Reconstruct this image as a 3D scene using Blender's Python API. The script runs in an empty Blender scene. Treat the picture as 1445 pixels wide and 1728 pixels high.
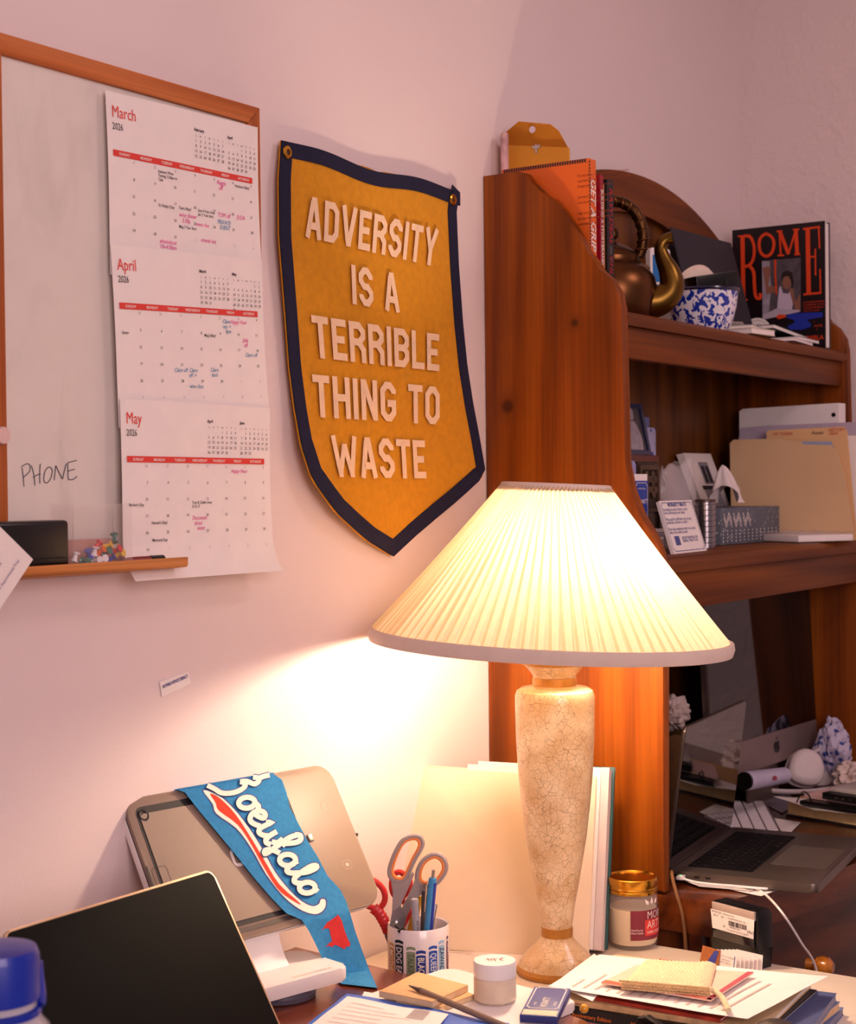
import bpy, bmesh, math, random
from math import sin, cos, pi, radians as rad, sqrt
from mathutils import Vector, Matrix, Euler
from mathutils import noise as mnoise
random.seed(7)
S = bpy.context.scene
COL = S.collection

# ---------------------------------------------------------------- camera, world, light, exposure
FPX, CW, CH = 2750.0, 1445.0, 1728.0
YAW, PIT, ROL = rad(33.75), rad(.85), rad(.63)
CAM = Vector((0, -1.40, 1.424))
_R0 = Vector((sin(YAW), -cos(YAW), 0))
_F = Vector((cos(YAW)*cos(PIT), sin(YAW)*cos(PIT), -sin(PIT)))
_U0 = Vector((cos(YAW)*sin(PIT), sin(YAW)*sin(PIT), cos(PIT)))
_R = _R0*cos(ROL) - _U0*sin(ROL)
_U = _U0*cos(ROL) + _R0*sin(ROL)
cd = bpy.data.cameras.new('camera'); co = bpy.data.objects.new('camera', cd); COL.objects.link(co)
cd.sensor_fit = 'VERTICAL'; cd.sensor_height = 36; cd.sensor_width = 36*CW/CH
cd.lens = FPX/CH*36; cd.clip_start = .05
co.matrix_world = Matrix(((_R.x, _U.x, -_F.x, CAM.x), (_R.y, _U.y, -_F.y, CAM.y), (_R.z, _U.z, -_F.z, CAM.z), (0, 0, 0, 1)))
cd.dof.use_dof = True; cd.dof.focus_distance = 2.22; cd.dof.aperture_fstop = 9
S.camera = co
S.view_settings.view_transform = 'Standard'; S.view_settings.look = 'None'
S.view_settings.gamma = 1; S.view_settings.use_curve_mapping = False
S.view_settings.exposure = 0.0
W = bpy.data.worlds.new('world'); S.world = W; W.use_nodes = True
W.node_tree.nodes['Background'].inputs[0].default_value = (.62, .43, .47, 1)
W.node_tree.nodes['Background'].inputs[1].default_value = .40
LAMP_POWER = 13.0
def area(name, loc, target, size, energy, color):
    d = bpy.data.lights.new(name, 'AREA'); d.shape = 'RECTANGLE'; d.size, d.size_y = size; d.energy = energy; d.color = color
    o = bpy.data.objects.new(name, d); COL.objects.link(o); o.location = loc
    o.rotation_euler = (Vector(target)-Vector(loc)).to_track_quat('-Z', 'Y').to_euler()
    return o
area('window_daylight', (-.1, -2.7, 1.9), (2.3, -.2, 1.5), (1.4, 1.2), 41, (1.0, .745, .75))
area('ceiling_light', (2.35, -1.5, 2.65), (2.2, -1.2, 0), (.5, .5), 8, (1.0, .72, .72))

def ray(px, py):
    return _F + _R*((px-CW/2)/FPX) - _U*((py-CH/2)/FPX)
def P(px, py, **k):
    """the point where the sight line through a photo pixel meets the plane X=, Y= or Z="""
    d = ray(px, py); a, v = list(k.items())[0]; i = 'XYZ'.index(a)
    return CAM + d*((v-CAM[i])/d[i])
def Ppl(px, py, o, n):
    d = ray(px, py); return CAM + d*((Vector(o)-CAM).dot(n)/d.dot(n))

# ---------------------------------------------------------------- materials
def lin(c):
    if isinstance(c, str):
        c = [int(c[i:i+2], 16)/255 for i in (0, 2, 4)]
        c = [x/12.92 if x <= .04045 else ((x+.055)/1.055)**2.4 for x in c]
    return (c[0], c[1], c[2], 1)
_MC = {}
def mat(name, col, rough=.55, metal=0, var=.06, vs=30, bump=0, bs=200, trans=0, ior=1.45, emit=None, es=0, coat=0, alpha=1, sheen=0, spec=.5):
    if name in _MC: return _MC[name]
    m = bpy.data.materials.new(name); m.use_nodes = True; n = m.node_tree.nodes; l = m.node_tree.links
    b = n['Principled BSDF']; c = lin(col)
    tc = n.new('ShaderNodeTexCoord'); nz = n.new('ShaderNodeTexNoise'); nz.inputs['Scale'].default_value = vs; nz.inputs['Detail'].default_value = 3
    l.new(tc.outputs['Object'], nz.inputs['Vector'])
    r = n.new('ShaderNodeValToRGB'); r.color_ramp.elements[0].position = .3; r.color_ramp.elements[1].position = .7
    r.color_ramp.elements[0].color = tuple(x*(1-var) for x in c[:3])+(1,); r.color_ramp.elements[1].color = tuple(min(1, x*(1+var)) for x in c[:3])+(1,)
    l.new(nz.outputs[0], r.inputs[0]); l.new(r.outputs[0], b.inputs['Base Color'])
    b.inputs['Roughness'].default_value = rough; b.inputs['Metallic'].default_value = metal; b.inputs['IOR'].default_value = ior
    b.inputs['Transmission Weight'].default_value = trans; b.inputs['Coat Weight'].default_value = coat; b.inputs['Alpha'].default_value = alpha
    b.inputs['Sheen Weight'].default_value = sheen; b.inputs['Specular IOR Level'].default_value = spec
    if emit: b.inputs['Emission Color'].default_value = lin(emit); b.inputs['Emission Strength'].default_value = es
    if bump:
        n2 = n.new('ShaderNodeTexNoise'); n2.inputs['Scale'].default_value = bs; n2.inputs['Detail'].default_value = 4
        l.new(tc.outputs['Object'], n2.inputs['Vector'])
        bp = n.new('ShaderNodeBump'); bp.inputs['Strength'].default_value = bump; bp.inputs['Distance'].default_value = .002
        l.new(n2.outputs[0], bp.inputs['Height']); l.new(bp.outputs[0], b.inputs['Normal'])
    _MC[name] = m; return m

def wood(name, dark, mid, light, along='Z', across=26, rough=.38, knots=(), coat=.15, streak=1.0):
    if name in _MC: return _MC[name]
    m = bpy.data.materials.new(name); m.use_nodes = True; n = m.node_tree.nodes; l = m.node_tree.links; b = n['Principled BSDF']
    tc = n.new('ShaderNodeTexCoord')
    def mp(a, s):
        q = n.new('ShaderNodeMapping'); q.inputs['Scale'].default_value = tuple(s if c == along else a for c in 'XYZ')
        l.new(tc.outputs['Object'], q.inputs['Vector']); return q
    q1 = mp(across, 1.3); n1 = n.new('ShaderNodeTexNoise'); n1.inputs['Scale'].default_value = 1; n1.inputs['Detail'].default_value = 6; n1.inputs['Distortion'].default_value = .7
    l.new(q1.outputs[0], n1.inputs['Vector'])
    q2 = mp(across*8, 3); n2 = n.new('ShaderNodeTexNoise'); n2.inputs['Scale'].default_value = 1; n2.inputs['Detail'].default_value = 4
    l.new(q2.outputs[0], n2.inputs['Vector'])
    q3 = mp(across*.35, .5); n3 = n.new('ShaderNodeTexWave'); n3.bands_direction = 'DIAGONAL'; n3.inputs['Scale'].default_value = 1.2; n3.inputs['Distortion'].default_value = 7; n3.inputs['Detail'].default_value = 3; n3.inputs['Detail Scale'].default_value = .7
    l.new(q3.outputs[0], n3.inputs['Vector'])
    a1 = n.new('ShaderNodeMath'); a1.operation = 'MULTIPLY_ADD'; a1.inputs[1].default_value = .75; l.new(n1.outputs[0], a1.inputs[0])
    a2 = n.new('ShaderNodeMath'); a2.operation = 'MULTIPLY'; a2.inputs[1].default_value = .25; l.new(n3.outputs[1], a2.inputs[0]); l.new(a2.outputs[0], a1.inputs[2])
    r = n.new('ShaderNodeValToRGB'); e = r.color_ramp.elements; e[0].position = .3; e[0].color = lin(dark); e[1].position = .72; e[1].color = lin(light)
    k = r.color_ramp.elements.new(.5); k.color = lin(mid); l.new(a1.outputs[0], r.inputs[0])
    mr = n.new('ShaderNodeMapRange'); mr.inputs[1].default_value = .3; mr.inputs[2].default_value = .7; mr.inputs[3].default_value = 1-.22*streak; mr.inputs[4].default_value = 1+.1*streak
    l.new(n2.outputs[0], mr.inputs[0])
    mx = n.new('ShaderNodeMixRGB'); mx.blend_type = 'MULTIPLY'; mx.inputs[0].default_value = 1; l.new(r.outputs[0], mx.inputs[1]); l.new(mr.outputs[0], mx.inputs[2])
    out = mx.outputs[0]
    for (kp, kr) in knots:
        s = n.new('ShaderNodeVectorMath'); s.operation = 'SUBTRACT'; s.inputs[1].default_value = kp; l.new(tc.outputs['Object'], s.inputs[0])
        ln = n.new('ShaderNodeVectorMath'); ln.operation = 'LENGTH'; l.new(s.outputs[0], ln.inputs[0])
        for (r0, r1, fac) in ((kr*.35, kr*.75, .93), (kr*.8, kr*1.9, .4)):
            q = n.new('ShaderNodeMapRange'); q.inputs[1].default_value = r0; q.inputs[2].default_value = r1; q.inputs[3].default_value = fac; q.inputs[4].default_value = 0
            l.new(ln.outputs[1], q.inputs[0])
            x = n.new('ShaderNodeMixRGB'); l.new(q.outputs[0], x.inputs[0]); l.new(out, x.inputs[1]); x.inputs[2].default_value = tuple(v*.12 for v in lin(dark)[:3])+(1,) if fac > .5 else lin(dark)
            out = x.outputs[0]
    l.new(out, b.inputs['Base Color']); b.inputs['Roughness'].default_value = rough; b.inputs['Specular IOR Level'].default_value = .22; b.inputs['Coat Weight'].default_value = coat; b.inputs['Coat Roughness'].default_value = .25
    bp = n.new('ShaderNodeBump'); bp.inputs['Strength'].default_value = .12; bp.inputs['Distance'].default_value = .001; l.new(n2.outputs[0], bp.inputs['Height']); l.new(bp.outputs[0], b.inputs['Normal'])
    _MC[name] = m; return m

# ---------------------------------------------------------------- objects
def tag(o, label=None, cat=None, group=None, kind=None):
    for k, v in (('label', label), ('category', cat), ('group', group), ('kind', kind)):
        if v: o[k] = v
    return o
def thing(name, label, cat, loc=(0, 0, 0), rot=(0, 0, 0), group=None):
    o = bpy.data.objects.new(name, None); COL.objects.link(o); o.empty_display_size = .03
    o.location = loc; o.rotation_euler = rot
    o.matrix_world = Matrix.Translation(Vector(loc)) @ Euler(rot).to_matrix().to_4x4()
    tag(o, label, cat, group); return o
_WM = {}
def wm(o):
    return _WM.get(o.name) or o.matrix_world.copy()
def put(name, mb, m, parent=None, label=None, world=True, smooth=30, sub=0, loc=None):
    """link a mesh; world=True: built in world coordinates, moved into the parent's own frame"""
    me = bpy.data.meshes.new(name); bm = mb.bm
    bmesh.ops.recalc_face_normals(bm, faces=bm.faces) if mb.recalc else None
    if parent is not None and world: bm.transform(wm(parent).inverted())
    if loc is not None and parent is None: bm.transform(Matrix.Translation(-Vector(loc)))
    if smooth:
        for f in bm.faces: f.smooth = True
        for e in bm.edges:
            if len(e.link_faces) == 2 and e.calc_face_angle(0) > rad(smooth): e.smooth = False
    bm.to_mesh(me); bm.free()
    for x in (m if isinstance(m, (list, tuple)) else [m]): me.materials.append(x)
    o = bpy.data.objects.new(name, me); COL.objects.link(o)
    if loc is not None and parent is None: o.location = loc
    if parent is not None:
        o.parent = parent; _WM[o.name] = wm(parent)
    if label: o['label'] = label
    if sub:
        md = o.modifiers.new('sub', 'SUBSURF'); md.levels = md.render_levels = sub
    return o

class MB:
    def __init__(s): s.bm = bmesh.new(); s.mi = 0; s.recalc = True
    def add(s, b2, M=None, fn=None):
        if M is not None: b2.transform(M)
        vs = {}
        for v in b2.verts:
            vs[v] = s.bm.verts.new(fn(v.co) if fn else v.co)
        for f in b2.faces:
            try: g = s.bm.faces.new([vs[v] for v in f.verts]); g.material_index = s.mi
            except ValueError: pass
        b2.free(); return s
    def poly(s, pts):
        f = s.bm.faces.new([s.bm.verts.new(Vector(p)) for p in pts]); f.material_index = s.mi; return s
    def box(s, c, size, rot=None, bev=0, seg=2, M=None):
        b = bmesh.new(); bmesh.ops.create_cube(b, size=1); b.transform(Matrix.Diagonal((*size, 1)))
        if bev: bmesh.ops.bevel(b, geom=b.edges[:], offset=bev, segments=seg, affect='EDGES', profile=.5)
        T = Matrix.Translation(Vector(c))
        if rot is not None: T = T @ (Euler(rot).to_matrix().to_4x4() if not isinstance(rot, Matrix) else rot.to_4x4())
        return s.add(b, (M @ T) if M is not None else T)
    def prism(s, poly, h0, h1, fn=None, M=None, bev=0, seg=2):
        """poly (x,y) extruded h0..h1 along z, then mapped by fn or M"""
        b = bmesh.new(); lo = [b.verts.new((x, y, h0)) for x, y in poly]; hi = [b.verts.new((x, y, h1)) for x, y in poly]; n = len(poly)
        b.faces.new(lo[::-1]); b.faces.new(hi)
        for i in range(n): b.faces.new((lo[i], lo[(i+1) % n], hi[(i+1) % n], hi[i]))
        if bev:
            es = [e for e in b.edges if abs(e.verts[0].co.z-e.verts[1].co.z) < 1e-9]
            bmesh.ops.bevel(b, geom=es, offset=bev, segments=seg, affect='EDGES', profile=.5)
        return s.add(b, M, fn)
    def lathe(s, prof, n=48, M=None, fn=None):
        b = bmesh.new(); rings = []
        for r, z in prof:
            rings.append([b.verts.new((0, 0, z))] if r < 1e-6 else [b.verts.new((r*cos(2*pi*i/n), r*sin(2*pi*i/n), z)) for i in range(n)])
        for A, B in zip(rings, rings[1:]):
            for i in range(n):
                j = (i+1) % n
                if len(A) == 1 and len(B) == 1: continue
                if len(A) == 1: b.faces.new((A[0], B[i], B[j]))
                elif len(B) == 1: b.faces.new((A[i], A[j], B[0]))
                else: b.faces.new((A[i], A[j], B[j], B[i]))
        return s.add(b, M, fn)
    def tube(s, pts, r, n=10, closed=False, M=None, flat=1.0):
        pts = [Vector(p) for p in pts]; N = len(pts); rr = r if isinstance(r, (list, tuple)) else [r]*N
        b = bmesh.new(); rings = []; up = None
        for i, p in enumerate(pts):
            a = pts[(i-1) % N] if closed or i > 0 else p; c = pts[(i+1) % N] if closed or i < N-1 else p
            t = (c-a).normalized() if (c-a).length > 1e-9 else Vector((0, 0, 1))
            if up is None: up = Vector((0, 0, 1)) if abs(t.z) < .9 else Vector((1, 0, 0))
            x = (up - t*up.dot(t)).normalized(); y = t.cross(x); up = x
            rings.append([b.verts.new(p + (x*cos(2*pi*k/n) + y*sin(2*pi*k/n)*flat)*rr[i]) for k in range(n)])
        for i in range(N if closed else N-1):
            A, B = rings[i], rings[(i+1) % N]
            for k in range(n): b.faces.new((A[k], A[(k+1) % n], B[(k+1) % n], B[k]))
        if not closed: b.faces.new(rings[0][::-1]); b.faces.new(rings[-1])
        return s.add(b, M)
    def grid(s, fn, nu, nv, th=0):
        """surface fn(u,v) -> point; th>0 gives it thickness along its normal"""
        b = bmesh.new(); G = [[b.verts.new(fn(i/nu, j/nv)) for i in range(nu+1)] for j in range(nv+1)]
        for j in range(nv):
            for i in range(nu):
                q = [G[j][i], G[j][i+1], G[j+1][i+1], G[j+1][i]]
                try: b.faces.new(q)
                except ValueError: pass
        if th:
            bmesh.ops.recalc_face_normals(b, faces=b.faces)
            bmesh.ops.solidify(b, geom=b.faces[:], thickness=th)
        return s.add(b)
    def ribbon(s, pts, w, fn, closed=False, h=0, th=0, ext=0, ramp=0):
        """flat mitred stroke along 2D pts, width w (number or list), mapped by fn(x,y,h)"""
        pts = [Vector(p) for p in pts]; N = len(pts)
        ww = w if isinstance(w, (list, tuple)) else [w]*N
        if ext and not closed:
            d = (pts[0]-pts[1]).normalized(); pts[0] = pts[0]+d*ext
            d = (pts[-1]-pts[-2]).normalized(); pts[-1] = pts[-1]+d*ext
        L, R = [], []
        for i in range(N):
            a = pts[(i-1) % N] if closed or i > 0 else None; c = pts[(i+1) % N] if closed or i < N-1 else None
            d1 = (pts[i]-a).normalized() if a is not None else None; d2 = (c-pts[i]).normalized() if c is not None else None
            if d1 is None: d1 = d2
            if d2 is None: d2 = d1
            n1 = Vector((-d1.y, d1.x)); n2 = Vector((-d2.y, d2.x)); q = n1+n2
            q = q.normalized() if q.length > 1e-6 else n1
            k = min(1/max(q.dot(n1), .3), 1.9)*ww[i]/2
            L.append(pts[i]+q*k); R.append(pts[i]-q*k)
        b = bmesh.new()
        def layer(hh): return [b.verts.new(fn(p.x, p.y, hh+ramp*i)) for i, p in enumerate(L)], [b.verts.new(fn(p.x, p.y, hh+ramp*i)) for i, p in enumerate(R)]
        l1, r1 = layer(h+th); rng = range(N if closed else N-1)
        for i in rng: b.faces.new((l1[i], r1[i], r1[(i+1) % N], l1[(i+1) % N]))
        if th:
            l0, r0 = layer(h)
            for i in rng:
                j = (i+1) % N; b.faces.new((l0[i], l1[i], l1[j], l0[j])); b.faces.new((r1[i], r0[i], r0[j], r1[j]))
        return s.add(b)
    def text(s, txt, x, y, size, fn, align='LEFT', sx=1.0, bold=0, shear=0, h=.0004, rot=0, space=1.0, lines=1.0):
        me = text_mesh(txt, align, bold, shear, space, lines); vs = []
        cr, sr = cos(rot), sin(rot)
        for v in me.vertices:
            a, b_ = v.co.x*size*sx, v.co.y*size
            vs.append(s.bm.verts.new(fn(x+a*cr-b_*sr, y+a*sr+b_*cr, h)))
        for p in me.polygons:
            try: f = s.bm.faces.new([vs[i] for i in p.vertices]); f.material_index = s.mi
            except ValueError: pass
        return s
    def flatpoly(s, pts, fn, h=0, th=0):
        if th: return s.prism(pts, h, h+th, fn=lambda c: fn(c.x, c.y, c.z))
        return s.poly([fn(x, y, h) for x, y in pts])
_TC = {}
def text_mesh(t, align, bold, shear, space, lines):
    k = (t, align, bold, shear, space, lines)
    if k not in _TC:
        c = bpy.data.curves.new('t', 'FONT'); c.body = t; c.size = 1; c.align_x = align; c.offset = bold; c.shear = shear; c.resolution_u = 2
        c.space_character = space; c.space_line = lines; c.fill_mode = 'FRONT'
        o = bpy.data.objects.new('t', c); _TC[k] = bpy.data.meshes.new_from_object(o)
        bpy.data.objects.remove(o); bpy.data.curves.remove(c)
    return _TC[k]
class Fr:
    """flat frame: origin, x axis, y axis (orthonormalised); call with (x, y, h) in metres"""
    def __init__(s, o, x, y=None):
        s.o = Vector(o); s.x = Vector(x).normalized(); y = Vector(y if y is not None else (0, 0, 1)); s.y = (y - s.x*y.dot(s.x)).normalized(); s.n = s.x.cross(s.y)
    def __call__(s, x, y, h=0): return s.o + s.x*x + s.y*y + s.n*h
    def c(s, v): return s(v.x, v.y, v.z)
    def mat(s): return Matrix(((s.x.x, s.y.x, s.n.x, s.o.x), (s.x.y, s.y.y, s.n.y, s.o.y), (s.x.z, s.y.z, s.n.z, s.o.z), (0, 0, 0, 1)))
    def off(s, x, y, h=0): return Fr(s(x, y, h), s.x, s.y)
def rrect(w, h, r, n=5, x0=0, y0=0):
    out = []
    for cx, cy, a in ((w-r, h-r, 0), (r, h-r, 90), (r, r, 180), (w-r, r, 270)):
        for i in range(n+1):
            t = rad(a+90*i/n); out.append((x0+cx+r*cos(t), y0+cy+r*sin(t)))
    return out
def rect(w, h, x0=0, y0=0): return [(x0, y0), (x0+w, y0), (x0+w, y0+h), (x0, y0+h)]
def circ(cx, cy, r, n=24, ry=None): return [(cx+r*cos(2*pi*i/n), cy+(ry or r)*sin(2*pi*i/n)) for i in range(n)]
def smooth_path(pts, n=6, closed=False):
    pts = [Vector(p) for p in pts]; N = len(pts); out = []
    for i in range(N if closed else N-1):
        g = (lambda k: pts[k % N]) if closed else (lambda k: pts[max(0, min(N-1, k))])
        a, b, c, d = g(i-1), g(i), g(i+1), g(i+2)
        for j in range(n):
            t = j/n
            out.append(.5*((2*b)+(c-a)*t+(2*a-5*b+4*c-d)*t*t+(3*b-a-3*c+d)*t**3))
    if not closed: out.append(pts[-1])
    return out
def paper_ball(center, r, seed, scale=(1, 1, 1), n=60, rough=.10):
    rg = random.Random(seed); pl = []
    for i in range(n):
        d = Vector((rg.gauss(0, 1), rg.gauss(0, 1), rg.gauss(0, 1))).normalized(); pl.append((d, rg.uniform(.62, 1.0)))
    b = bmesh.new(); bmesh.ops.create_icosphere(b, subdivisions=5, radius=1)
    for v in b.verts:
        p = v.co.normalized(); m = 1.25
        for d, k in pl:
            c = d.dot(p)
            if c > .2: m = min(m, k/c)
        m += rough*mnoise.noise(p*3+Vector((seed, 0, 0))) - .22*max(0, .12-abs(mnoise.noise(p*2.2+Vector((0, seed, 1)))))/.12
        v.co = Vector((p.x*scale[0], p.y*scale[1], p.z*scale[2]))*r*m
    zm = min(v.co.z for v in b.verts); mb = MB(); mb.add(b, Matrix.Translation(Vector(center)-Vector((0, 0, zm)))); return mb
def loft(mb, outline, rings, fn):
    """stack of scaled copies of an outline: rings = [(scale, height)...], ends closed"""
    b = bmesh.new(); R_ = [[b.verts.new(fn(x*s_, y*s_, h)) for x, y in outline] for s_, h in rings]; n = len(outline)
    for A, B in zip(R_, R_[1:]):
        for i in range(n): b.faces.new((A[i], A[(i+1) % n], B[(i+1) % n], B[i]))
    b.faces.new(R_[0][::-1]); b.faces.new(R_[-1]); return mb.add(b)
def crumple(center, r, seed, squash=.8, amp=.45, sub=4, M=None):
    mb = MB(); b = bmesh.new(); bmesh.ops.create_icosphere(b, subdivisions=sub, radius=1)
    o = Vector((seed*3.7, seed*1.3, seed*2.1))
    for v in b.verts:
        p = v.co.normalized(); a = mnoise.noise(p*1.6+o); c = abs(mnoise.noise(p*3.3+o*2)); e = abs(mnoise.noise(p*7+o))
        v.co = p*r*(1+amp*a - amp*.9*c - amp*.35*e); v.co.z *= squash
    zm = min(v.co.z for v in b.verts)
    T = Matrix.Translation(Vector(center)-Vector((0, 0, zm))); mb.add(b, T if M is None else T @ M); return mb

# common materials
PAPER = mat('white_paper', 'EFE6E2', .8, var=.02); WHITEP = mat('white_plastic', 'EDE6E4', .35, var=.02)
BLACKP = mat('black_plastic', '0B0A0C', .3, var=.1); INK = mat('dark_ink', '2A242C', .7); REDINK = mat('red_ink', 'D8322E', .7)
BLUEINK = mat('blue_ink', '2A3A86', .7); PINKINK = mat('pink_marker', 'E0249A', .7); TEALINK = mat('teal_marker', '2C86B4', .7)
ALU = mat('brushed_aluminium', 'B9AFAE', .38, .85, var=.03); GOLD = mat('gold_metal', 'D9A13C', .22, 1, var=.05); STEEL = mat('steel', 'B8B4B4', .25, 1)
LABELW = mat('label_white_ink', 'F0E4DC', .6, var=.02); GREYINK = mat('grey_ink', '8A8088', .7)
# ================================================================ setting
XB = 3.326
def structure(name, mb, m):
    o = put(name, mb, m, smooth=0); o['kind'] = 'structure'; return o
WALLM = mat('painted_wall', 'E3D3D2', .6, var=.012, vs=6, bump=.12, bs=350)
def stucco():
    m = bpy.data.materials.new('stucco_wall'); m.use_nodes = True; n = m.node_tree.nodes; l = m.node_tree.links; b = n['Principled BSDF']
    b.inputs['Base Color'].default_value = lin('DDCCCB'); b.inputs['Roughness'].default_value = .75
    tc = n.new('ShaderNodeTexCoord'); a = n.new('ShaderNodeTexNoise'); a.inputs['Scale'].default_value = 95; a.inputs['Detail'].default_value = 3
    c = n.new('ShaderNodeTexNoise'); c.inputs['Scale'].default_value = 32; c.inputs['Detail'].default_value = 2
    r = n.new('ShaderNodeValToRGB'); r.color_ramp.elements[0].position = .48; r.color_ramp.elements[1].position = .68
    ad = n.new('ShaderNodeMath'); ad.operation = 'ADD'; bp = n.new('ShaderNodeBump'); bp.inputs['Strength'].default_value = .5; bp.inputs['Distance'].default_value = .002
    for x in (a, c): l.new(tc.outputs['Object'], x.inputs['Vector'])
    l.new(c.outputs[0], r.inputs[0]); l.new(r.outputs[0], ad.inputs[0]); l.new(a.outputs[0], ad.inputs[1]); l.new(ad.outputs[0], bp.inputs['Height']); l.new(bp.outputs[0], b.inputs['Normal'])
    return m
b = MB(); b.box((1.3, .05, 1.35), (4.15, .1, 2.7)); structure('wall_left', b, WALLM)
b = MB(); b.box((XB+.05, -1.4, 1.35), (.1, 2.8, 2.7)); structure('wall_right', b, stucco())
b = MB(); b.box((1.3, -1.35, -.025), (4.15, 2.9, .05)); structure('floor', b, wood('floor_boards', '5A3A22', '7A5230', '8E6540', 'X', 12))
b = MB(); b.box((1.3, -1.35, 2.725), (4.15, 2.9, .05)); structure('ceiling', b, mat('ceiling_paint', 'E6DAD6', .8, var=.01))

# ---------------------------------------------------------------- hutch
XP = 2.265; XR = 3.285; TH = .022
PROF = [(y if y > -.05 else y+.0095*min(1, (-y-.05)/.12), z) for y, z in [(0, .80), (-.322, .80), (-.324, 1.17), (-.3225, 1.32), (-.312, 1.345), (-.288, 1.378), (-.268, 1.415), (-.2586, 1.46), (-.258, 1.70), (-.2555, 1.722), (-.241, 1.745),
        (-.222, 1.76), (-.208, 1.775), (-.2003, 1.79), (-.190, 1.812), (-.1746, 1.8336), (-.157, 1.860), (-.1379, 1.8793), (-.118, 1.889), (-.1004, 1.8994), (-.092, 1.912), (-.083, 1.926), (-.0646, 1.931), (0, 1.931)]]
KN = [(Vector(P(857, 686, X=XP)), .019), (Vector(P(970, 545, X=XP)), .011)]
HL = thing('hutch', 'orange-brown pine hutch with curved sides standing on the desk in the corner', 'hutch', (XP, -.15, .796))
base = Vector((XP, -.15, .796))
PINE = wood('stained_pine_upright', '642D03', '823D05', '924B0B', 'Z', 20, .5, [(tuple(k-base), r) for k, r in KN], coat=.05)
PINEX = wood('stained_pine_lengthwise', '5A2A06', '703608', '7E420C', 'X', 20, .5, coat=.05)
PINEY = wood('stained_pine_depthwise', '5A2A06', '703608', '7E420C', 'Y', 20, .5, coat=.05)
PINEB = wood('pine_backboard', '4C2606', '6C3A09', '7E480F', 'Z', 16, .5)
for nm, x0 in (('side_panel', XP), ('side_panel', XR)):
    b = MB(); b.prism([(y, z) for y, z in PROF], 0, TH, fn=lambda c: Vector((x0+c.z, c.x-.001, c.y)), bev=.004); put(nm, b, PINE, HL)
def board(y0, zt, th, ap0, ap1, apz):
    prof = [(-.012, zt-th), (y0+.004, zt-th), (y0, zt-th*.7), (y0-.001, zt-th*.4), (y0+.004, zt-.003), (y0+.012, zt), (-.012, zt)]
    b = MB(); b.prism(prof, XP+TH, XR, fn=lambda c: Vector((c.z, c.x, c.y))); put('shelf', b, PINEX, HL)
    b = MB(); b.box(((XP+TH+XR)/2, ap0, (zt-th+apz)/2), (XR-XP-TH, .018, zt-th-apz), bev=.002); put('shelf_apron', b, PINEX, HL)
board(-.2505, 1.697, .022, -.230, 0, 1.6245)
board(-.310, 1.312, .026, -.289, 0, 1.2255)
# arched crest with a shallower recess inside
def archz(x, c, top, half, side): t = (x-c)/half; return side+(top-side)*max(0, 1-abs(t)**2.1)
b = MB(); xs = [XP+TH+(XR-XP-TH)*i/40 for i in range(41)]; cx = (XP+TH+XR)/2
pl = [(x, archz(x, cx, 2.008, .52, 1.845)) for x in xs]+[(x, archz(x, cx, 1.935, .47, 1.735)) for x in xs[::-1]]
b.prism(pl, 0, .015, fn=lambda c: Vector((c.x, -.027+c.z, c.y)))
put('crest_rail', b, PINEX, HL, smooth=40)
b = MB(); pl = [(XP+TH, .80)]+[(XR, .80)]+[(x, archz(x, cx, 1.985, .50, 1.83)) for x in xs[::-1]]
b.prism(pl, 0, .009, fn=lambda c: Vector((c.x, -.0115+c.z, c.y))); put('back_panel', b, PINEB, HL)

# ---------------------------------------------------------------- desk below the hutch
DK = thing('corner_desk', 'reddish-brown wooden desk with bowed front and round knob under the hutch', 'desk', (2.78, -.25, 0))
def frontY(x):
    t = (x-XP)/(XR-XP); return -.405-.075*sin(min(1, t*1.35)*pi*.62)-.03*sin(t*pi)
fx = [XP+(XR-XP+.03)*i/24 for i in range(25)]
b = MB(); b.prism([(XP, -.004), (XP, -.39)]+[(x, frontY(x)) for x in fx]+[(XR+.03, -.004)], .742, .796, fn=lambda c: c.copy(), bev=.012, seg=3)
put('desk_top', b, wood('desk_top_wood', '3E1808', '5E2A0E', '733814', 'X', 18, .22, coat=.5), DK)
DW = wood('desk_side_wood', '4A2009', '6E3610', '854819', 'Z', 20, .3, coat=.3)
b = MB(); b.box((XP+.03, -.2, .37), (.025, .38, .74)); put('side_panel', b, DW, DK)
b = MB(); b.box((XR, -.2, .37), (.025, .38, .74)); put('side_panel', b, DW, DK)
b = MB(); b.prism([(x, frontY(x)+.03) for x in fx]+[(x, frontY(x)+.05) for x in fx[::-1]], .3, .742, fn=lambda c: c.copy())
dr = put('drawer_front', b, wood('drawer_wood', '331306', '4A1E0A', '5C2A10', 'X', 18, .3, coat=.3), DK)
kp = P(1398, 1632, Y=-.505)
b = MB(); b.lathe([(0, 0), (.009, 0), (.008, .012), (.013, .016), (.0165, .026), (.015, .036), (.008, .043), (0, .044)], 24, M=Matrix.Translation(kp+Vector((0, .035, 0))) @ Matrix.Rotation(rad(90), 4, 'X'))
put('knob', b, wood('knob_wood', '8A4812', 'B06A22', 'C88232', 'Z', 30, .15, coat=.8), dr)
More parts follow.
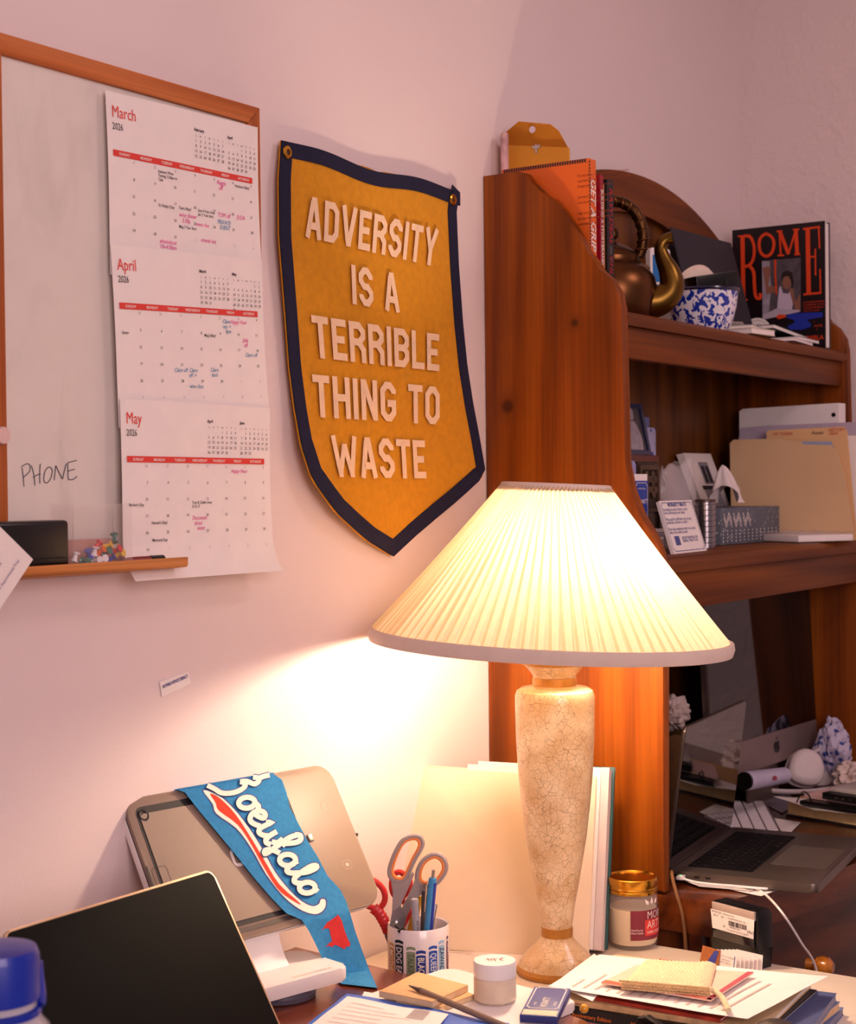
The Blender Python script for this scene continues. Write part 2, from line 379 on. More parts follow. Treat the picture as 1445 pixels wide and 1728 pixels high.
# ---------------------------------------------------------------- white table and brown desk
WT = thing('white_table', 'cream white table carrying the lamp between brown desk and hutch', 'table', (1.97, -.45, 0))
CREAM = mat('cream_laminate', 'E6D8C6', .35, var=.02)
b = MB(); b.box((1.945, -.46, .7275), (.50, .91, .025), bev=.003); put('table_top', b, CREAM, WT)
for x in (1.78, 2.16):
    for y in (-.04, -.88): b = MB(); b.box((x, y, .357), (.035, .035, .715)); put('leg', b, CREAM, WT)
BD = thing('brown_desk', 'glossy brown wooden desk with rounded corner at the lower left', 'desk', (1.2, -.3, 0), (0, 0, 0))
BW = wood('brown_desk_wood', '55220C', '783514', '8C451E', 'X', 14, .22, coat=.5)
r_ = .09; x1a, x1b = 1.742, 1.672; yb = -.545
pl = [(.62, -.01), (.62, yb)]+[(x1b-.075+.09*sin(t), yb+.09-.09*cos(t)) for t in [pi/2*i/8 for i in range(9)]]+[(x1a, -.01)]
b = MB(); b.prism(pl, .765, .80, fn=lambda c: c.copy(), bev=.006, seg=3); put('desk_top', b, BW, BD)
for x in (.67, 1.6):
    for y in (-.06, -.47): b = MB(); b.box((x, y, .3825), (.05, .05, .765)); put('leg', b, BW, BD)
# ================================================================ table lamp
LC = P(941, 1641, Z=.74); LC = Vector((LC.x, LC.y, .74))
LP = thing('table_lamp', 'lit table lamp with pleated cream shade and crackle-glazed urn base', 'lamp', LC)
def crackle(name):
    m = bpy.data.materials.new(name); m.use_nodes = True; n = m.node_tree.nodes; l = m.node_tree.links; b = n['Principled BSDF']
    tc = n.new('ShaderNodeTexCoord')
    wv = n.new('ShaderNodeTexNoise'); wv.inputs['Scale'].default_value = 40; l.new(tc.outputs['Object'], wv.inputs['Vector'])
    mxv = n.new('ShaderNodeMixRGB'); mxv.inputs[0].default_value = .012; l.new(tc.outputs['Object'], mxv.inputs[1]); l.new(wv.outputs[1], mxv.inputs[2])
    bl = n.new('ShaderNodeTexNoise'); bl.inputs['Scale'].default_value = 22; bl.inputs['Detail'].default_value = 5; l.new(tc.outputs['Object'], bl.inputs['Vector'])
    r = n.new('ShaderNodeValToRGB'); e = r.color_ramp.elements; e[0].position = .35; e[0].color = lin('CBA878'); e[1].position = .62; e[1].color = lin('E9D3AE'); l.new(bl.outputs[0], r.inputs[0])
    out = r.outputs[0]
    for sc, wd, fac, col in ((95, .045, .7, '7A5030'), (190, .05, .55, '8E6238')):
        v = n.new('ShaderNodeTexVoronoi'); v.feature = 'DISTANCE_TO_EDGE'; v.inputs['Scale'].default_value = sc; l.new(mxv.outputs[0], v.inputs['Vector'])
        q = n.new('ShaderNodeMapRange'); q.inputs[1].default_value = 0; q.inputs[2].default_value = wd; q.inputs[3].default_value = fac; q.inputs[4].default_value = 0; l.new(v.outputs[0], q.inputs[0])
        k = n.new('ShaderNodeTexNoise'); k.inputs['Scale'].default_value = 30; l.new(tc.outputs['Object'], k.inputs['Vector'])
        k2 = n.new('ShaderNodeMapRange'); k2.inputs[1].default_value = .28; k2.inputs[2].default_value = .55; l.new(k.outputs[0], k2.inputs[0])
        mu = n.new('ShaderNodeMath'); mu.operation = 'MULTIPLY'; l.new(q.outputs[0], mu.inputs[0]); l.new(k2.outputs[0], mu.inputs[1])
        x = n.new('ShaderNodeMixRGB'); l.new(mu.outputs[0], x.inputs[0]); l.new(out, x.inputs[1]); x.inputs[2].default_value = lin(col); out = x.outputs[0]
    sp = n.new('ShaderNodeTexNoise'); sp.inputs['Scale'].default_value = 260; l.new(tc.outputs['Object'], sp.inputs['Vector'])
    q = n.new('ShaderNodeMapRange'); q.inputs[1].default_value = .7; q.inputs[2].default_value = .74; q.inputs[4].default_value = .8; l.new(sp.outputs[0], q.inputs[0])
    x = n.new('ShaderNodeMixRGB'); l.new(q.outputs[0], x.inputs[0]); l.new(out, x.inputs[1]); x.inputs[2].default_value = lin('5A3820')
    l.new(x.outputs[0], b.inputs['Base Color']); b.inputs['Roughness'].default_value = .28; b.inputs['Coat Weight'].default_value = .4; b.inputs['Coat Roughness'].default_value = .12
    return m
CRK = crackle('crackle_glaze'); LG = mat('worn_gold_paint', 'B07A34', .35, .35, var=.15, vs=60)
PS = FPX/LC.xyz.copy().__sub__(CAM).dot(_F)
def zz(y): return .74+(1641-y)/PS
def pr(L): return [(w/PS, zz(y)-.74) for w, y in L]
b = MB(); b.lathe([(0, .0)]+pr([(60, 1641+8), (68, 1640), (69.5, 1633)])[1:]+pr([(64, 1625)])+[(0, zz(1625)-.74)], 64); put('base_rim', b, LG, LP, world=False)
b = MB(); b.lathe([(0, 0), (.0535, 0), (.0545, .004), (.0545, .008), (0, .008)], 64); put('base_plate', b, CRK, LP, world=False)
b = MB(); b.lathe([(0, zz(1632)-.74)]+pr([(67, 1632), (64, 1622), (55, 1610), (43, 1598), (33, 1588), (27, 1580), (25, 1577), (25, 1564), (26.5, 1555), (31, 1525), (36.5, 1495), (44.5, 1450), (52, 1405), (58, 1355), (63, 1300), (66, 1245), (67, 1185), (66.8, 1172), (64, 1164), (57, 1159), (45, 1157), (36, 1155), (35, 1150), (35, 1142), (38, 1136), (44, 1128), (50, 1122), (54, 1118)])+[(0, zz(1118)-.74)], 80)
put('urn_body', b, CRK, LP, world=False)
b = MB(); b.lathe(pr([(24.5, 1579), (26.6, 1578), (27, 1570), (26.6, 1563), (24.5, 1562)]), 64); put('gold_band', b, LG, LP, world=False)
b = MB(); b.lathe(pr([(34, 1156), (37, 1155), (37.5, 1149), (37, 1142), (34, 1141)]), 64); put('gold_band', b, LG, LP, world=False)
b = MB(); b.lathe(pr([(48, 1122), (55.5, 1119), (57.5, 1115), (57, 1111), (52, 1108), (42, 1105), (30, 1103)])+[(0, zz(1103)-.74)], 64); put('urn_lip', b, LG, LP, world=False)
# shade, tilted a few degrees
R1, R2, Z1, Z2 = .2515, .0745, zz(1075)-.74, zz(817)-.74
tilt = Matrix.Rotation(rad(2.9), 4, Vector((_F.x, _F.y, 0)))
zc = (Z1+Z2)/2; TT = Matrix.Translation((0, 0, zc)) @ tilt @ Matrix.Translation((-.001, 0, -zc))
NP = 88
def shade_mat():
    m = bpy.data.materials.new('pleated_silk'); m.use_nodes = True; n = m.node_tree.nodes; l = m.node_tree.links
    n.remove(n['Principled BSDF']); o = n['Material Output']
    tc = n.new('ShaderNodeTexCoord'); nz = n.new('ShaderNodeTexNoise'); nz.inputs['Scale'].default_value = 120; nz.inputs['Detail'].default_value = 3; l.new(tc.outputs['Object'], nz.inputs['Vector'])
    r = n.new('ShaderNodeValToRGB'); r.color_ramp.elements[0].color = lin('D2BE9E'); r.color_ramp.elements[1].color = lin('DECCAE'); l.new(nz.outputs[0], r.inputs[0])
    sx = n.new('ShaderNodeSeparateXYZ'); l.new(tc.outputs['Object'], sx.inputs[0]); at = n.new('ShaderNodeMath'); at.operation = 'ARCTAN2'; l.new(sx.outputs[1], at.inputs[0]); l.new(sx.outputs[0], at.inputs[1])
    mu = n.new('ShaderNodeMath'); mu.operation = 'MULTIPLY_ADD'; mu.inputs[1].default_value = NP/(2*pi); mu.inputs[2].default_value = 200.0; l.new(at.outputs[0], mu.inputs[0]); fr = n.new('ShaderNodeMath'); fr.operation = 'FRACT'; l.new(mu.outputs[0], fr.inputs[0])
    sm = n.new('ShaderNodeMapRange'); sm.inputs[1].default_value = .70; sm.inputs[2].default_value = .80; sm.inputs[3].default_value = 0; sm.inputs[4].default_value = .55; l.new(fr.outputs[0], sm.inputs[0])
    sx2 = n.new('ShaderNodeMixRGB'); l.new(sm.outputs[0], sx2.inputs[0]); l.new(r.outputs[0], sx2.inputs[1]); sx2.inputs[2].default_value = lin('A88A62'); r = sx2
    d = n.new('ShaderNodeBsdfDiffuse'); t = n.new('ShaderNodeBsdfTranslucent'); mx = n.new('ShaderNodeMixShader'); mx.inputs[0].default_value = .27
    l.new(r.outputs[0], d.inputs[0]); l.new(r.outputs[0], t.inputs[0]); l.new(d.outputs[0], mx.inputs[1]); l.new(t.outputs[0], mx.inputs[2]); l.new(mx.outputs[0], o.inputs[0])
    return m
rng_ = random.Random(3); NA = NP*4; rv = [rng_.uniform(.75, 1.25) for _ in range(NP)]
def shade_pt(u, v):
    k = u*NP; i = int(k) % NP; f = k-int(k); fold = (f/.72 if f < .72 else (1-f)/.28)*rv[i]
    r = R1+(R2-R1)*v; a = 2*pi*u+.004*sin(i*5.1)
    r += (fold-.5)*.007*(.35+.65*(1-v)); sag = -.003*sin(pi*v)
    return Vector(((r+sag)*cos(a), (r+sag)*sin(a), Z1+(Z2-Z1)*v))
b = MB(); b.grid(shade_pt, NA, 12); bmesh.ops.remove_doubles(b.bm, verts=b.bm.verts, dist=1e-5); b.bm.transform(TT)
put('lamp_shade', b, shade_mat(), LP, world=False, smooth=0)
TRIM = mat('shade_trim_cloth', 'DCC8BC', .9, var=.03, bump=.2, bs=600)
b = MB(); b.lathe([(R1-.002, Z1+.006), (R1+.003, Z1+.005), (R1+.0045, Z1-.003), (R1+.002, Z1-.012), (R1-.002, Z1-.013), (R1-.003, Z1-.004), (R1-.002, Z1+.006)], 96, M=TT); put('bottom_trim', b, TRIM, LP, world=False)
b = MB(); b.lathe([(R2+.006, Z2-.013), (R2+.0025, Z2), (R2-.001, Z2+.001), (R2-.002, Z2), (R2+.003, Z2-.013), (R2+.006, Z2-.013)], 96, M=TT); put('top_trim', b, TRIM, LP, world=False)
b = MB(); b.lathe([(0, .385+.09), (.017, .385+.09), (.017, zz(1100)-.74), (0, zz(1100)-.74)][::-1], 24); put('socket', b, GOLD, LP, world=False)
BZ = 1.272-.74
bm_ = mat('lit_bulb', 'FFF4E0', .3, emit=(1.0, .74, .53), es=LAMP_POWER/(4*pi*.03**2*pi))
b = MB(); b.lathe([(0, BZ-.045), (.013, BZ-.043), (.015, BZ-.03), (.026, BZ-.012), (.03, BZ+.004), (.026, BZ+.02), (.014, BZ+.031), (0, BZ+.034)], 24); b.bm.transform(Matrix.Translation((-.010, -.030, .002))); put('bulb', b, bm_, LP, world=False)
b = MB(); hp = [(0.043*cos(t)*1, 0, BZ+.02+.125*sin(t)) for t in [pi*i/16-.35 for i in range(17)]]; b.tube([(.0, .02, Z1-.03)]+[(.045*sin(pi*i/14), .02-.055*sin(pi*i/14)*0+.03*sin(pi*i/14), Z1-.03+(Z2-.01-Z1+.03)*i/14) for i in range(1, 15)], .0018, 6); put('harp', b, GOLD, LP, world=False)
b = MB(); b.tube([(R2*cos(2*pi*i/36), R2*sin(2*pi*i/36), Z2-.004) for i in range(36)], .0015, 6, closed=True)
for k in range(3): b.tube([(0, 0, Z2-.008), (R2*cos(2*pi*k/3+.4), R2*sin(2*pi*k/3+.4), Z2-.004)], .0015, 6)
b.bm.transform(TT); put('shade_spider', b, STEEL, LP, world=False)
# ================================================================ whiteboard and calendar pages
FRW = wood('board_frame_wood', 'A05428', 'BE6A36', 'CC7A44', 'X', 30, .5, coat=0); FRWZ = wood('board_frame_wood_upright', 'A05428', 'BE6A36', 'CC7A44', 'Z', 30, .5, coat=0)
WX1 = 1.679; WX0 = .78; WZ1 = 1.929; WZ0 = 1.335; FW = .024
WB = thing('whiteboard', 'wood-framed whiteboard with PHONE written on it on the left wall', 'whiteboard', (1.23, 0, WZ0))
# smudged enamel
def smudge():
    m = mat('whiteboard_enamel', 'DED5CC', .3, var=.02); n = m.node_tree.nodes; l = m.node_tree.links; b = n['Principled BSDF']
    tc = n.new('ShaderNodeTexCoord'); q = n.new('ShaderNodeMapping'); q.inputs['Scale'].default_value = (14, 1, 5); l.new(tc.outputs['Object'], q.inputs['Vector'])
    z = n.new('ShaderNodeTexNoise'); z.inputs['Scale'].default_value = 1.2; z.inputs['Detail'].default_value = 6; z.inputs['Distortion'].default_value = 1.2; l.new(q.outputs[0], z.inputs['Vector'])
    r = n.new('ShaderNodeMapRange'); r.inputs[1].default_value = .5; r.inputs[2].default_value = .75; r.inputs[4].default_value = .3; l.new(z.outputs[0], r.inputs[0])
    old = b.inputs['Base Color'].links[0].from_socket; x = n.new('ShaderNodeMixRGB'); l.new(r.outputs[0], x.inputs[0]); l.new(old, x.inputs[1]); x.inputs[2].default_value = lin('B4A8A4'); l.new(x.outputs[0], b.inputs['Base Color']); return m
b = MB(); b.box(((WX0+WX1)/2, -.007, (WZ0+WZ1)/2), (WX1-WX0-.01, .010, WZ1-WZ0-.01)); put('board_panel', b, smudge(), WB)
def fbar(q, along):
    b = MB(); b.prism([(x, z) for x, z in q], -.018, -.001, fn=lambda c: Vector((c.x, c.z, c.y)), bev=.002); return b
put('frame_rail', fbar([(WX0, WZ1), (WX1, WZ1), (WX1-FW, WZ1-FW), (WX0+FW, WZ1-FW)], 'X'), FRW, WB)
put('frame_rail', fbar([(WX0, WZ0), (WX1, WZ0), (WX1-FW, WZ0+FW*.6), (WX0+FW, WZ0+FW*.6)], 'X'), FRW, WB)
put('frame_stile', fbar([(WX1, WZ1), (WX1-FW, WZ1-FW), (WX1-FW, WZ0+FW*.6), (WX1, WZ0)], 'Z'), FRWZ, WB)
# the stile whose right edge shows at the picture's left
sx = 1.2365
put('frame_stile', fbar([(sx, WZ1-FW+.001), (sx-FW, WZ1-FW+.001), (sx-FW, WZ0+FW*.6-.001), (sx, WZ0+FW*.6-.001)], 'Z'), FRWZ, WB)
tz = 1.3375
b = MB(); b.prism([(-.001, tz-.012), (-.060, tz-.006), (-.062, tz-.003), (-.062, tz+.006), (-.058, tz+.006), (-.056, tz), (-.001, tz-.003)], .80, 1.478, fn=lambda c: Vector((c.z, c.x, c.y))); tray = put('marker_tray', b, wood('tray_wood', 'B06A34', 'C67E44', 'D08A50', 'X', 30, .5, coat=0), WB)
# PHONE in marker
pf = lambda x, y, h=0: P(x, y, Y=-.0125) + Vector((0, -h, 0))
def px_strokes(mb, S_, w, fn, n=5):
    for s_ in S_:
        p = smooth_path([Vector((x, y)) for x, y in s_], n) if len(s_) > 2 else [Vector(q) for q in s_]
        mb.ribbon(p, w, fn)
b = MB(); k3 = 3.0104
def c2(L): return [[(x/k3, 400+y/k3) for x, y in s_] for s_ in L]
px_strokes(b, c2([[(112, 1172), (118, 1215), (122, 1268)], [(108, 1168), (135, 1152), (152, 1160), (150, 1190), (118, 1222)], [(160, 1160), (172, 1205), (178, 1262)], [(168, 1222), (190, 1208), (208, 1204)], [(205, 1152), (202, 1200), (203, 1252)],
    [(240, 1172), (226, 1200), (224, 1240), (240, 1248), (258, 1225), (266, 1185), (252, 1168), (238, 1176)], [(276, 1236), (280, 1195), (284, 1160)], [(284, 1160), (300, 1196), (318, 1230)], [(318, 1230), (328, 1185), (338, 1150)],
    [(345, 1145), (345, 1190), (348, 1232)], [(345, 1146), (368, 1140), (390, 1134)], [(346, 1190), (362, 1184), (380, 1180)], [(348, 1232), (370, 1232), (392, 1216)]]), 1.5, pf)
put('marker_writing', b, mat('dry_marker', '4A4450', .7), WB, smooth=0)

class Page:
    def __init__(s, tl, tr, drop, yb, curl, base=.0195):
        s.base = base
        s.o = P(*tl, Y=-base); s.x = (P(*tr, Y=-base)-s.o); s.w = s.x.length; s.x.normalize(); s.k = .279/s.w
        s.y = Vector((-s.x.z, 0, s.x.x)); s.yb = yb; s.curl = curl
    def __call__(s, u, v, h=0):
        """u right, v down, in page millimetres"""
        p = s.o + s.x*(u/1000) - s.y*(v/1000); t = v/216; q = u/279
        off = .004 + s.yb*t*t + s.curl*max(0, t-.78)**2*20*(1-q*.3) + .0015*sin(q*3+t*4)
        p.y = -(s.base+off-.004) - h; return p
MONTHS = {'February': (0, 28), 'March': (0, 31), 'April': (3, 30), 'May': (5, 31), 'June': (1, 30)}
RED = mat('calendar_red', 'DB4038', .7, var=.01); GHOST = mat('pale_print', 'B9AEB4', .8)
def calendar(label, name, prev, nxt, pg, notes, pink, blue, ghosts):
    t = thing('calendar_page', label, 'calendar page', pg(139, 216), group=None)
    b = MB(); b.grid(lambda u, v: pg(279*u, 216*v, -.0006), 14, 20, th=.0003); put('sheet', b, PAPER, t)
    T = lambda b, s, u, v, sz, **k: b.text(s, u, -v, sz, lambda x, y, h: pg(x, -y, h), **k)
    b = MB(); T(b, name, 8, 29.5, 20, sx=.8, h=.0006); put('month_title', b, RED, t, smooth=0)
    b = MB(); T(b, '2026', 8, 44, 11.5, sx=.78, h=.0006); put('year', b, INK, t, smooth=0)
    b = MB(); b.grid(lambda u, v: pg(8+258*u, 68+7.5*v, .0004), 10, 1); hb = put('header_bar', b, RED, t, smooth=0)
    b = MB()
    for i, d in enumerate('SUNDAY MONDAY TUESDAY WEDNESDAY THURSDAY FRIDAY SATURDAY'.split()): T(b, d, 8+258*(i+.5)/7, 73.5, 4.6, align='CENTER', bold=.02, h=.0009)
    put('weekday_names', b, LABELW, hb, smooth=0)
    st, nd = MONTHS[name]; b = MB(); g = MB(); cell = 258/7; row = 20.2; pd = MONTHS[prev][1]
    for r in range(6):
        for c in range(7):
            k = r*7+c-st+1; kk = k if 1 <= k <= nd else (pd+k if k < 1 else k-nd)
            T(b if 1 <= k <= nd else g, str(kk), 8+cell*(c+1)-1.5, 81+row*r, 4.9, align='RIGHT', h=.0006)
    put('date_numbers', b, INK, t, smooth=0); put('pale_date_numbers', g, GHOST, t, smooth=0)
    for m_, u0 in ((prev, 152), (nxt, 216)):
        b = MB(); T(b, m_, u0, 24, 5.2, bold=.025, h=.0006); s0, n0 = MONTHS[m_]
        for k in range(n0):
            c, r = (k+s0) % 7, (k+s0)//7; T(b, str(k+1), u0+3+c*8.6, 37.5+r*6.4, 5.0, align='CENTER', h=.0006)
        for c, ch in enumerate('SMTWTFS'): T(b, ch, u0+3+c*8.6, 31, 3.4, align='CENTER', h=.0006)
        put('small_month', b, INK, t, smooth=0)
    b = MB(); [T(b, s, u, v, 5.2, bold=.006, h=.0006, lines=.95, sx=.9) for s, u, v in notes]; put('typed_notes', b, INK, t, smooth=0)
    for nm, L, m_ in (('pink_handwriting', pink, PINKINK), ('blue_handwriting', blue, TEALINK)):
        if L:
            b = MB(); [T(b, s, u, v, sz, shear=.25, h=.0006, sx=.85, rot=r_, lines=.85) for s, u, v, sz, r_ in L]; put(nm, b, m_, t, smooth=0)
    for x in ghosts: pass
    return t
C7 = 258/7
calendar('topmost of three calendar pages on the whiteboard, headed March 2026', 'March', 'February', 'April', Page((178, 152), (443, 217), 0, .001, 0, .0212),
    [('Industry Wine\nTasting 12-8pm in\nCafe', 8+C7*2+3, 85), ("Andrew's Bday!", 8+C7*6+1, 84), ("St. Paddy's Day", 8+C7*2+3, 126), ("Tom's Bday!", 8+C7*3+3, 125), ('Sara 4 Year Anni\nJan 2 Year Anni', 8+C7*4+2, 124), ('Meg 2 Year Anni', 8+C7*3+3, 148)],
    [('Reggie\n  off', 8+C7*5+2, 85, 8, 0), ('wine dinner\n   5:30p', 8+C7*3+3, 134, 8, 0), ('menu due', 8+C7*4-2, 142, 7, 0), ('TOM off', 8+C7*5+3, 126, 8, 0), ('JULIA', 8+C7*6+3, 125, 8, 0), ('photoshoot\n10a-4:30pm', 8+C7*2+4, 170, 7.5, 0), ('amanda last', 8+C7*4+6, 161, 7, 0)],
    [('PRIVATE\n  EVENT', 8+C7*5+2, 135, 8, 0)], [])
calendar('middle calendar page of three on the whiteboard, headed April 2026', 'April', 'March', 'May', Page((187, 412), (454, 440), 0, .002, 0, .0238),
    [('Easter', 10, 105), ("Meg's Bday!", 8+C7*4+3, 104)],
    [('Happy Hour', 8+C7*5+18, 86, 7.5, 0), ('Julia\n off', 8+C7*6+4, 109, 8, 0)],
    [('Claire\nout ->\n   4pm', 8+C7*5+2, 86, 7.5, 0), ('Claire off', 8+C7*6+8, 128, 7.5, 0), ('Claire off  Claire\n               off ->', 8+C7*2+18, 149, 7.5, 0), ('Claire\n back', 8+C7*4+12, 148, 7.5, 0), ('wine class', 8+C7*3+8, 169, 7.5, 0)], [])
calendar('lowest calendar page, headed May 2026, lower corner curling over the tray', 'May', 'April', 'June', Page((203, 672), (461, 688), 0, .004, .02, .0275),
    [("Mother's Day", 10, 128), ('Tom & Caitlin away\n5/12-17', 8+C7*3+4, 126), ("Hannah's Bday!", 8+C7*1+4, 150), ('Memorial Day', 8+C7*1+5, 171)],
    [('Happy Hour', 8+C7*5+6, 87, 7.5, 0), ('Document\n  shred\n     event', 8+C7*3+4, 146, 7.5, 0)], [], [])

# box, clear bin and pins on the tray
EX0, EX1 = 1.155, P(116, 900, Y=-.05).x
b = MB(); b.box(((EX0+EX1)/2, -.034, tz+.0285), (EX1-EX0, .036, .053), bev=.005, seg=3)
t = thing('eraser_case', 'black rounded plastic case standing on the whiteboard tray', 'case', ((EX0+EX1)/2, -.034, tz+.001)); put('body', b, BLACKP, t)
b = MB(); b.box(((EX0+EX1)/2, -.0525, tz+.013), (EX1-EX0-.012, .0015, .0015)); put('lid_seam', b, mat('seam_black', '020203', .6), t)
AX0, AX1 = EX1+.003, P(214, 900, Y=-.045).x; az0, az1 = tz+.0015, tz+.072; ay0, ay1 = -.054, -.022
ACR = mat('clear_acrylic', 'F4E4DE', .08, alpha=.06, var=.0)
t = thing('pin_box', 'clear acrylic box of push pins beside the black case', 'box', ((AX0+AX1)/2, -.038, az0)); w_ = .0016
for nm, c, s_ in (('front_wall', ((AX0+AX1)/2, ay0, (az0+az1)/2), (AX1-AX0, w_, az1-az0)), ('back_wall', ((AX0+AX1)/2, ay1, (az0+az1)/2), (AX1-AX0, w_, az1-az0)), ('side_wall', (AX0, (ay0+ay1)/2, (az0+az1)/2), (w_, ay1-ay0-w_, az1-az0)), ('side_wall', (AX1, (ay0+ay1)/2, (az0+az1)/2), (w_, ay1-ay0-w_, az1-az0)), ('bottom', ((AX0+AX1)/2, (ay0+ay1)/2, az0), (AX1-AX0-w_, ay1-ay0-w_, w_))):
    b = MB(); b.box(c, s_); put(nm, b, ACR, t)
# cardboard insert behind the pins
b = MB(); b.box(((AX0+AX1)/2, ay1-.003, az0+.016), (AX1-AX0-.006, .001, .028)); put('card_insert', b, mat('pink_card', 'B98A80', .8), t)
PINM = {c: mat('pin_'+c, h, .25, coat=.4) for c, h in dict(white='E8E2E4', green='0E6A5A', blue='1E3FA8', red='D01E1A', yellow='E6B80A', orange='E8641A').items()}
def pin(col, px, py, rx, ry, label, group=None):
    p = P(px, py, Y=-.046); p.x = min(max(p.x, AX0+.008), AX1-.009)
    p.z = max(p.z, az0+.006)
    t = thing('push_pin', label, 'push pin', p, (rx, ry, 0), group)
    b = MB(); b.lathe([(0, -.0055), (.0045, -.0055), (.0048, -.0045), (.003, -.003), (.0024, .001), (.0028, .0025), (.0046, .0042), (.0046, .0055), (0, .0055)], 20); put('grip', b, PINM[col], t, world=False)
    b = MB(); b.tube([(0, 0, -.0055), (0, 0, -.0145)], [.0006, .0002], 6); put('needle', b, STEEL, t, world=False)
for a in [('white', 127, 940, .1, .3, 'white push pin farthest left in the clear box'), ('green', 144, 949, 1.6, .4, 'green push pin on the box floor under the blue one'), ('blue', 150, 935, .2, -.5, 'blue push pin second from the left in the clear box'),
          ('white', 160, 930, .2, .1, 'white push pin standing above another white pin'), ('white', 163, 946, 1.5, .5, 'white push pin lying under the upright white pin'), ('white', 173, 943, 1.4, -.6, 'white push pin lying beside the lower red pin'),
          ('red', 164, 920, .3, .7, 'red push pin with its head tilted up left of the yellow pins'), ('orange', 170, 930, .9, .5, 'orange push pin wedged below the upper red pin'), ('red', 178, 947, .1, 0, 'red push pin standing on the box floor in the middle'),
          ('yellow', 182, 921, .9, .9, 'yellow push pin on top of the heap beside the red one'), ('green', 180, 931, 1.2, .2, 'dark green push pin under the top yellow pin'), ('green', 193, 908, 2.8, .3, 'green push pin pointing up at the top of the heap'),
          ('blue', 188, 942, .7, .8, 'blue push pin lying low under the lower yellow pin'), ('red', 197, 928, 1.1, .5, 'red push pin at the right below the top green pin'), ('yellow', 202, 934, 1.3, .9, 'yellow push pin farthest right in the clear box')]: pin(*a)
# dark marker behind the curling page on the tray
b = MB(); b.tube([(AX1+.006, -.03, tz+.004), (1.44, -.035, tz+.004)], .0045, 12); t = thing('marker', 'dark red marker lying on the tray under the May page', 'marker', (AX1+.006, -.03, tz)); put('barrel', b, mat('marker_red', '7A1414', .3), t)
b = MB(); b.tube([(1.4405, -.035, tz+.004), (1.462, -.036, tz+.004)], .0049, 12); put('cap', b, BLACKP, t)
# small tag stuck on the wall
F = Fr(P(274, 1176, Y=-.002), P(321, 1155, Y=-.002)-P(274, 1176, Y=-.002), P(270, 1151, Y=-.002)-P(274, 1176, Y=-.002))
t = thing('wall_tag', 'small white torn paper tag stuck on the bare wall', 'tag', F(0, 0)); b = MB(); b.prism([(0, 0), (.02, .0005), (.031, -.0004), (.0545, .001), (.053, .017), (.03, .0185), (.0, .0195)], -.001, -.0004, fn=F.c); put('paper', b, PAPER, t)
b = MB(); b.text('NOTHING WITHOUT BEING IT', .003, .010, .0058, F, sx=.58, bold=.03, h=.0002); put('print', b, BLUEINK, t, smooth=0)
# leaflet corner sticking in from the left, taped over the tray front
a = P(57, 944, Y=-.075); ex = (P(0, 889, Y=-.085)-a).normalized(); ey = (P(0, 1027, Y=-.085)-a).normalized()
lf = lambda x, y, h=0: a + ex*x + ey*y + Vector((0, -h-.02*(x+y), 0))
t = thing('leaflet', 'white printed leaflet corner poking in at the left edge over the tray', 'leaflet', a); b = MB(); b.grid(lambda u, v: lf(.2*u, .17*v, -.001), 4, 4, th=.0006); put('sheet', b, PAPER, t)
b = MB(); tx = lambda x, y, h: lf(.002+x*0+(.1-y)*1, .1-x, h)
for i, (s_, sz, q) in enumerate([('it was said you', .0085, .062), ('in and naturally', .0085, .049), ('nation, both', .0085, .036), ('Oil Conserve, Experimental Trial', .0052, .017)]):
    me_fn = lambda x, y, h, q=q: lf(q+y, .125-x, h)
    b.text(s_, .05 if i < 3 else .04, 0, sz, me_fn, h=.0008, align='LEFT')
put('print', b, BLUEINK if False else mat('violet_ink', '5A4E8A', .7), t, smooth=0)
# pale round magnet on the left stile
p = P(1, 735, Y=-.0185); t = thing('magnet', 'pale round magnet on the whiteboard frame at the left edge', 'magnet', p); b = MB(); b.lathe([(0, 0), (.009, 0), (.010, .003), (.009, .006), (0, .007)], 24, M=Matrix.Translation(p) @ Matrix.Rotation(rad(90), 4, 'X')); put('disc', b, mat('pink_plastic', 'D9B8B2', .5), t)

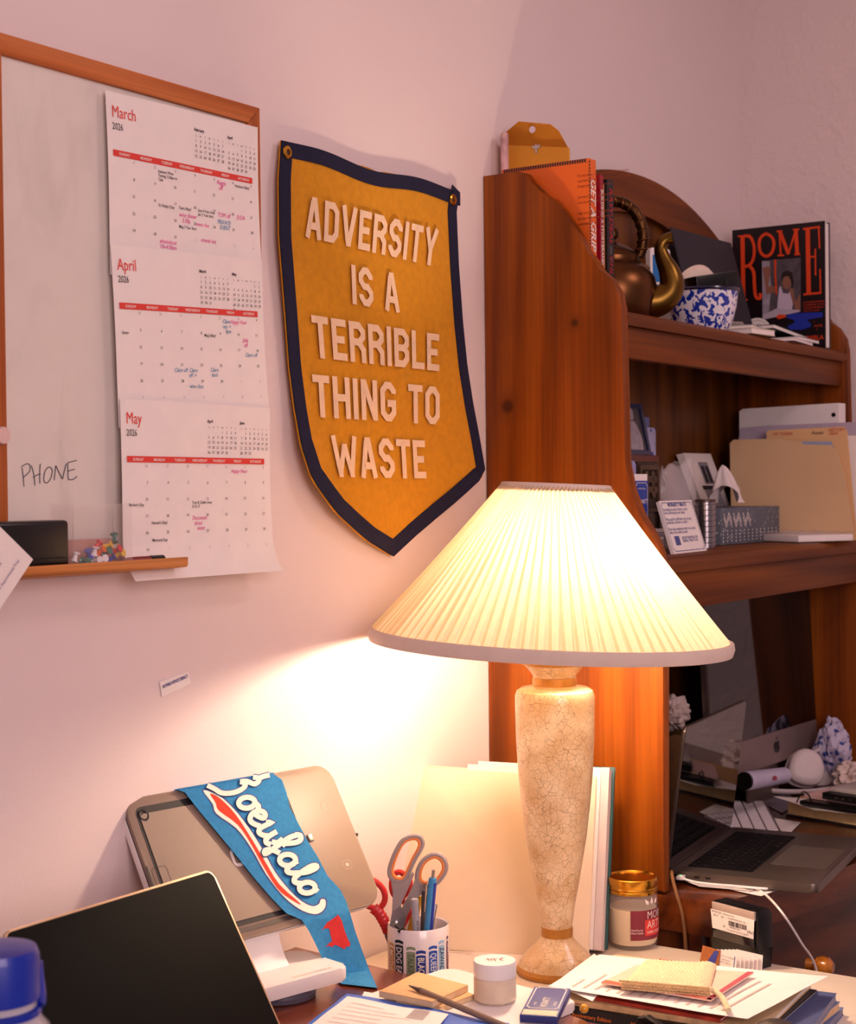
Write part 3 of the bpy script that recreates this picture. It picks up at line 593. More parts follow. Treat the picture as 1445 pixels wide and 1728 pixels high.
# ================================================================ felt pennant
BLOCK = {}
def blk(ch, w=.62, s=.19, c=.14):
    l, r, b, t, m = s/2, w-s/2, s/2, 1-s/2, .5
    O = [(l+c, b), (l, b+c), (l, t-c), (l+c, t), (r-c, t), (r, t-c), (r, b+c), (r-c, b)]
    D = {'A': [[(l*.9, 0), (w*.44, t)], [(w*.56, t), (w-l*.9, 0)], [(w*.34, t), (w*.66, t)], [(l+.09, .3), (r-.09, .3)]], 'D': [[(l, b), (l, t), (r-c, t), (r, t-c), (r, b+c), (r-c, b), 0]], 'V': [[(l*.9, 1), (w*.46, b)], [(w*.54, b), (w-l*.9, 1)], [(w*.34, b), (w*.66, b)]],
     'E': [[(w, t), (l, t), (l, b), (w, b)], [(l, m), (w*.86, m)]], 'R': [[(l, 0), (l, t), (r-c, t), (r, t-c), (r, m+c), (r-c, m), (l, m)], [(r-c*1.3, m), (r, m-c*1.3), (r, 0)]],
     'S': [[(r, t-.2), (r, t-c), (r-c, t), (l+c, t), (l, t-c), (l, m+c), (l+c, m), (r-c, m), (r, m-c), (r, b+c), (r-c, b), (l+c, b), (l, b+c), (l, b+.2)]], 'I': [[(s/2, 0), (s/2, 1)]], 'T': [[(0, t), (w, t)], [(w/2, 0), (w/2, t)]],
     'Y': [[(l*.9, 1), (w/2, .42)], [(w/2, .42), (w-l*.9, 1)], [(w/2, 0), (w/2, .5)]], 'B': [[(l, b), (l, t), (r-c, t), (r, t-c), (r, m+c*.8), (r-c*.8, m), (r, m-c*.8), (r, b+c), (r-c, b), 0], [(l, m), (r-c, m)]], 'L': [[(l, 1), (l, b), (w, b)]],
     'H': [[(l, 0), (l, 1)], [(r, 0), (r, 1)], [(l, m), (r, m)]], 'N': [[(l, 0), (l, 1)], [(r, 0), (r, 1)], [(l*1.1, .97), (w-l*1.1, .03)]], 'G': [[(r, t-.2), (r, t-c), (r-c, t), (l+c, t), (l, t-c), (l, b+c), (l+c, b), (r-c, b), (r, b+c), (r, .46), (w*.45, .46)]],
     'O': [O+[0]], 'W': [[(l*.7, 1), (w*.27, b)], [(w*.27, b), (w*.5, .8)], [(w*.5, .8), (w*.73, b)], [(w*.73, b), (w-l*.7, 1)], [(w*.18, b), (w*.36, b)], [(w*.64, b), (w*.82, b)]]}
    return D[ch]
PWX = {'I': .19, 'W': .92, 'T': .58, ' ': .28, 'A': .66, 'V': .66, 'L': .54, 'E': .54, 'Y': .64}
PC = thing('felt_pennant', 'mustard felt pennant with navy border reading ADVERSITY IS A TERRIBLE THING TO WASTE', 'pennant', P(640, 300, Y=-.008))
LB = [(0, 474, 237, .010), (.12, 470, 300, .014), (.28, 471, 400, .016), (.45, 481, 525, .014), (.58, 488, 620, .013), (.7, 497, 690, .016), (.79, 508, 752, .024), (.86, 526, 808, .028), (.92, 566, 864, .028), (.97, 618, 912, .018), (1, 661, 938, .010)]
RB = [(0, 775, 325, .010), (.12, 769, 356, .011), (.28, 773, 450, .010), (.45, 780, 545, .010), (.58, 787, 615, .010), (.7, 797, 680, .010), (.79, 808, 738, .010), (.86, 819, 801, .012), (.92, 772, 844, .012), (.97, 707, 898, .010), (1, 663, 939, .010)]
def bnd(L, t):
    for a, c in zip(L, L[1:]):
        if t <= c[0]: k = (t-a[0])/(c[0]-a[0]); return P(a[1]+(c[1]-a[1])*k, a[2]+(c[2]-a[2])*k, Y=-(a[3]+(c[3]-a[3])*k))
    return P(L[-1][1], L[-1][2], Y=-L[-1][3])
TOPW = [(i/40, .0028*sin(pi*i/40)*sin(2*pi*i/40*1.5+.4)) for i in range(41)]
def pen(u, v, h=0):
    a, c = bnd(LB, v), bnd(RB, v); p = a.lerp(c, u)
    e = max(0, 1-u*6)**1.5; p.y = a.y*e + (-.011)*(1-e) if u < .5 else -.011 + (c.y+.011)*max(0, u-.85)/.15
    for x, y in zip(TOPW, TOPW[1:]):
        if x[0] <= u <= y[0]: p.z += max(0, 1-v*8)*(x[1]+(y[1]-x[1])*(u-x[0])/(y[0]-x[0]))
    p.y -= h; return p
FELT = mat('mustard_felt', 'C98708', .95, var=.08, vs=90, bump=.35, bs=700, sheen=.05); NAVY = mat('navy_felt', '141432', .95, var=.12, vs=90, bump=.35, bs=700)
b = MB(); b.grid(lambda u, v: pen(u, min(v, .9985), 0), 24, 60, th=.002); put('felt_panel', b, FELT, PC)
# navy border: four strips following the outline
def strip(edge, wm_):
    b = MB(); n = 40
    def fn(s_, k):
        p = edge(s_); q = edge(min(1, s_+.01))-edge(max(0, s_-.01)); q.y = 0; q.normalize(); nrm = Vector((-q.z, 0, q.x)); return p + nrm*wm_*k*-1
    b.grid(lambda u, v: fn(u, v)+Vector((0, -.0022, 0)), n, 1, th=.0016); return b
BWID = .026
put('top_border', strip(lambda s_: pen(s_, 0), .021), NAVY, PC)
put('left_border', strip(lambda s_: pen(0, 1-s_), BWID*.92), NAVY, PC); put('right_border', strip(lambda s_: pen(1, s_), BWID*.92), NAVY, PC)
for gx, gy in ((485, 257), (764.5, 337)):
    p = P(gx, gy, Y=-.0148); b = MB(); b.lathe([(.004, 0), (.0042, .0022), (.0065, .0026), (.0088, .0012), (.009, 0)], 28, M=Matrix.Translation(p) @ Matrix.Rotation(rad(90), 4, 'X')); g = put('grommet', b, GOLD, PC)
    b = MB(); b.lathe([(0, 0), (.0042, 0)], 20, M=Matrix.Translation(p+Vector((0, -.0004, 0))) @ Matrix.Rotation(rad(90), 4, 'X')); put('grommet_hole', b, mat('hole_dark', '4A3020', .8), g)
LET = mat('cream_felt_letters', 'E9C9A6', .9, var=.03, vs=90, bump=.15, bs=600)
def line(txt, tl, bl, tr, br):
    q = [P(*p, Y=-.0150) for p in (tl, bl, tr, br)]
    adv = [PWX.get(c, .62) for c in txt]; gap = .105; tot = sum(adv)+gap*(len(txt)-1); b = MB(); x = 0
    for c, a in zip(txt, adv):
        if c == ' ': put('lettering', b, LET, PC, smooth=0); b = MB()
        else:
            w = {'W': .92}.get(c, a)
            for si, s_ in enumerate(blk(c, w)):
                cl = s_[-1] == 0; pts = s_[:-1] if cl else s_
                b.ribbon(pts, .175 if c not in 'W' else .16, lambda X, Yv, h: (q[1].lerp(q[0], Yv)).lerp(q[3].lerp(q[2], Yv), (x+X)/tot)+Vector((0, -h, 0)), closed=cl, h=.00025*si, ramp=1e-5)
        x += a+gap
    put('lettering', b, LET, PC, smooth=0)
line('ADVERSITY', (517, 329), (515.5, 400), (741, 388), (734, 450))
line('IS A', (592.6, 446), (595, 513), (672, 462), (675, 528))
line('TERRIBLE', (525, 530.7), (531, 603.5), (741.5, 564), (741.5, 627))
line('THING TO', (526.6, 631), (531, 703.5), (742.5, 653), (742.5, 717))
line('WASTE', (558.7, 734.3), (565, 806), (717, 743), (720, 808))
# ================================================================ top shelf of the hutch
ZT = 1.6975
def book(label, fr, w, h, th, cover, page=PAPER, group=None, name='book', cat='book', spine_round=0, cth=.0018, soft=False):
    """upright or lying book: frame origin at the lower spine corner of the front cover; x along cover width away from the spine, y up, h (into the book) = -n"""
    t = thing(name, label, cat, fr(w/2, 0, -th/2), group=group)
    b = MB(); b.prism(rect(w, h), -cth, 0, fn=fr.c); put('front_cover', b, cover, t)
    b = MB(); b.prism(rect(w, h), -th, -th+cth, fn=fr.c); put('back_cover', b, cover, t)
    b = MB(); b.prism(rect(cth, h), -th+cth, -cth, fn=fr.c); put('spine', b, cover, t)
    i = 0 if soft else .003
    b = MB(); b.prism(rect(w-cth-i, h-2*i, cth, i), -th+cth, -cth, fn=fr.c); put('page_block', b, page, t)
    return t
# orange hardback: cover faces the lamp side, spine to the room
ORC = mat('orange_jacket', 'E0661C', .45, var=.02); OX = 2.2915; OY = P(994, 300, X=2.2915).y
class FrN(Fr):
    def __init__(s, o, x, y=None):
        Fr.__init__(s, o, x, y); s.n = -s.n
fr = FrN((OX, OY, ZT), (0, 1, 0)); OH = .2445
ob = book('orange hardback with black chevron edging and white vertical title at left end', fr, .16, OH, .024, ORC)
b = MB()
for i in range(34): b.prism([(.004+i*.0045, OH-.006), (.0065+i*.0045, OH-.006), (.0085+i*.0045, OH-.003), (.0065+i*.0045, OH), (.004+i*.0045, OH), (.0055+i*.0045, OH-.003)], .0002, .0006, fn=fr.c)
put('chevron_edging', b, INK, ob)
b = MB()
for i, s_ in enumerate(['Do you shoot. 368 representing the European', 'experience, every first weekend and yet it is the', 'Escape your comfort zone, try...', '', 'you see it will, no the dinner ate and', 'you can say one sunny spirit, you', '', 'read more when moonlights and your', 'last moonlight together to keep', 'memorable, it with']):
    b.text(s_, .145, OH-.028-i*.0085, .0062, lambda x, y, h: fr(.165-x, y, h), sx=.78, h=.0006)
put('back_blurb', b, mat('brown_print', '7A2E10', .7), ob, smooth=0)
fs = Fr((OX, OY-.0004, ZT), (1, 0, 0))                 # spine frame, x across the spine, normal to the room
b = MB(); b.text('GET A GRIP', -(OH-.03), .0055, .0225, lambda x, y, h: fs(y, -x, h), bold=.02, shear=.2, sx=.98); put('spine_title', b, LABELW, ob, smooth=0)
b = MB(); b.text('WICKMAN', -(OH-.176), .007, .0125, lambda x, y, h: fs(y, -x, h), bold=.015, shear=.2); put('spine_author', b, INK, ob, smooth=0)
b = MB(); [b.prism(rect(.003, .0028, .0005, .004+i*.0052), .0001, .0005, fn=fs.c) for i in range(46)]; put('spine_edging', b, INK, ob)
# red book and tan book
RB_ = mat('crimson_cover', '9E1228', .4, var=.03)
fr2 = FrN((2.3465, -.172, ZT), (0, 1, 0)); t = book('slim crimson book with white spine title beside the orange one', fr2, .14, .228, .012, RB_)
f2 = Fr((2.3465, -.1724, ZT), (1, 0, 0)); b = MB(); b.text('BUILDING A STORYBRAND', -.205, .003, .0105, lambda x, y, h: f2(y, -x, h), bold=.02, sx=.95); put('spine_title', b, LABELW, t, smooth=0)
fr3 = FrN((2.3605, -.168, ZT), (0, 1, 0)); book('tan paperback squeezed between the crimson and the black books', fr3, .135, .216, .009, mat('tan_cover', 'C98F52', .6), mat('tan_page', 'D8AE78', .8))
BKC = mat('black_jacket', '17151B', .4, var=.1)
fr4 = FrN((2.3715, -.172, ZT), (0, 1, 0)); t = book('black book with red RAW DEAL lettering on its spine next to the kettle', fr4, .14, .2245, .0225, BKC)
f4 = Fr((2.3715, -.1724, ZT), (1, 0, 0)); RAW = mat('dull_red_print', 'A8202A', .6)
b = MB(); b.text('RAW DEAL', -.212, .006, .0185, lambda x, y, h: f4(y, -x, h), bold=.012, shear=.15, sx=1.0); b.text('CHLOE S', -.103, .006, .0175, lambda x, y, h: f4(y, -x, h), bold=.012, shear=.15); put('spine_title', b, RAW, t, smooth=0)
b = MB(); b.text('the of', -.118, .008, .010, lambda x, y, h: f4(y, -x, h), shear=.4); put('spine_ornament', b, GREYINK, t, smooth=0)
# manila envelope with clasp, magazine roll behind it
MAN = mat('manila_envelope', 'D9952C', .75, var=.04, vs=14); MAND = mat('manila_inside', 'B97A22', .8)
fe = FrN((2.3175, P(959, 260, X=2.3175).y, ZT), (0, 1, 0)); t = thing('clasp_envelope', 'open manila clasp envelope sticking up behind the orange book', 'envelope', fe(.06, 0))
b = MB(); b.prism([(0, 0), (.127, 0), (.127, .292), (.0, .272)], -.006, 0, fn=fe.c); put('pocket', b, MAN, t)
b = MB(); q = [(.127, .292, 0), (0, .272, 0), (.010, .298, .012), (.022, .309, .018), (.082, .322, .016), (.118, .306, .008)]; b.poly([fe(*p_) for p_ in q]); bmesh.ops.solidify(b.bm, geom=b.bm.faces[:], thickness=.0008); put('flap', b, MAN, t)
b = MB(); b.lathe([(0, .0), (.0058, 0), (.0058, .0009), (0, .0009)], 20, M=Matrix.Translation(fe(.056, .305, .0168)) @ fe.mat().to_3x3().to_4x4()); put('clasp_hole', b, mat('hole_ring', 'CDB8C4', .6), t)
b = MB(); b.prism([(.050, .279), (.058, .276), (.0655, .279), (.0655, .2825), (.058, .2815), (.050, .2825)], .0, .0022, fn=fe.c); b.prism([(.0565, .27), (.060, .27), (.060, .289), (.0565, .289)], .0, .0016, fn=fe.c); put('clasp', b, STEEL, t)
t = thing('rolled_magazine', 'rolled magazine with pink and white cover at the far left of the top shelf', 'magazine', (2.2995, -.0225, ZT))
def magm():
    m = mat('magazine_print', 'C9A0A0', .5, var=.5, vs=32); return m
b = MB(); b.lathe([(.0, 0), (.0065, 0), (.0065, .302), (.0055, .306), (.004, .303), (0, .30)], 20); put('roll', b, magm(), t, world=False)

# kettle
KB = P(1036, 525, Y=-.128); KC = Vector((KB.x, KB.y, ZT)); KS = FPX/((KC-CAM).dot(_F))
BRASS = mat('aged_copper', '6A452A', .33, 1, var=.2, vs=12); BRASS2 = mat('aged_brass', '6E5224', .32, 1, var=.2, vs=20); DARKB = mat('dark_bronze', '4A3018', .35, .9, var=.25, vs=40)
t = thing('kettle', 'copper kettle with twisted brass handle and swan spout on the top shelf', 'kettle', KC)
kz = lambda y: (533-y)/KS
b = MB(); b.lathe([(0, 0), (.052, 0), (.058, .003), (.068, .024), (.0735, .045), (.074, .06), (.070, .078), (.060, .092), (.049, .101), (.043, .104), (.0425, .108)], 56); put('body', b, BRASS, t, world=False)
b = MB(); b.lathe([(.0445, .103), (.0455, .106), (.0455, .112), (.044, .114), (.043, .116), (.036, .123), (.022, .132), (.009, .138), (0, .139)], 48); lid = put('lid', b, BRASS, t, world=False)
b = MB(); b.lathe([(0, .137), (.005, .138), (.0045, .143), (.009, .148), (.010, .155), (.007, .162), (0, .164)], 24); put('lid_knob', b, DARKB, lid, world=False)
rd = Vector((.45, -.893, 0)).normalized()
ha = []
for i in range(49):
    a = -.55+(pi+1.10)*i/48; ha.append(rd*(.0505*cos(a)*(1.0 if a < pi/2 else 1.0))+Vector((0, 0, .146+.062*sin(a))))
b = MB(); b.tube([p_ for p_ in ha], [.0088*(1+.10*abs(sin(i*.72))) for i in range(49)], 14)
sp_ = []
for i in range(300):
    q = i/299*48; k = min(47, int(q)); c = ha[k].lerp(ha[k+1], q-k); tg = (ha[k+1]-ha[k]).normalized(); x = tg.cross(Vector((rd.y, -rd.x, 0))).normalized(); y = tg.cross(x); a = i*.34
    sp_.append(c+(x*cos(a)+y*sin(a))*.0088)
h_ = put('handle', b, DARKB, t, world=False)
b = MB(); b.tube(sp_, .0021, 6); put('twist_wire', b, BRASS, h_, world=False)
for s_ in (1, -1):
    b = MB(); p_ = rd*(.051*s_)+Vector((0, 0, .1)); b.box(p_, (.026, .016, .004), (0, rad(38*s_), math.atan2(rd.y, rd.x)), .001)
    put('handle_lug', b, DARKB, t, world=False)
sp = [(.050, .036), (.074, .038), (.092, .050), (.098, .066), (.094, .086), (.085, .106), (.080, .122), (.082, .134), (.090, .141), (.099, .143)]; rs = [.030, .027, .0235, .021, .018, .014, .0115, .0105, .0105, .0115]
pp = smooth_path([rd*x+Vector((0, 0, z)) for x, z in sp], 5); rr = smooth_path([Vector((r_, 0, 0)) for r_ in rs], 5)
b = MB(); b.tube(pp, [v.x for v in rr], 24); put('spout', b, BRASS2, t, world=False)
e_ = pp[-1]; d_ = (pp[-1]-pp[-2]).normalized(); b = MB(); b.lathe([(0, 0), (.009, .0003)], 20, M=Matrix.Translation(e_+d_*.0003) @ d_.to_track_quat('Z', 'Y').to_matrix().to_4x4()); put('spout_mouth', b, mat('mouth_dark', '120B06', .6), t, world=False)

# blue card box behind the spout, black folder box, bowl
fb = Fr(P(1098, 482, Y=-.075), (.93, -.36, 0)); t = thing('card_box', 'small white box with blue printed squares behind the kettle spout', 'box', fb(.012, 0))
fb = Fr((fb.o.x, fb.o.y, ZT), (.93, -.36, 0)); bh = P(1100, 418, Y=-.075).z-ZT
b = MB(); b.prism(rrect(.05, bh, .006), -.012, 0, fn=fb.c); put('carton', b, WHITEP, t)
b = MB(); b.prism(rect(.036, bh*.30, .006, bh*.62), 0, .0004, fn=fb.c); b.prism(rect(.036, bh*.26, .006, bh*.28), 0, .0004, fn=fb.c); put('blue_print', b, mat('print_blue', '1F6FB4', .5), t)
tl, tr, br = P(1129, 383, Y=-.055), P(1231, 405, Y=-.065), P(1262, 560, Y=-.12)
fk = Fr((tl.x, -.118, ZT), (tr.x-tl.x, -.01, 0), Vector((0, .060, tl.z-ZT))); wk = (tr-tl).length; hk = (Vector((0, .060, tl.z-ZT))).length
t = thing('document_box', 'plain black rigid folder leaning against the hutch back behind the bowl', 'folder', fk(wk/2, 0)); FOLD = mat('charcoal_card', '2B2730', .7, var=.04)
b = MB(); b.prism(rect(wk, hk), -.004, 0, fn=fk.c, bev=.001); put('front_board', b, FOLD, t)
b = MB(); b.prism(rect(wk-.01, hk-.01, .005, .002), -.016, -.006, fn=fk.c); put('back_board', b, BLACKP, t)
bp = P(1186, 540, Y=-.180); BC = Vector((bp.x, bp.y, ZT))
def enamel():
    m = mat('speckled_enamel', 'E6E2EA', .15, coat=.6, var=.02); n = m.node_tree.nodes; l = m.node_tree.links; q = n['Principled BSDF']
    tc = n.new('ShaderNodeTexCoord'); a = n.new('ShaderNodeTexNoise'); a.inputs['Scale'].default_value = 95; a.inputs['Detail'].default_value = 1.5; a.inputs['Distortion'].default_value = .6; l.new(tc.outputs['Object'], a.inputs['Vector'])
    r = n.new('ShaderNodeMapRange'); r.inputs[1].default_value = .50; r.inputs[2].default_value = .53; l.new(a.outputs[0], r.inputs[0])
    old = q.inputs['Base Color'].links[0].from_socket; x = n.new('ShaderNodeMixRGB'); l.new(r.outputs[0], x.inputs[0]); l.new(old, x.inputs[1]); x.inputs[2].default_value = lin('16339E'); l.new(x.outputs[0], q.inputs['Base Color']); return m
t = thing('enamel_bowl', 'blue and white speckled enamel bowl on the top shelf', 'bowl', BC)
b = MB(); b.lathe([(0, 0), (.041, 0), (.046, .003), (.054, .020), (.060, .042), (.0645, .074), (.0628, .074), (.058, .042), (.052, .021), (.044, .006), (0, .004)], 56); put('bowl_body', b, enamel(), t, world=False)
b = MB(); b.lathe([(.0625, .0715), (.0655, .0715), (.0685, .0742), (.0675, .0772), (.0625, .0772), (.0625, .0715)], 56); put('rolled_rim', b, mat('navy_enamel', '16183A', .2, coat=.5), t, world=False)
t = thing('cream_dish', 'cream round dish tipped on its side inside the speckled bowl', 'dish', BC+Vector((.012, .012, .052)))
b = MB(); b.lathe([(0, 0), (.03, .001), (.046, .010), (.049, .022), (.0475, .022), (.044, .012), (.03, .004), (0, .003)], 40, M=Matrix.Translation(BC+Vector((.018, .012, .072))) @ Vector((.35, .85, .45)).to_track_quat('Z', 'Y').to_matrix().to_4x4()); put('dish_body', b, mat('cream_ceramic', 'E4D2C2', .3), t)
dv = Fr(BC+Vector((-.045, -.012, .071)), (.83, -.53, .16), (0, 0, 1)); t = thing('power_adapter', 'black box-shaped adapter resting on the speckled bowl', 'adapter', dv(.03, 0))
b = MB(); b.prism(rect(.088, .026), -.04, 0, fn=dv.c, bev=.0015); put('housing', b, BLACKP, t)
b = MB(); b.prism(rect(.008, .010, .058, .002), 0, .0012, fn=dv.c); put('socket_slot', b, mat('slot_black', '020203', .5), t)
b = MB(); b.prism(rrect(.007, .005, .001, x0=-.001, y0=.001), 0, .0009, fn=dv.c); put('green_light', b, mat('green_led', '20B060', .4, emit=(.1, .8, .3), es=.25), t)

# ROME cookbook standing against the right end, facing the room's left
RX = 3.2; tlr, trr, brr = P(1236, 389, X=RX), P(1392, 371, X=RX), P(1397, 590, X=RX)
RH = tlr.z-ZT+.0005; RW = tlr.y-trr.y
fR = Fr((RX, tlr.y, ZT), (0, -1, 0)); JK = mat('maroon_black_jacket', '170A10', .35, var=.05)
t = thing('cookbook', 'dark cookbook titled ROME in tall orange letters facing out on the top shelf', 'book', (RX+.015, tlr.y-RW/2, ZT))
b = MB(); b.prism(rect(RW, RH), -.003, 0, fn=fR.c); put('front_cover', b, JK, t)
b = MB(); b.prism(rect(RW-.004, RH-.006, .002, .003), -.0275, -.003, fn=fR.c); put('page_block', b, PAPER, t)
b = MB(); b.prism(rect(RW, RH), -.0305, -.0275, fn=fR.c); put('back_cover', b, mat('jacket_back', '2A2228', .4), t)
b = MB(); b.prism(rect(.003, RH), -.0275, -.003, fn=fR.c); put('spine', b, JK, t)
rf = lambda px, py, h=0: (lambda q: Vector((RX-h-.0005, q.y, q.z)))(P(px, py, X=RX))
cr = lambda L: [(1100+x/4.188, 380+y/4.188) for x, y in L]
ORL = mat('rome_orange', 'D8400E', .55)
b = MB()
rk = [0]
def rib(L, w, cl=False):
    rk[0] += 1; b.ribbon(smooth_path([Vector(q) for q in cr(L)], 4, cl) if len(L) > 2 else [Vector(q) for q in cr(L)], w, rf, closed=cl, h=.00012*(rk[0] % 8))
rib([(643, 78), (650, 525)], 7); rib([(610, 80), (700, 72)], 3); rib([(640, 525), (680, 528)], 3)
rib([(655, 76), (700, 85), (725, 150), (722, 230), (695, 280), (660, 292)], 5); rib([(690, 282), (722, 330), (728, 420), (738, 505), (768, 515), (770, 480)], 5.5)
put('letter_r', b, ORL, t, smooth=0); b = MB()
rib([(812, 62), (855, 90), (866, 140), (850, 195), (812, 220), (774, 195), (762, 140), (772, 90)], 5, True); put('letter_o', b, ORL, t, smooth=0); b = MB()
rib([(905, 45), (915, 212)], 3); rib([(908, 45), (968, 205)], 6); rib([(968, 205), (1020, 32)], 3); rib([(1020, 30), (1030, 205)], 6.5); rib([(885, 45), (925, 42)], 3); rib([(1000, 33), (1045, 29)], 3); rib([(892, 215), (938, 213)], 3); rib([(1010, 208), (1052, 205)], 3); put('letter_m', b, ORL, t, smooth=0); b = MB()
rib([(1105, 22), (1112, 485)], 7.5); rib([(1072, 28), (1190, 12)], 3.5); rib([(1182, 14), (1188, 165)], 2.5); rib([(1110, 225), (1160, 222)], 3); rib([(1158, 165), (1160, 355)], 2.5); rib([(1075, 490), (1200, 478)], 3.5); rib([(1192, 310), (1196, 480)], 2.5); put('letter_e', b, ORL, t, smooth=0)
def pat(nm, L, m, h=.0004):
    b = MB(); b.poly([rf(x, y, h) for x, y in cr(L)]); return put(nm, b, m, t, smooth=0)
ph = pat('cover_photo', [(780, 252), (1055, 230), (1055, 610), (785, 670)], mat('photo_grey', '50474E', .5, var=.3, vs=60), .0003)
def sub(nm, L, m, h):
    b = MB(); b.poly([rf(x, y, h) for x, y in cr(L)]); return put(nm, b, m, ph, smooth=0)
SK = mat('photo_skin', '8A5A48', .6)
sub('curtain', [(782, 255), (835, 255), (845, 440), (830, 640), (786, 660)], mat('photo_pale', '9A8F9E', .6, var=.2, vs=80), .0005); sub('raised_arm', [(785, 300), (840, 290), (842, 330), (826, 430), (890, 435), (885, 470), (812, 490), (800, 400)], SK, .0007)
sub('face', [(x, y) for x, y in circ(957, 405, 32, 16, 48)], SK, .0008); sub('hair', [(918, 380), (925, 335), (960, 318), (995, 335), (1008, 400), (995, 470), (988, 400), (970, 360), (935, 365), (925, 400)], mat('photo_hair', '1E1414', .6), .001)
sub('white_top', [(905, 440), (915, 430), (930, 480), (970, 485), (985, 450), (1000, 560), (990, 615), (885, 620), (895, 520)], mat('photo_white', 'C4B4C8', .6), .0009); sub('bent_arm', [(975, 450), (1000, 445), (1020, 540), (1052, 480), (1055, 600), (1020, 600), (985, 500)], SK, .0011)
sub('tablecloth', [(786, 640), (880, 590), (1050, 600), (1052, 612), (790, 668)], mat('photo_cloth', 'B4A6B6', .6), .0012); sub('drink_ribbon', [(868, 245), (884, 242), (882, 330), (890, 480), (882, 500), (872, 400)], ORL, .0012); sub('food', [(880, 650), (900, 630), (945, 632), (955, 650), (900, 665)], ORL, .0013)
b = MB(); b.poly([rf(x, y, .0009) for x, y in cr([(945, 650), (985, 625), (1120, 618), (1210, 615), (1212, 650), (1100, 668), (1130, 700), (1125, 720), (1060, 740), (980, 740), (960, 715), (1010, 690), (1010, 672)])]); put('blue_shape', b, mat('rome_blue', '1C2FA0', .5), t, smooth=0)
fR2 = lambda x, y, h=0: Vector((RX-h, tlr.y-x, ZT+y))
b = MB(); q = P(1361, 574, X=RX); b.text('PARLA', tlr.y-q.y, q.z-ZT, .0125, fR2, bold=.02, h=.0006); q = P(1356, 512, X=RX)
for i, s_ in enumerate(['A MODERN ROMAN', 'COOKBOOK OF TALES', 'AND RECIPES FROM', 'THE CITY NOW']): b.text(s_, tlr.y-q.y, q.z-ZT-i*.0058, .0048, fR2, h=.0006)
q = P(1378, 545, X=RX)
for i, (s_, dx) in enumerate([('*', -.006), ('KATIE', -.004), ('*', 0)]): b.text(s_, tlr.y-q.y+dx, q.z-ZT-i*.008, .0065, fR2, h=.0006)
put('author', b, ORL, t, smooth=0)
# white-edged book behind the cookbook
t = thing('book', 'white-edged book standing right behind the dark cookbook', 'book', (3.25, -.15, ZT)); f_ = Fr((3.2335, -.05, ZT), (0, -1, 0)); b = MB(); b.prism(rect(.175, .252), -.018, -.002, fn=f_.c); put('page_block', b, PAPER, t)
b = MB(); b.prism(rect(.173, .256), -.002, 0, fn=f_.c); put('front_cover', b, mat('slate_cover', '3A3440', .5), t); b = MB(); b.prism(rect(.173, .256), -.02, -.018, fn=f_.c); put('back_cover', b, mat('slate_cover', '3A3440', .5), t)
# round paper fan / badge in front of the cookbook
q = P(1276, 519, X=3.185); t = thing('paper_disc', 'round white printed coaster propped against the dark cookbook', 'coaster', (3.18, q.y, ZT+.002)); fd = Fr((3.183, q.y, ZT+.0365), (0, -1, 0), (.16, 0, 1))
b = MB(); b.prism(circ(0, 0, .0345, 36), -.0015, 0, fn=fd.c); put('disc', b, PAPER, t)
b = MB(); b.text('ROMA', -.012, .016, .008, fd, h=.0004); b.ribbon(circ(0, 0, .029, 30), .0008, fd, closed=True, h=.0004); put('ring_print', b, GREYINK, t, smooth=0)
b = MB(); b.poly([fd(x, y, .0005) for x, y in [(-.006, -.02), (.004, -.022), (.008, -.002), (.002, .008), (-.005, .004)]]); put('red_emblem', b, RAW, t, smooth=0)
# stack of booklets in front of the cookbook
def lying(label, px, py, w, d, th, z, rz, m, page=PAPER, name='booklet', cat='booklet', tilt_=(0, 0), Y=None, group=None):
    c = P(px, py, Y=Y) if Y is not None else P(px, py, Z=z)
    t = thing(name, label, cat, (c.x, c.y, z), (tilt_[0], tilt_[1], rz), group)
    b = MB(); b.box((0, 0, th*.06+th*.06), (w, d, th*.12)); put('back_cover', b, m, t, world=False)
    b = MB(); b.box((0, 0, th*.5), (w-.002, d-.002, th*.76)); put('page_block', b, page, t, world=False)
    b = MB(); b.box((0, 0, th*.94), (w, d, th*.12)); put('front_cover', b, m, t, world=False); return t
lying('white booklet at the bottom of the pile before the dark cookbook', 1310, 573, .15, .11, .006, ZT, .12, mat('pale_cover', 'D8CCD0', .5), Y=-.190)
lying('black booklet just above the white one in the pile before the cookbook', 1325, 565, .13, .10, .008, ZT+.0065, .05, BKC, Y=-.185)
lying('cream rounded notebook in the pile next to the speckled bowl', 1240, 556, .09, .12, .012, ZT+.0, -.1, mat('cream_cover', 'CDBEA6', .6), Y=-.190, cat='notebook', name='notebook')
lying('dark green booklet slanting on top of the pile before the cookbook', 1300, 545, .15, .09, .009, ZT+.020, -.08, mat('green_cover', '1E3A2C', .5), Y=-.165, tilt_=(0, .10))
lying('pale grey booklet lying over the cream notebook beside the bowl', 1236, 540, .085, .10, .010, ZT+.0135, .15, mat('grey_green_cover', 'A8A49C', .6), Y=-.165)
t = thing('paper_scrap', 'curled white paper scrap with a red corner on the booklet pile', 'paper', P(1248, 538, Y=-.15)); o_ = Vector((P(1240, 536, Y=-.15).x, -.15, ZT+.026))
b = MB(); b.grid(lambda u, v: o_+Vector((.07*u-.01, .05*v-.02, .018*(2*u-1)**2*.6+.004*v)), 10, 4, th=.0006); put('sheet', b, PAPER, t)
b = MB(); b.grid(lambda u, v: o_+Vector((.07*(u*.2)-.01, .05*v-.02, .018*(2*u*.2-1)**2*.6+.004*v+.0009)), 3, 3); put('red_corner', b, RAW, t)
# ================================================================ middle shelf
ZM = 1.3125
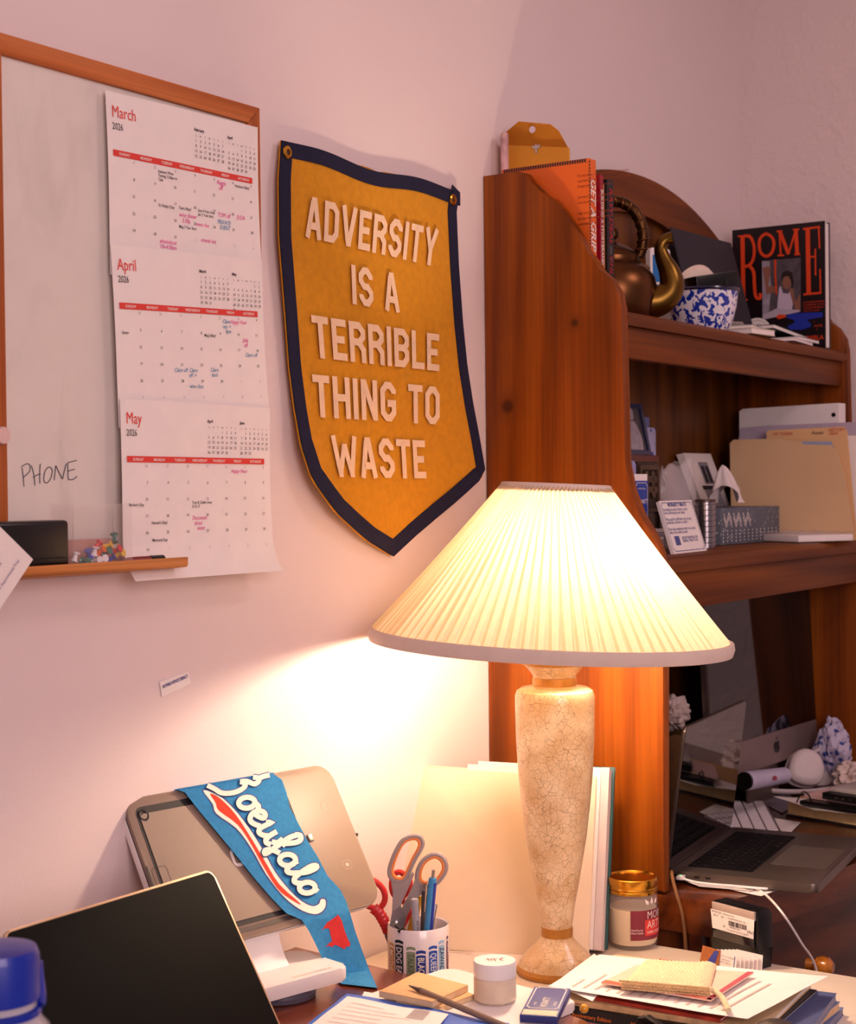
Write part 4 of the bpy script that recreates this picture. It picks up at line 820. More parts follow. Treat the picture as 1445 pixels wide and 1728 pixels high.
# red-brown box with framed photo on top
q = P(1062, 935, Z=ZM)
def upbox(mb, x0, y0, x1, y1, z0, z1, bev=.001): mb.box(((x0+x1)/2, (y0+y1)/2, (z0+z1)/2), (x1-x0, y1-y0, z1-z0), bev=bev)
bx1 = P(1113, 780, Y=-.14).x; bz = P(1100, 768, Y=-.14).z
t = thing('wooden_box', 'upright red-brown box beside the left hutch side', 'box', ((2.30+bx1)/2, -.09, ZM)); b = MB(); upbox(b, 2.305, -.14, bx1, -.04, ZM, bz, .002); put('carcass', b, mat('mahogany_red', '5A2018', .35, var=.1, vs=20), t)
fx0 = P(1079, 790, Y=-.157).x; fx1 = P(1114, 790, Y=-.157).x; fz1 = P(1095, 779, Y=-.157).z
CARV = mat('carved_dark_wood', '2A1C14', .5, var=.3, vs=40); CARL = mat('carved_dark_wood_raised', '4A3624', .45, var=.25, vs=60)
t = thing('carved_panel', 'dark carved wooden panel with rosettes leaning on the red-brown box', 'panel', ((fx0+fx1)/2, -.155, ZM)); f_ = Fr((fx0, -.158, ZM), (1, 0, 0), (0, .03, 1)); w_, h_ = fx1-fx0, fz1-ZM
b = MB(); b.prism(rect(w_, h_), -.010, 0, fn=f_.c, bev=.001); put('board', b, CARV, t)
b = MB()
for x0, y0, x1, y1 in ((.004, h_-.014, w_-.004, h_-.006), (.004, .006, w_-.004, .012), (.004, .012, .010, h_-.014), (w_-.010, .012, w_-.004, h_-.014), (.010, h_*.43, w_-.010, h_*.47)): b.prism(rect(x1-x0, y1-y0, x0, y0), 0, .004, fn=f_.c)
put('raised_moulding', b, CARL, t)
for i, (cx, cy) in enumerate([(w_*.34, h_*.80), (w_*.66, h_*.80), (w_*.34, h_*.68), (w_*.66, h_*.68)]):
    b = MB()
    for k in range(4): a = k*pi/2; b.prism(circ(cx+.0085*cos(a), cy+.0085*sin(a), .0065, 14), 0, .004, fn=f_.c, bev=.001)
    put('rosette', b, CARL, t)
b = MB(); b.prism(rect(w_*.4, h_*.34, w_*.3, .02), 0, .002, fn=f_.c, bev=.001); put('lower_field', b, CARL, t)
# framed black and white photo on the box
pz0 = bz+.001; a_ = P(1098, 767, Y=-.12); c_ = P(1088, 684, Y=-.09); PH = c_.z-pz0; PW = .10
f_ = Fr((a_.x-PW, -.118, pz0), (1, -.05, 0), (0, .22, 1)); PHh = PH/.976
t = thing('photo_frame', 'navy picture frame with a grey portrait standing on the red-brown box', 'picture frame', f_(PW/2, 0)); NVY = mat('navy_frame', '1B2448', .3, coat=.3)
for L in ([(0, 0), (PW, 0), (PW-.008, .008), (.008, .008)], [(0, PHh), (PW, PHh), (PW-.008, PHh-.008), (.008, PHh-.008)], [(0, 0), (.008, .008), (.008, PHh-.008), (0, PHh)], [(PW, 0), (PW-.008, .008), (PW-.008, PHh-.008), (PW, PHh)]):
    b = MB(); b.prism(L, -.012, 0, fn=f_.c); put('frame_bar', b, NVY, t)
b = MB(); b.prism(rect(PW-.012, PHh-.012, .006, .006), -.008, -.004, fn=f_.c); pp_ = put('portrait', b, mat('portrait_grey', '4A4248', .4, var=.25, vs=30), t)
fg = mat('portrait_pale', '9A9098', .4, var=.2, vs=60); b = MB(); b.poly([f_(PW-.062+x, y, -.0036) for x, y in [(.0, .010), (.042, .010), (.046, .030), (.036, .055), (.030, .062), (.014, .062), (.002, .05), (-.004, .02)]]); b.poly([f_(PW-.040+x, .076+y, -.0036) for x, y in circ(0, 0, .0085, 16, .013)]); put('portrait_figure', b, fg, pp_, smooth=0)
b = MB(); b.prism(rect(.03, PHh*.9, PW/2-.015, 0), -.016, -.013, fn=f_.c); put('easel_back', b, BLACKP, t)
# blue patterned cards behind the frame
BPM = mat('blue_white_pattern', 'B8B6D8', .5)
def patt(m, c2, sc, lo, hi):
    n = m.node_tree.nodes; l = m.node_tree.links; q = n['Principled BSDF']; tc = n.new('ShaderNodeTexCoord'); a = n.new('ShaderNodeTexVoronoi'); a.inputs['Scale'].default_value = sc; l.new(tc.outputs['Object'], a.inputs['Vector'])
    r = n.new('ShaderNodeMapRange'); r.inputs[1].default_value = lo; r.inputs[2].default_value = hi; r.inputs[3].default_value = 1; r.inputs[4].default_value = 0; l.new(a.outputs[0], r.inputs[0])
    old = q.inputs['Base Color'].links[0].from_socket; x = n.new('ShaderNodeMixRGB'); l.new(r.outputs[0], x.inputs[0]); l.new(old, x.inputs[1]); x.inputs[2].default_value = lin(c2); l.new(x.outputs[0], q.inputs['Base Color'])
patt(BPM, '2A3EA0', 75, .3, .38)
o_ = P(1094, 752, Y=-.065); t = thing('patterned_box', 'blue and white patterned card box behind the navy frame', 'box', (o_.x, -.06, bz)); b = MB(); hh_ = P(1100, 722, Y=-.065).z-bz; b.box((o_.x+.004, -.062, bz+hh_/2), (.030, .02, hh_), bev=.001); put('carton', b, BPM, t)
o2 = P(1092, 704, Y=-.05); t = thing('blue_card', 'plain lavender card standing behind the patterned box', 'card', (o2.x, -.045, bz)); b = MB(); b.box((o2.x, -.047, (bz+o2.z)/2), (.028, .002, o2.z-bz)); put('card', b, mat('lavender_card', '6E74A8', .6), t)
# lavender stick left of the carved panel
q = P(1067, 780, Y=-.17); t = thing('lavender_tube', 'slim lavender tube between the hutch side and the carved panel', 'tube', (q.x, -.17, ZM)); b = MB(); b.lathe([(0, 0), (.0065, 0), (.0065, q.z-ZM-.004), (.004, q.z-ZM+.002), (0, q.z-ZM+.003)], 18, M=Matrix.Translation((q.x, -.17, ZM))); put('barrel', b, mat('lavender_plastic', '8C88B8', .4), t)
# matchboxes
def matchbox(label, fr, w, h, d, big=True):
    t = thing('matchbox', label, 'matchbox', fr(w/2, 0, -d/2), group=None); MBL = mat('matchbox_blue', '1F3E9A', .5, var=.03)
    b = MB(); b.prism(rect(w, h*.86), -d, 0, fn=fr.c, bev=.0005); s_ = put('sleeve', b, MBL, t)
    b = MB(); b.prism(rect(w-.002, h, .001, 0), -d+.001, -.001, fn=fr.c); put('tray', b, PAPER, t)
    b = MB(); e = .0035; P_ = [(e*2, e), (w-e*2, e), (w-e*2, e*2), (w-e, e*2), (w-e, h*.86-e*2), (w-e*2, h*.86-e*2), (w-e*2, h*.86-e), (e*2, h*.86-e), (e*2, h*.86-e*2), (e, h*.86-e*2), (e, e*2), (e*2, e*2)]; b.ribbon(P_, .0009, fr, closed=True, h=.0004); b.text('MORIARTY', w/2, h*.38, w*.23, fr, align='CENTER', sx=.82, h=.0005, bold=.005); b.text('UNITED GOODS', w/2, h*.68, w*.075, fr, align='CENTER', h=.0005); b.text('BUFFALO', w/2, h*.14, w*.075, fr, align='CENTER', h=.0005)
    put('label_print', b, LABELW, s_, smooth=0); return t
mr = P(1093, 880, Y=-.205); mt = P(1090, 800, Y=-.205); mw = .046; mh = mt.z-mr.z
matchbox('blue matchbox with white lettering standing upright on a pile of matchboxes', Fr((mr.x-mw, -.205, mr.z), (1, -.04, 0)), mw, mh, .013)
MSL = mat('matchbox_side', '2A3A7A', .6); n_ = 6; hz = (mr.z-ZM)/n_
for i in range(n_):
    zc_ = ZM+hz*i; t = thing('matchbox', '%s matchbox lying in the pile beneath the upright matchbox' % ['bottom', 'second lowest', 'third lowest', 'third highest', 'second highest', 'top'][i], 'matchbox', (mr.x-.025, -.195, zc_), (0, 0, [.03, -.05, .02, .06, -.03, .0][i]), 'pile of matchboxes'); b = MB(); b.box((0, 0, hz*.5), (.050, .034, hz*.94)); put('tray', b, PAPER, t, world=False)
    b = MB(); b.box((0, 0, hz*.06), (.047, .0345, hz*.10)); b.box((0, 0, hz*.93), (.047, .0345, hz*.10)); put('sleeve', b, MSL, t, world=False)
# little pile behind the hutch edge
for i in range(7):
    q = P(1118, 935, Y=-.275); t = thing('card_pack', '%s thin pack in the small pile by the hutch edge' % ['lowest', 'second', 'third', 'fourth', 'fifth', 'sixth', 'topmost'][i], 'pack', (q.x-.018, -.262, ZM+.0062*i), (0, 0, .04*(-1)**i), 'small pile by the hutch edge'); b = MB(); b.box((0, 0, .003), (.042, .03, .0056), bev=.0006); put('pack_body', b, mat('pack_grey%d' % (i % 2), ['8A7E7E', '5A5058'][i % 2], .5), t, world=False)
# leaning instruction card
bl, br_, tl_ = P(1138, 935, Z=ZM), P(1193, 929, Z=ZM), P(1118, 857, Y=-.225)
f_ = Fr(bl, br_-bl, Vector((0, 0, 1))); ty = (f_(0, 0)+Vector((-.045, .03, .085)))
dxy = Vector((tl_.x-bl.x, tl_.y-bl.y, tl_.z-bl.z)); f_ = Fr(bl, br_-bl, dxy-(br_-bl).normalized()*dxy.dot((br_-bl).normalized())); cw = (br_-bl).length; chh = dxy.length; sh = dxy.dot(f_.x)
cmap = lambda x, y, h=0: f_(x+sh*y/chh, y, h)
cmap = f_
t = thing('info_card', 'white instruction card with blue border leaning on the middle shelf', 'card', f_(cw/2, 0)); b = MB(); b.prism(rect(cw, chh), -.006, 0, fn=lambda c: f_(c.x+sh*c.y/chh, c.y, c.z)); put('card', b, PAPER, t)
g_ = lambda x, y, h=0: f_(x+sh*y/chh, y, h)
b = MB(); e = .004; b.ribbon([(e*2, e), (cw-e*2, e), (cw-e*2, e*2), (cw-e, e*2), (cw-e, chh-e*2), (cw-e*2, chh-e*2), (cw-e*2, chh-e), (e*2, chh-e), (e*2, chh-e*2), (e, chh-e*2), (e, e*2), (e*2, e*2)], .0012, g_, closed=True, h=.0004)
b.text('MORIARTY MEATS', cw/2, chh*.885, cw*.068, g_, align='CENTER', bold=.03, h=.0004)
for i, s_ in enumerate(['Everything we sell is dried or cured', 'here in the shop by our hands.', '', 'Please ask the staff about any cut you', 'would like, and how to cook it.', '', 'If you have questions write to us at any', 'time of the week by email.']): b.text(s_, .007, chh*(.80-i*.062), cw*.056, g_, sx=.9, h=.0004)
for i, s_ in enumerate(['moriartymeats.com', 'Buffalo, New York']): b.text(s_, cw*.36, chh*(.26-i*.062), cw*.062, g_, h=.0004)
b.prism(rect(cw*.14, chh*.17, cw*.14, chh*.15), .0002, .0005, fn=lambda c: g_(c.x, c.y, c.z)); put('blue_print', b, mat('card_blue', '4A5490', .6), t, smooth=0)
# clear plastic bag
PLAS = mat('clear_plastic_film', 'EDE4E8', .15, alpha=.30, var=.02, bump=.5, bs=60)
q0, q1 = P(1119, 930, Z=ZM), P(1180, 787, Y=-.12); bc = Vector((P(1152, 860, Y=-.16).x, -.15, ZM)); bh_ = P(1130, 782, Y=-.15).z-ZM
def bagp(u, v):
    a = 2*pi*u; w = .066*(1-.05*v); d = .035*(1-v)**.6+.004; k = 1+.13*mnoise.noise(Vector((cos(a)*2, sin(a)*2, v*5+3)))
    return bc+Vector((w*cos(a)*k, d*sin(a)*k*1.1, bh_*v*(1+.05*cos(a)+.03*sin(5*a)*v)))
t = thing('plastic_bag', 'crinkled clear plastic bag standing behind the instruction card', 'bag', bc); b = MB(); b.grid(bagp, 60, 24); put('film', b, PLAS, t, smooth=60)
# white canvas print leaning back
f_ = Fr(P(1196, 850, Y=-.10), (1, -.03, 0), (.0, .05, .1)); o_ = P(1203, 918, Y=-.155)
bl, br_, tl_ = P(1196, 838, Y=-.095), P(1243, 830, Y=-.095), P(1165, 775, Y=-.05)
cz = ZM; f_ = Fr((P(1205, 850, Y=-.10).x, -.115, ZM), (1, 0, 0), (-.10, .07, .20)); pw_, ph_ = .13, .178
t = thing('canvas_print', 'small white print of a grey shopfront leaning on the back of the middle shelf', 'print', f_(pw_/2, 0))
f_ = Fr((P(1199, 840, Y=-.06).x-.0, -.072, ZM), (1, 0, 0), (0, .2, 1)); shx = lambda x, y, h=0: f_(x-.42*y, y, h)
b = MB(); b.prism(rect(pw_, ph_), -.016, 0, fn=lambda c: shx(c.x, c.y, c.z)); put('canvas', b, PAPER, t); GP = mat('grey_picture', '8E8690', .6, var=.25, vs=90)
b = MB(); b.poly([shx(x, y, .0004) for x, y in [(.05, .115), (.095, .115), (.095, .160), (.05, .160)]]); b.poly([shx(x, y, .0004) for x, y in [(.035, .05), (.108, .05), (.108, .108), (.035, .108)]]); put('shopfront', b, GP, t, smooth=0)
b = MB(); b.poly([shx(x, y, .0008) for x, y in [(.03, .104), (.112, .104), (.112, .112), (.03, .112)]]); b.poly([shx(x, y, .0008) for x, y in [(.056, .118), (.07, .118), (.07, .152), (.056, .152)]]); b.poly([shx(x, y, .0008) for x, y in [(.076, .118), (.09, .118), (.09, .152), (.076, .152)]]); put('shop_detail', b, INK, t, smooth=0)
# stack of small tins
tp = P(1197, 925, Z=ZM); TC_ = Vector((tp.x+.012, tp.y+.012, ZM)); tr_ = .0185; top_ = P(1197, 842, Y=TC_.y).z-ZM; nt = 9; th_ = top_/nt
TIN = mat('tin_metal', '9A9498', .22, .9, var=.1)
names = ['lowest', 'second lowest', 'third lowest', 'fourth lowest', 'middle', 'fourth highest', 'third highest', 'second highest', 'topmost']
for i in range(nt):
    t = thing('round_tin', '%s small round tin in the stack beside the tissue box' % names[i], 'tin', TC_+Vector((0, 0, th_*i)), group='stacked round tins'); b = MB(); b.lathe([(0, .0002), (tr_*.94, .0002), (tr_*.94, th_*.45), (0, th_*.45)], 28); put('base', b, TIN, t, world=False)
    b = MB(); b.lathe([(0, th_*.97), (tr_*.96, th_*.97), (tr_, th_*.9), (tr_, th_*.42), (tr_*.95, th_*.42)], 28); put('lid', b, TIN if i != 8 else mat('brown_tin', '5A4640', .35, .3), t, world=False)
# tissue box with tissue
tl_, tr_2 = P(1207, 921, Z=ZM), P(1318, 905, Z=ZM); fx_ = Fr(P(1215, 923, Z=ZM), (1, 0, 0)); x0 = P(1217, 921, Y=-.185).x; x1 = P(1316, 915, Y=-.185).x; tbh = P(1260, 856, Y=-.185).z-ZM
TBM = mat('tissue_box_grey', '5E6470', .6, var=.08)
patt(TBM, 'B8B4BC', 110, .16, .22)
t = thing('tissue_box', 'grey tissue box with white geometric pattern on the middle shelf', 'tissue box', ((x0+x1)/2, -.13, ZM)); b = MB(); b.box(((x0+x1)/2, -.13, ZM+tbh/2), (x1-x0, .11, tbh), bev=.001); bx_ = put('carton', b, TBM, t)
b = MB(); ff = Fr((x0, -.1852, ZM), (1, 0, 0)); w_ = x1-x0
for k in range(3):
    for r_ in range(2): b.ribbon([(.012+k*.045, tbh*(.86-.12*r_)), (.024+k*.045, tbh*(.60-.12*r_)), (.036+k*.045, tbh*(.86-.12*r_)), (.05+k*.045, tbh*(.60-.12*r_))], .0022, ff, h=.0005)
for r_ in range(4):
    for k in range(14): b.prism(circ(.010+k*w_/14.5, tbh*(.10+.09*r_), .0016, 8), .0001, .0005, fn=ff.c)
put('white_pattern', b, LABELW, bx_, smooth=0)
tcx = (x0+x1)/2+.005
def tissue(u, v):
    a = 2*pi*u; pk = Vector((-.012, 0, .078)); r_ = .048*v**.7*(1+.3*sin(2*a+.5)+.22*sin(5*a))
    drop = .030*sin(a*2+.6)*v*v+.02*v*(cos(a) > 0)*(1-v)*2; c = pk*(1-v)**1.15
    return Vector((tcx+.012*v+c.x+r_*cos(a)*1.15, -.13+c.y+r_*sin(a)*.65, ZM+tbh+.004+max(-.001, c.z+.014*v+max(-.012, drop)*.8)))
b = MB(); b.grid(tissue, 36, 12); put('tissue', b, mat('tissue_white', 'E8DCD8', .9, var=.02), t, smooth=60)
# green card behind tissue
gl, gr_, gt_ = P(1262, 850, Y=-.075), P(1300, 850, Y=-.075), P(1285, 812, Y=-.075); t = thing('green_card', 'bright green and black card standing behind the tissue', 'card', (gl.x, -.07, ZM)); b = MB(); b.box(((gl.x+gr_.x)/2, -.07, (ZM+gt_.z)/2), (gr_.x-gl.x, .006, gt_.z-ZM)); put('card', b, mat('lime_card', '5C8A22', .5, var=.2, vs=30), t)
b = MB(); b.box((gl.x+.045, -.0736, (ZM+gt_.z)/2+.02), (.05, .0006, (gt_.z-ZM)*.5)); put('dark_picture', b, mat('card_black', '1E2216', .5), t)
# plastic wrapped pack lying in front
cA = P(1335, 916, Z=ZM); fz = Fr((P(1270, 920, Z=ZM).x, P(1270, 920, Z=ZM).y, ZM), P(1330, 922, Z=ZM)-P(1270, 920, Z=ZM), (0, 0, 1))
t = thing('wrapped_pack', 'flat plastic-wrapped stack of white napkins on the middle shelf edge', 'pack', (3.03, -.25, ZM)); b = MB(); b.box((3.03, -.252, ZM+.0075), (.135, .125, .013), (0, 0, -.5), .002); put('napkins', b, PAPER, t)
b = MB(); b.grid(lambda u, v: Vector((3.03, -.252, ZM+.0165))+Matrix.Rotation(-.5, 3, 'Z') @ Vector((.15*(u-.5), .14*(v-.5), .006*abs(mnoise.noise(Vector((u*7, v*7, 1)))))), 24, 24); put('film', b, PLAS, t)
# folders, binder and papers filling the right
MF = mat('manila_folder', 'D9B68C', .7, var=.03, vs=10); MF2 = mat('manila_folder_peach', 'E2B684', .7, var=.03, vs=10)
def px_panel(name, part, label, cat, L, X, th, m, lean=0, rest=None):
    t = thing(name, label, cat, (X, -.2, ZM)); pts = [P(x, y, X=X) for x, y in L]; zb = ZM+.0005
    poly = [(-p_.y, max(p_.z, zb)) for p_ in pts]
    if lean == 0: b = MB(); b.prism(poly, 0, th, fn=lambda c: Vector((X+c.z, -c.x, c.y)))
    else: b = MB(); b.prism(poly, 0, th, fn=lambda c: Vector((X+c.z+lean*(c.y-ZM), -c.x, c.y)))
    put(part, b, m, t); return t
px_panel('manila_folder', 'front_leaf', 'nearest tan manila folder standing upright at the right of the shelf', 'folder', [(1232, 748), (1238, 742), (1322, 740), (1330, 744), (1352, 745), (1356, 750), (1403, 751), (1412, 762), (1425, 800), (1443, 921), (1300, 925), (1235, 925)], 3.08, .0016, MF)
t = px_panel('manila_folder', 'back_leaf', 'peach manila folder with red handwriting on its tab just behind the nearest folder', 'folder', [(1294, 760), (1294, 728), (1300, 726), (1425, 720), (1430, 728), (1447, 920), (1300, 925)], 3.10, .0016, MF2)
ft = lambda x, y, h=0: Vector((3.0994-h, -x, y))
b = MB(); q = P(1305, 735, X=3.0994); b.text('MY TURNS', -q.y, q.z, .0085, ft, shear=.2, h=.0003); q = P(1398, 728, X=3.0994); b.text('HISTORY\n SEAS', -q.y, q.z, .0085, ft, shear=.2, h=.0003, lines=.8); put('red_writing', b, mat('red_marker', 'C23A2E', .7), t, smooth=0)
b = MB(); q = P(1369, 733, X=3.0994); b.text('Assets', -q.y, q.z, .0095, ft, shear=.3, h=.0003); put('tab_writing', b, INK, t, smooth=0)
px_panel('lavender_sheet', 'sheet', 'pale blue sheet peeping above the nearest manila folder', 'paper', [(1347, 760), (1347, 745), (1403, 745), (1410, 760), (1410, 900), (1350, 900), (1350, 930), (1347, 930)], 3.088, .0006, mat('pale_blue_sheet', '9EA6C4', .7))
px_panel('lavender_folder', 'leaf', 'lavender paper folder standing between the manila folders and the white binder', 'folder', [(1244, 760), (1250, 722), (1300, 718), (1447, 712), (1447, 924), (1250, 924)], 3.14, .0016, mat('lavender_paper', 'B9A9BC', .7))
b_ = px_panel('ring_binder', 'front_cover', 'white ring binder standing behind the folders at the right', 'binder', [(1248, 694), (1254, 690), (1413, 680), (1413, 930), (1248, 930)], 3.18, .003, WHITEP)
q0, q1 = P(1413, 680, X=3.18), P(1413, 930, X=3.18); b = MB(); b.box((3.2, q0.y-.0015, (q0.z+ZM)/2), (.04, .003, q0.z-ZM)); put('spine', b, WHITEP, b_)
q2 = P(1248, 694, X=3.18); b = MB(); b.box((3.2215, (q0.y+q2.y)/2, (q0.z+ZM)/2-.001), (.003, q2.y-q0.y, q0.z-ZM-.002)); put('back_cover', b, WHITEP, b_)
q = P(1407, 700, X=3.1795); b = MB(); b.lathe([(0, 0), (.0045, 0)], 18, M=Matrix.Translation(q) @ Matrix.Rotation(rad(-90), 4, 'Y')); put('finger_hole', b, BLACKP, b_)
px_panel('paper_bundle', 'sheets', 'loose white papers standing at the right picture edge beside the peach folder', 'papers', [(1428, 735), (1450, 735), (1460, 921), (1440, 921)], 3.12, .006, PAPER)
# ================================================================ desk nook under the hutch
ZD = .7965
SPG = mat('space_grey_metal', '786C66', .38, .85, var=.03); SCR = mat('glossy_screen', '050406', .04, coat=.5, var=.0); KEYB = mat('black_key', '060507', .5, var=.05, spec=.15); KEYW = mat('white_key', 'E8E0E4', .5, var=.02)
# laptop
l0, l1 = P(1132, 1462, Z=ZD+.0215), P(1231, 1394, Z=ZD+.0215); lx = (l1-l0); lx.z = 0; lw = .356; ld = .238; l0 = l1-lx.normalized()*lw
f_ = Fr((l0.x, l0.y, ZD+.006), lx, (0, 0, 1)); f_ = Fr(f_.o, lx, Vector((lx.y, -lx.x, 0)))      # x along hinge, y towards the user, n down
tilt_ = .018
class FrU(Fr):
    def __init__(s, o, x, y): Fr.__init__(s, o, x, y); s.n = -s.n if s.n.z < 0 else s.n
fb = FrU(f_.o, lx, Vector((lx.y, -lx.x, 0)))
t = thing('laptop', 'open silver laptop with black keyboard in the nook under the hutch', 'laptop', fb(lw/2, ld/2))
b = MB(); b.prism(rrect(lw, ld, .012), 0, .0145, fn=fb.c, bev=.002); base_ = put('base', b, SPG, t)
kx0, ky0, kw_, kh_ = .036, .022, lw-.072, .106
b = MB(); b.prism(rrect(kw_, kh_, .003, x0=kx0, y0=ky0), .0142, .0147, fn=fb.c); put('keyboard_well', b, mat('key_well', '060507', .6), base_)
keymesh = {}
def keys(rows, x0, y0, w, h, z, fn, m, parent, gap, kt, flipx=False):
    for r, row in enumerate(rows):
        hh = h/len(rows); tot = sum(row); x = 0
        for kw in row:
            ww = w*kw/tot; k = (round(ww, 5), round(hh, 5), id(m))
            if k not in keymesh:
                q = MB(); q.prism(rrect(ww-gap, hh-gap, .0012, 2, -(ww-gap)/2, -(hh-gap)/2), 0, kt, fn=lambda c: Vector((c.x, c.y, c.z)), bev=.0004, seg=1); o = put('key', q, m, None, smooth=20); keymesh[k] = o.data; bpy.data.objects.remove(o)
            o = bpy.data.objects.new('key', keymesh[k]); COL.objects.link(o); o.parent = parent
            M_ = fn.mat() @ Matrix.Translation((x0+x+ww/2, y0+hh*(r+.5), z)); M_.col[2] = (*(fn.n), 0); o.matrix_local = wm(parent).inverted() @ M_; x += ww
MBROW = [[1]*14, [1]*13+[1.5], [1.5]+[1]*13, [1.75]+[1]*11+[1.75], [2.25]+[1]*10+[2.25], [1, 1, 1, 1.25, 5, 1.25, 1, 1, 1, 1]]
keys(MBROW, kx0+.001, ky0+.001, kw_-.002, kh_-.002, .0147, fb, KEYB, base_, .0022, .0011)
b = MB()
for r, row in enumerate(MBROW):
    x = 0; tot = sum(row)
    for i, kw in enumerate(row):
        ww = (kw_-.002)*kw/tot; ch = '1234567890-=QWERTYUIOPASDFGHJKLZXCVBNM'[(r*7+i*3) % 37]
        if kw < 2: b.text(ch, kx0+.001+x+ww/2, ky0+.001+(kh_-.002)*(r+.65)/6, .0052, lambda X, Y, h: fb(X, 2*(ky0+.001+(kh_-.002)*(r+.65)/6)-Y, h), align='CENTER', h=.0162)
        x += ww
put('key_legends', b, GREYINK, base_, smooth=0)
b = MB(); b.prism(rrect(.148, .088, .004, x0=lw/2-.074, y0=.138), .0143, .0148, fn=fb.c); put('trackpad', b, mat('trackpad_glass', '7E746E', .3, .6), base_)
b = MB(); [b.prism(rrect(.009, .003, .0014, 3, x0=.045+i*.018, y0=-.0015), 0, .0006, fn=lambda c: fb(-.0004-c.z, c.x, .0075+c.y)) for i in range(2)]; b.prism(rect(.016, .003, .012, -.0015), 0, .0006, fn=lambda c: fb(-.0004-c.z, c.x, .0075+c.y)); put('side_ports', b, BLACKP, base_)
# lid: hinge line at y=0, leaning back
s0 = P(1157, 1226, Y=l0.y+.07); la = math.atan2(.085, .225)
fl = Fr(fb(0, .004, .0155), lx, Vector((0, -sin(rad(7.5)), cos(rad(7.5))))); lh = .228
b = MB(); b.prism(rrect(lw, lh, .010), -.0055, 0, fn=fl.c, bev=.0015); lid = put('lid', b, SPG, t)
b = MB(); b.prism(rrect(lw-.004, lh-.005, .008, x0=.002, y0=.003), 0, .0005, fn=fl.c); put('screen', b, SCR, lid)
# charging cable
q0 = fb(-.002, .026, .007); cpts = [q0, fb(-.012, .030, .006), fb(-.016, .06, .003), fb(-.010, .11, .002), fb(.0, .16, .0005)]
e1 = P(1290, 1508, Z=ZD+.002); e2 = P(1320, 1540, Y=e1.y-.045); e3 = P(1352, 1590, Y=e1.y-.06); e4 = P(1378, 1637, Y=e1.y-.06); e5 = e4+Vector((.02, -.002, -.10))
t2 = thing('charging_cable', 'white charging cable running from the laptop over the desk edge', 'cable', q0); b = MB(); b.tube(smooth_path(cpts[1:]+[P(1262, 1492, Z=ZD+.0025), e1, e2, e3, e4, e5], 8), .0019, 8); put('cord', b, WHITEP, t2)
b = MB(); b.box(fb(-.009, .026, .007), (.014, .011, .006), Matrix(((fb.x.x, fb.y.x, fb.n.x), (fb.x.y, fb.y.y, fb.n.y), (fb.x.z, fb.y.z, fb.n.z))), .001); pl_ = put('plug', b, WHITEP, t2)
b = MB(); b.box(fb(-.010, .026, .0102), (.002, .002, .0005)); put('green_light', b, mat('plug_led', '30FF60', .4, emit=(.1, 1, .3), es=3), pl_)
g0 = P(1134, 1478, Z=ZD+.004); t2 = thing('fabric_cable', 'brown fabric cable hanging down the desk side at the hutch foot', 'cord', g0); XS = XP-.006; b = MB(); b.tube(smooth_path([P(1133, 1470, X=XP+.03), P(1137, 1490, X=XP+.004), P(1143, 1512, X=XS), P(1152, 1545, X=XS), P(1157, 1590, X=XS), P(1159, 1650, X=XS)], 8), .0027, 8); put('cord', b, mat('brown_cord_cloth', '7A5230', .8, bump=.4, bs=900), t2)
# papers under the laptop
def sheet(label, px4, z, m=PAPER, name='paper_sheet', lines=0, wob=.002, ink=GREYINK, seed=0, cat='paper'):
    q = [P(x, y, Z=z) for x, y in px4]; t = thing(name, label, cat, (q[0]+q[2])/2)
    fn = lambda u, v, h=0: (q[0].lerp(q[1], u)).lerp(q[3].lerp(q[2], u), v)+Vector((0, 0, h+wob*(mnoise.noise(Vector((u*2+seed, v*2, seed)))*.5+.5)))
    b = MB(); b.grid(lambda u, v: fn(u, v), 10, 10, th=.0004); put('sheet', b, m, t)
    if lines:
        b = MB(); rg = random.Random(seed)
        for i in range(lines):
            v = .10+.8*i/lines; e = .08+.75*rg.random()**.4; b.grid(lambda u, w: fn(.08+(e-.0)*u, v+w*.012, .0008), 8, 1)
        put('print_lines', b, ink, t, smooth=0)
    return t
sheet('printed sheet trapped under the laptop, corner hanging past the desk edge', [(1131, 1480), (1270, 1478), (1330, 1496), (1285, 1513)], ZD+.001, lines=12, seed=3)
sheet('second sheet under the laptop lying closest to the hutch side', [(1132, 1478), (1220, 1476), (1262, 1503), (1180, 1496)], ZD+.0035, lines=9, seed=5, wob=.001)
# desktop computer
ia, ib = P(1202, 1262, Y=-.160), P(1380, 1211, X=3.279); fi = Fr((ia.x, ia.y, .868), (ib.x-ia.x, ib.y-ia.y, 0), (0, .05, 1)); iw = Vector((ib.x-ia.x, ib.y-ia.y, 0)).length
APL = mat('silver_chin', '8C7A78', .45, .5, var=.03)
t = thing('desktop_computer', 'silver all-in-one desktop computer with black screen at the back of the nook', 'computer', (fi(iw/2, 0).x, -.1, ZD))
b = MB(); b.prism(rrect(iw, .345, .008), -.012, 0, fn=fi.c, bev=.002); put('housing', b, SPG, t)
b = MB(); b.prism(rect(iw-.003, .0615, .0015, .0015), 0, .0012, fn=fi.c); chin = put('chin', b, APL, t)
b = MB(); b.prism(rect(iw-.005, .278, .0025, .064), 0, .0012, fn=fi.c); put('screen', b, SCR, t)
ac = iw*.585; lg = [(0, .013), (.006, .0165), (.012, .014), (.0105, .010), (.0105, .005), (.014, .001), (.010, -.008), (.006, -.0115), (.0, -.010), (-.006, -.0115), (-.010, -.008), (-.014, .002), (-.0135, .009), (-.008, .0155), (-.004, .0155)]
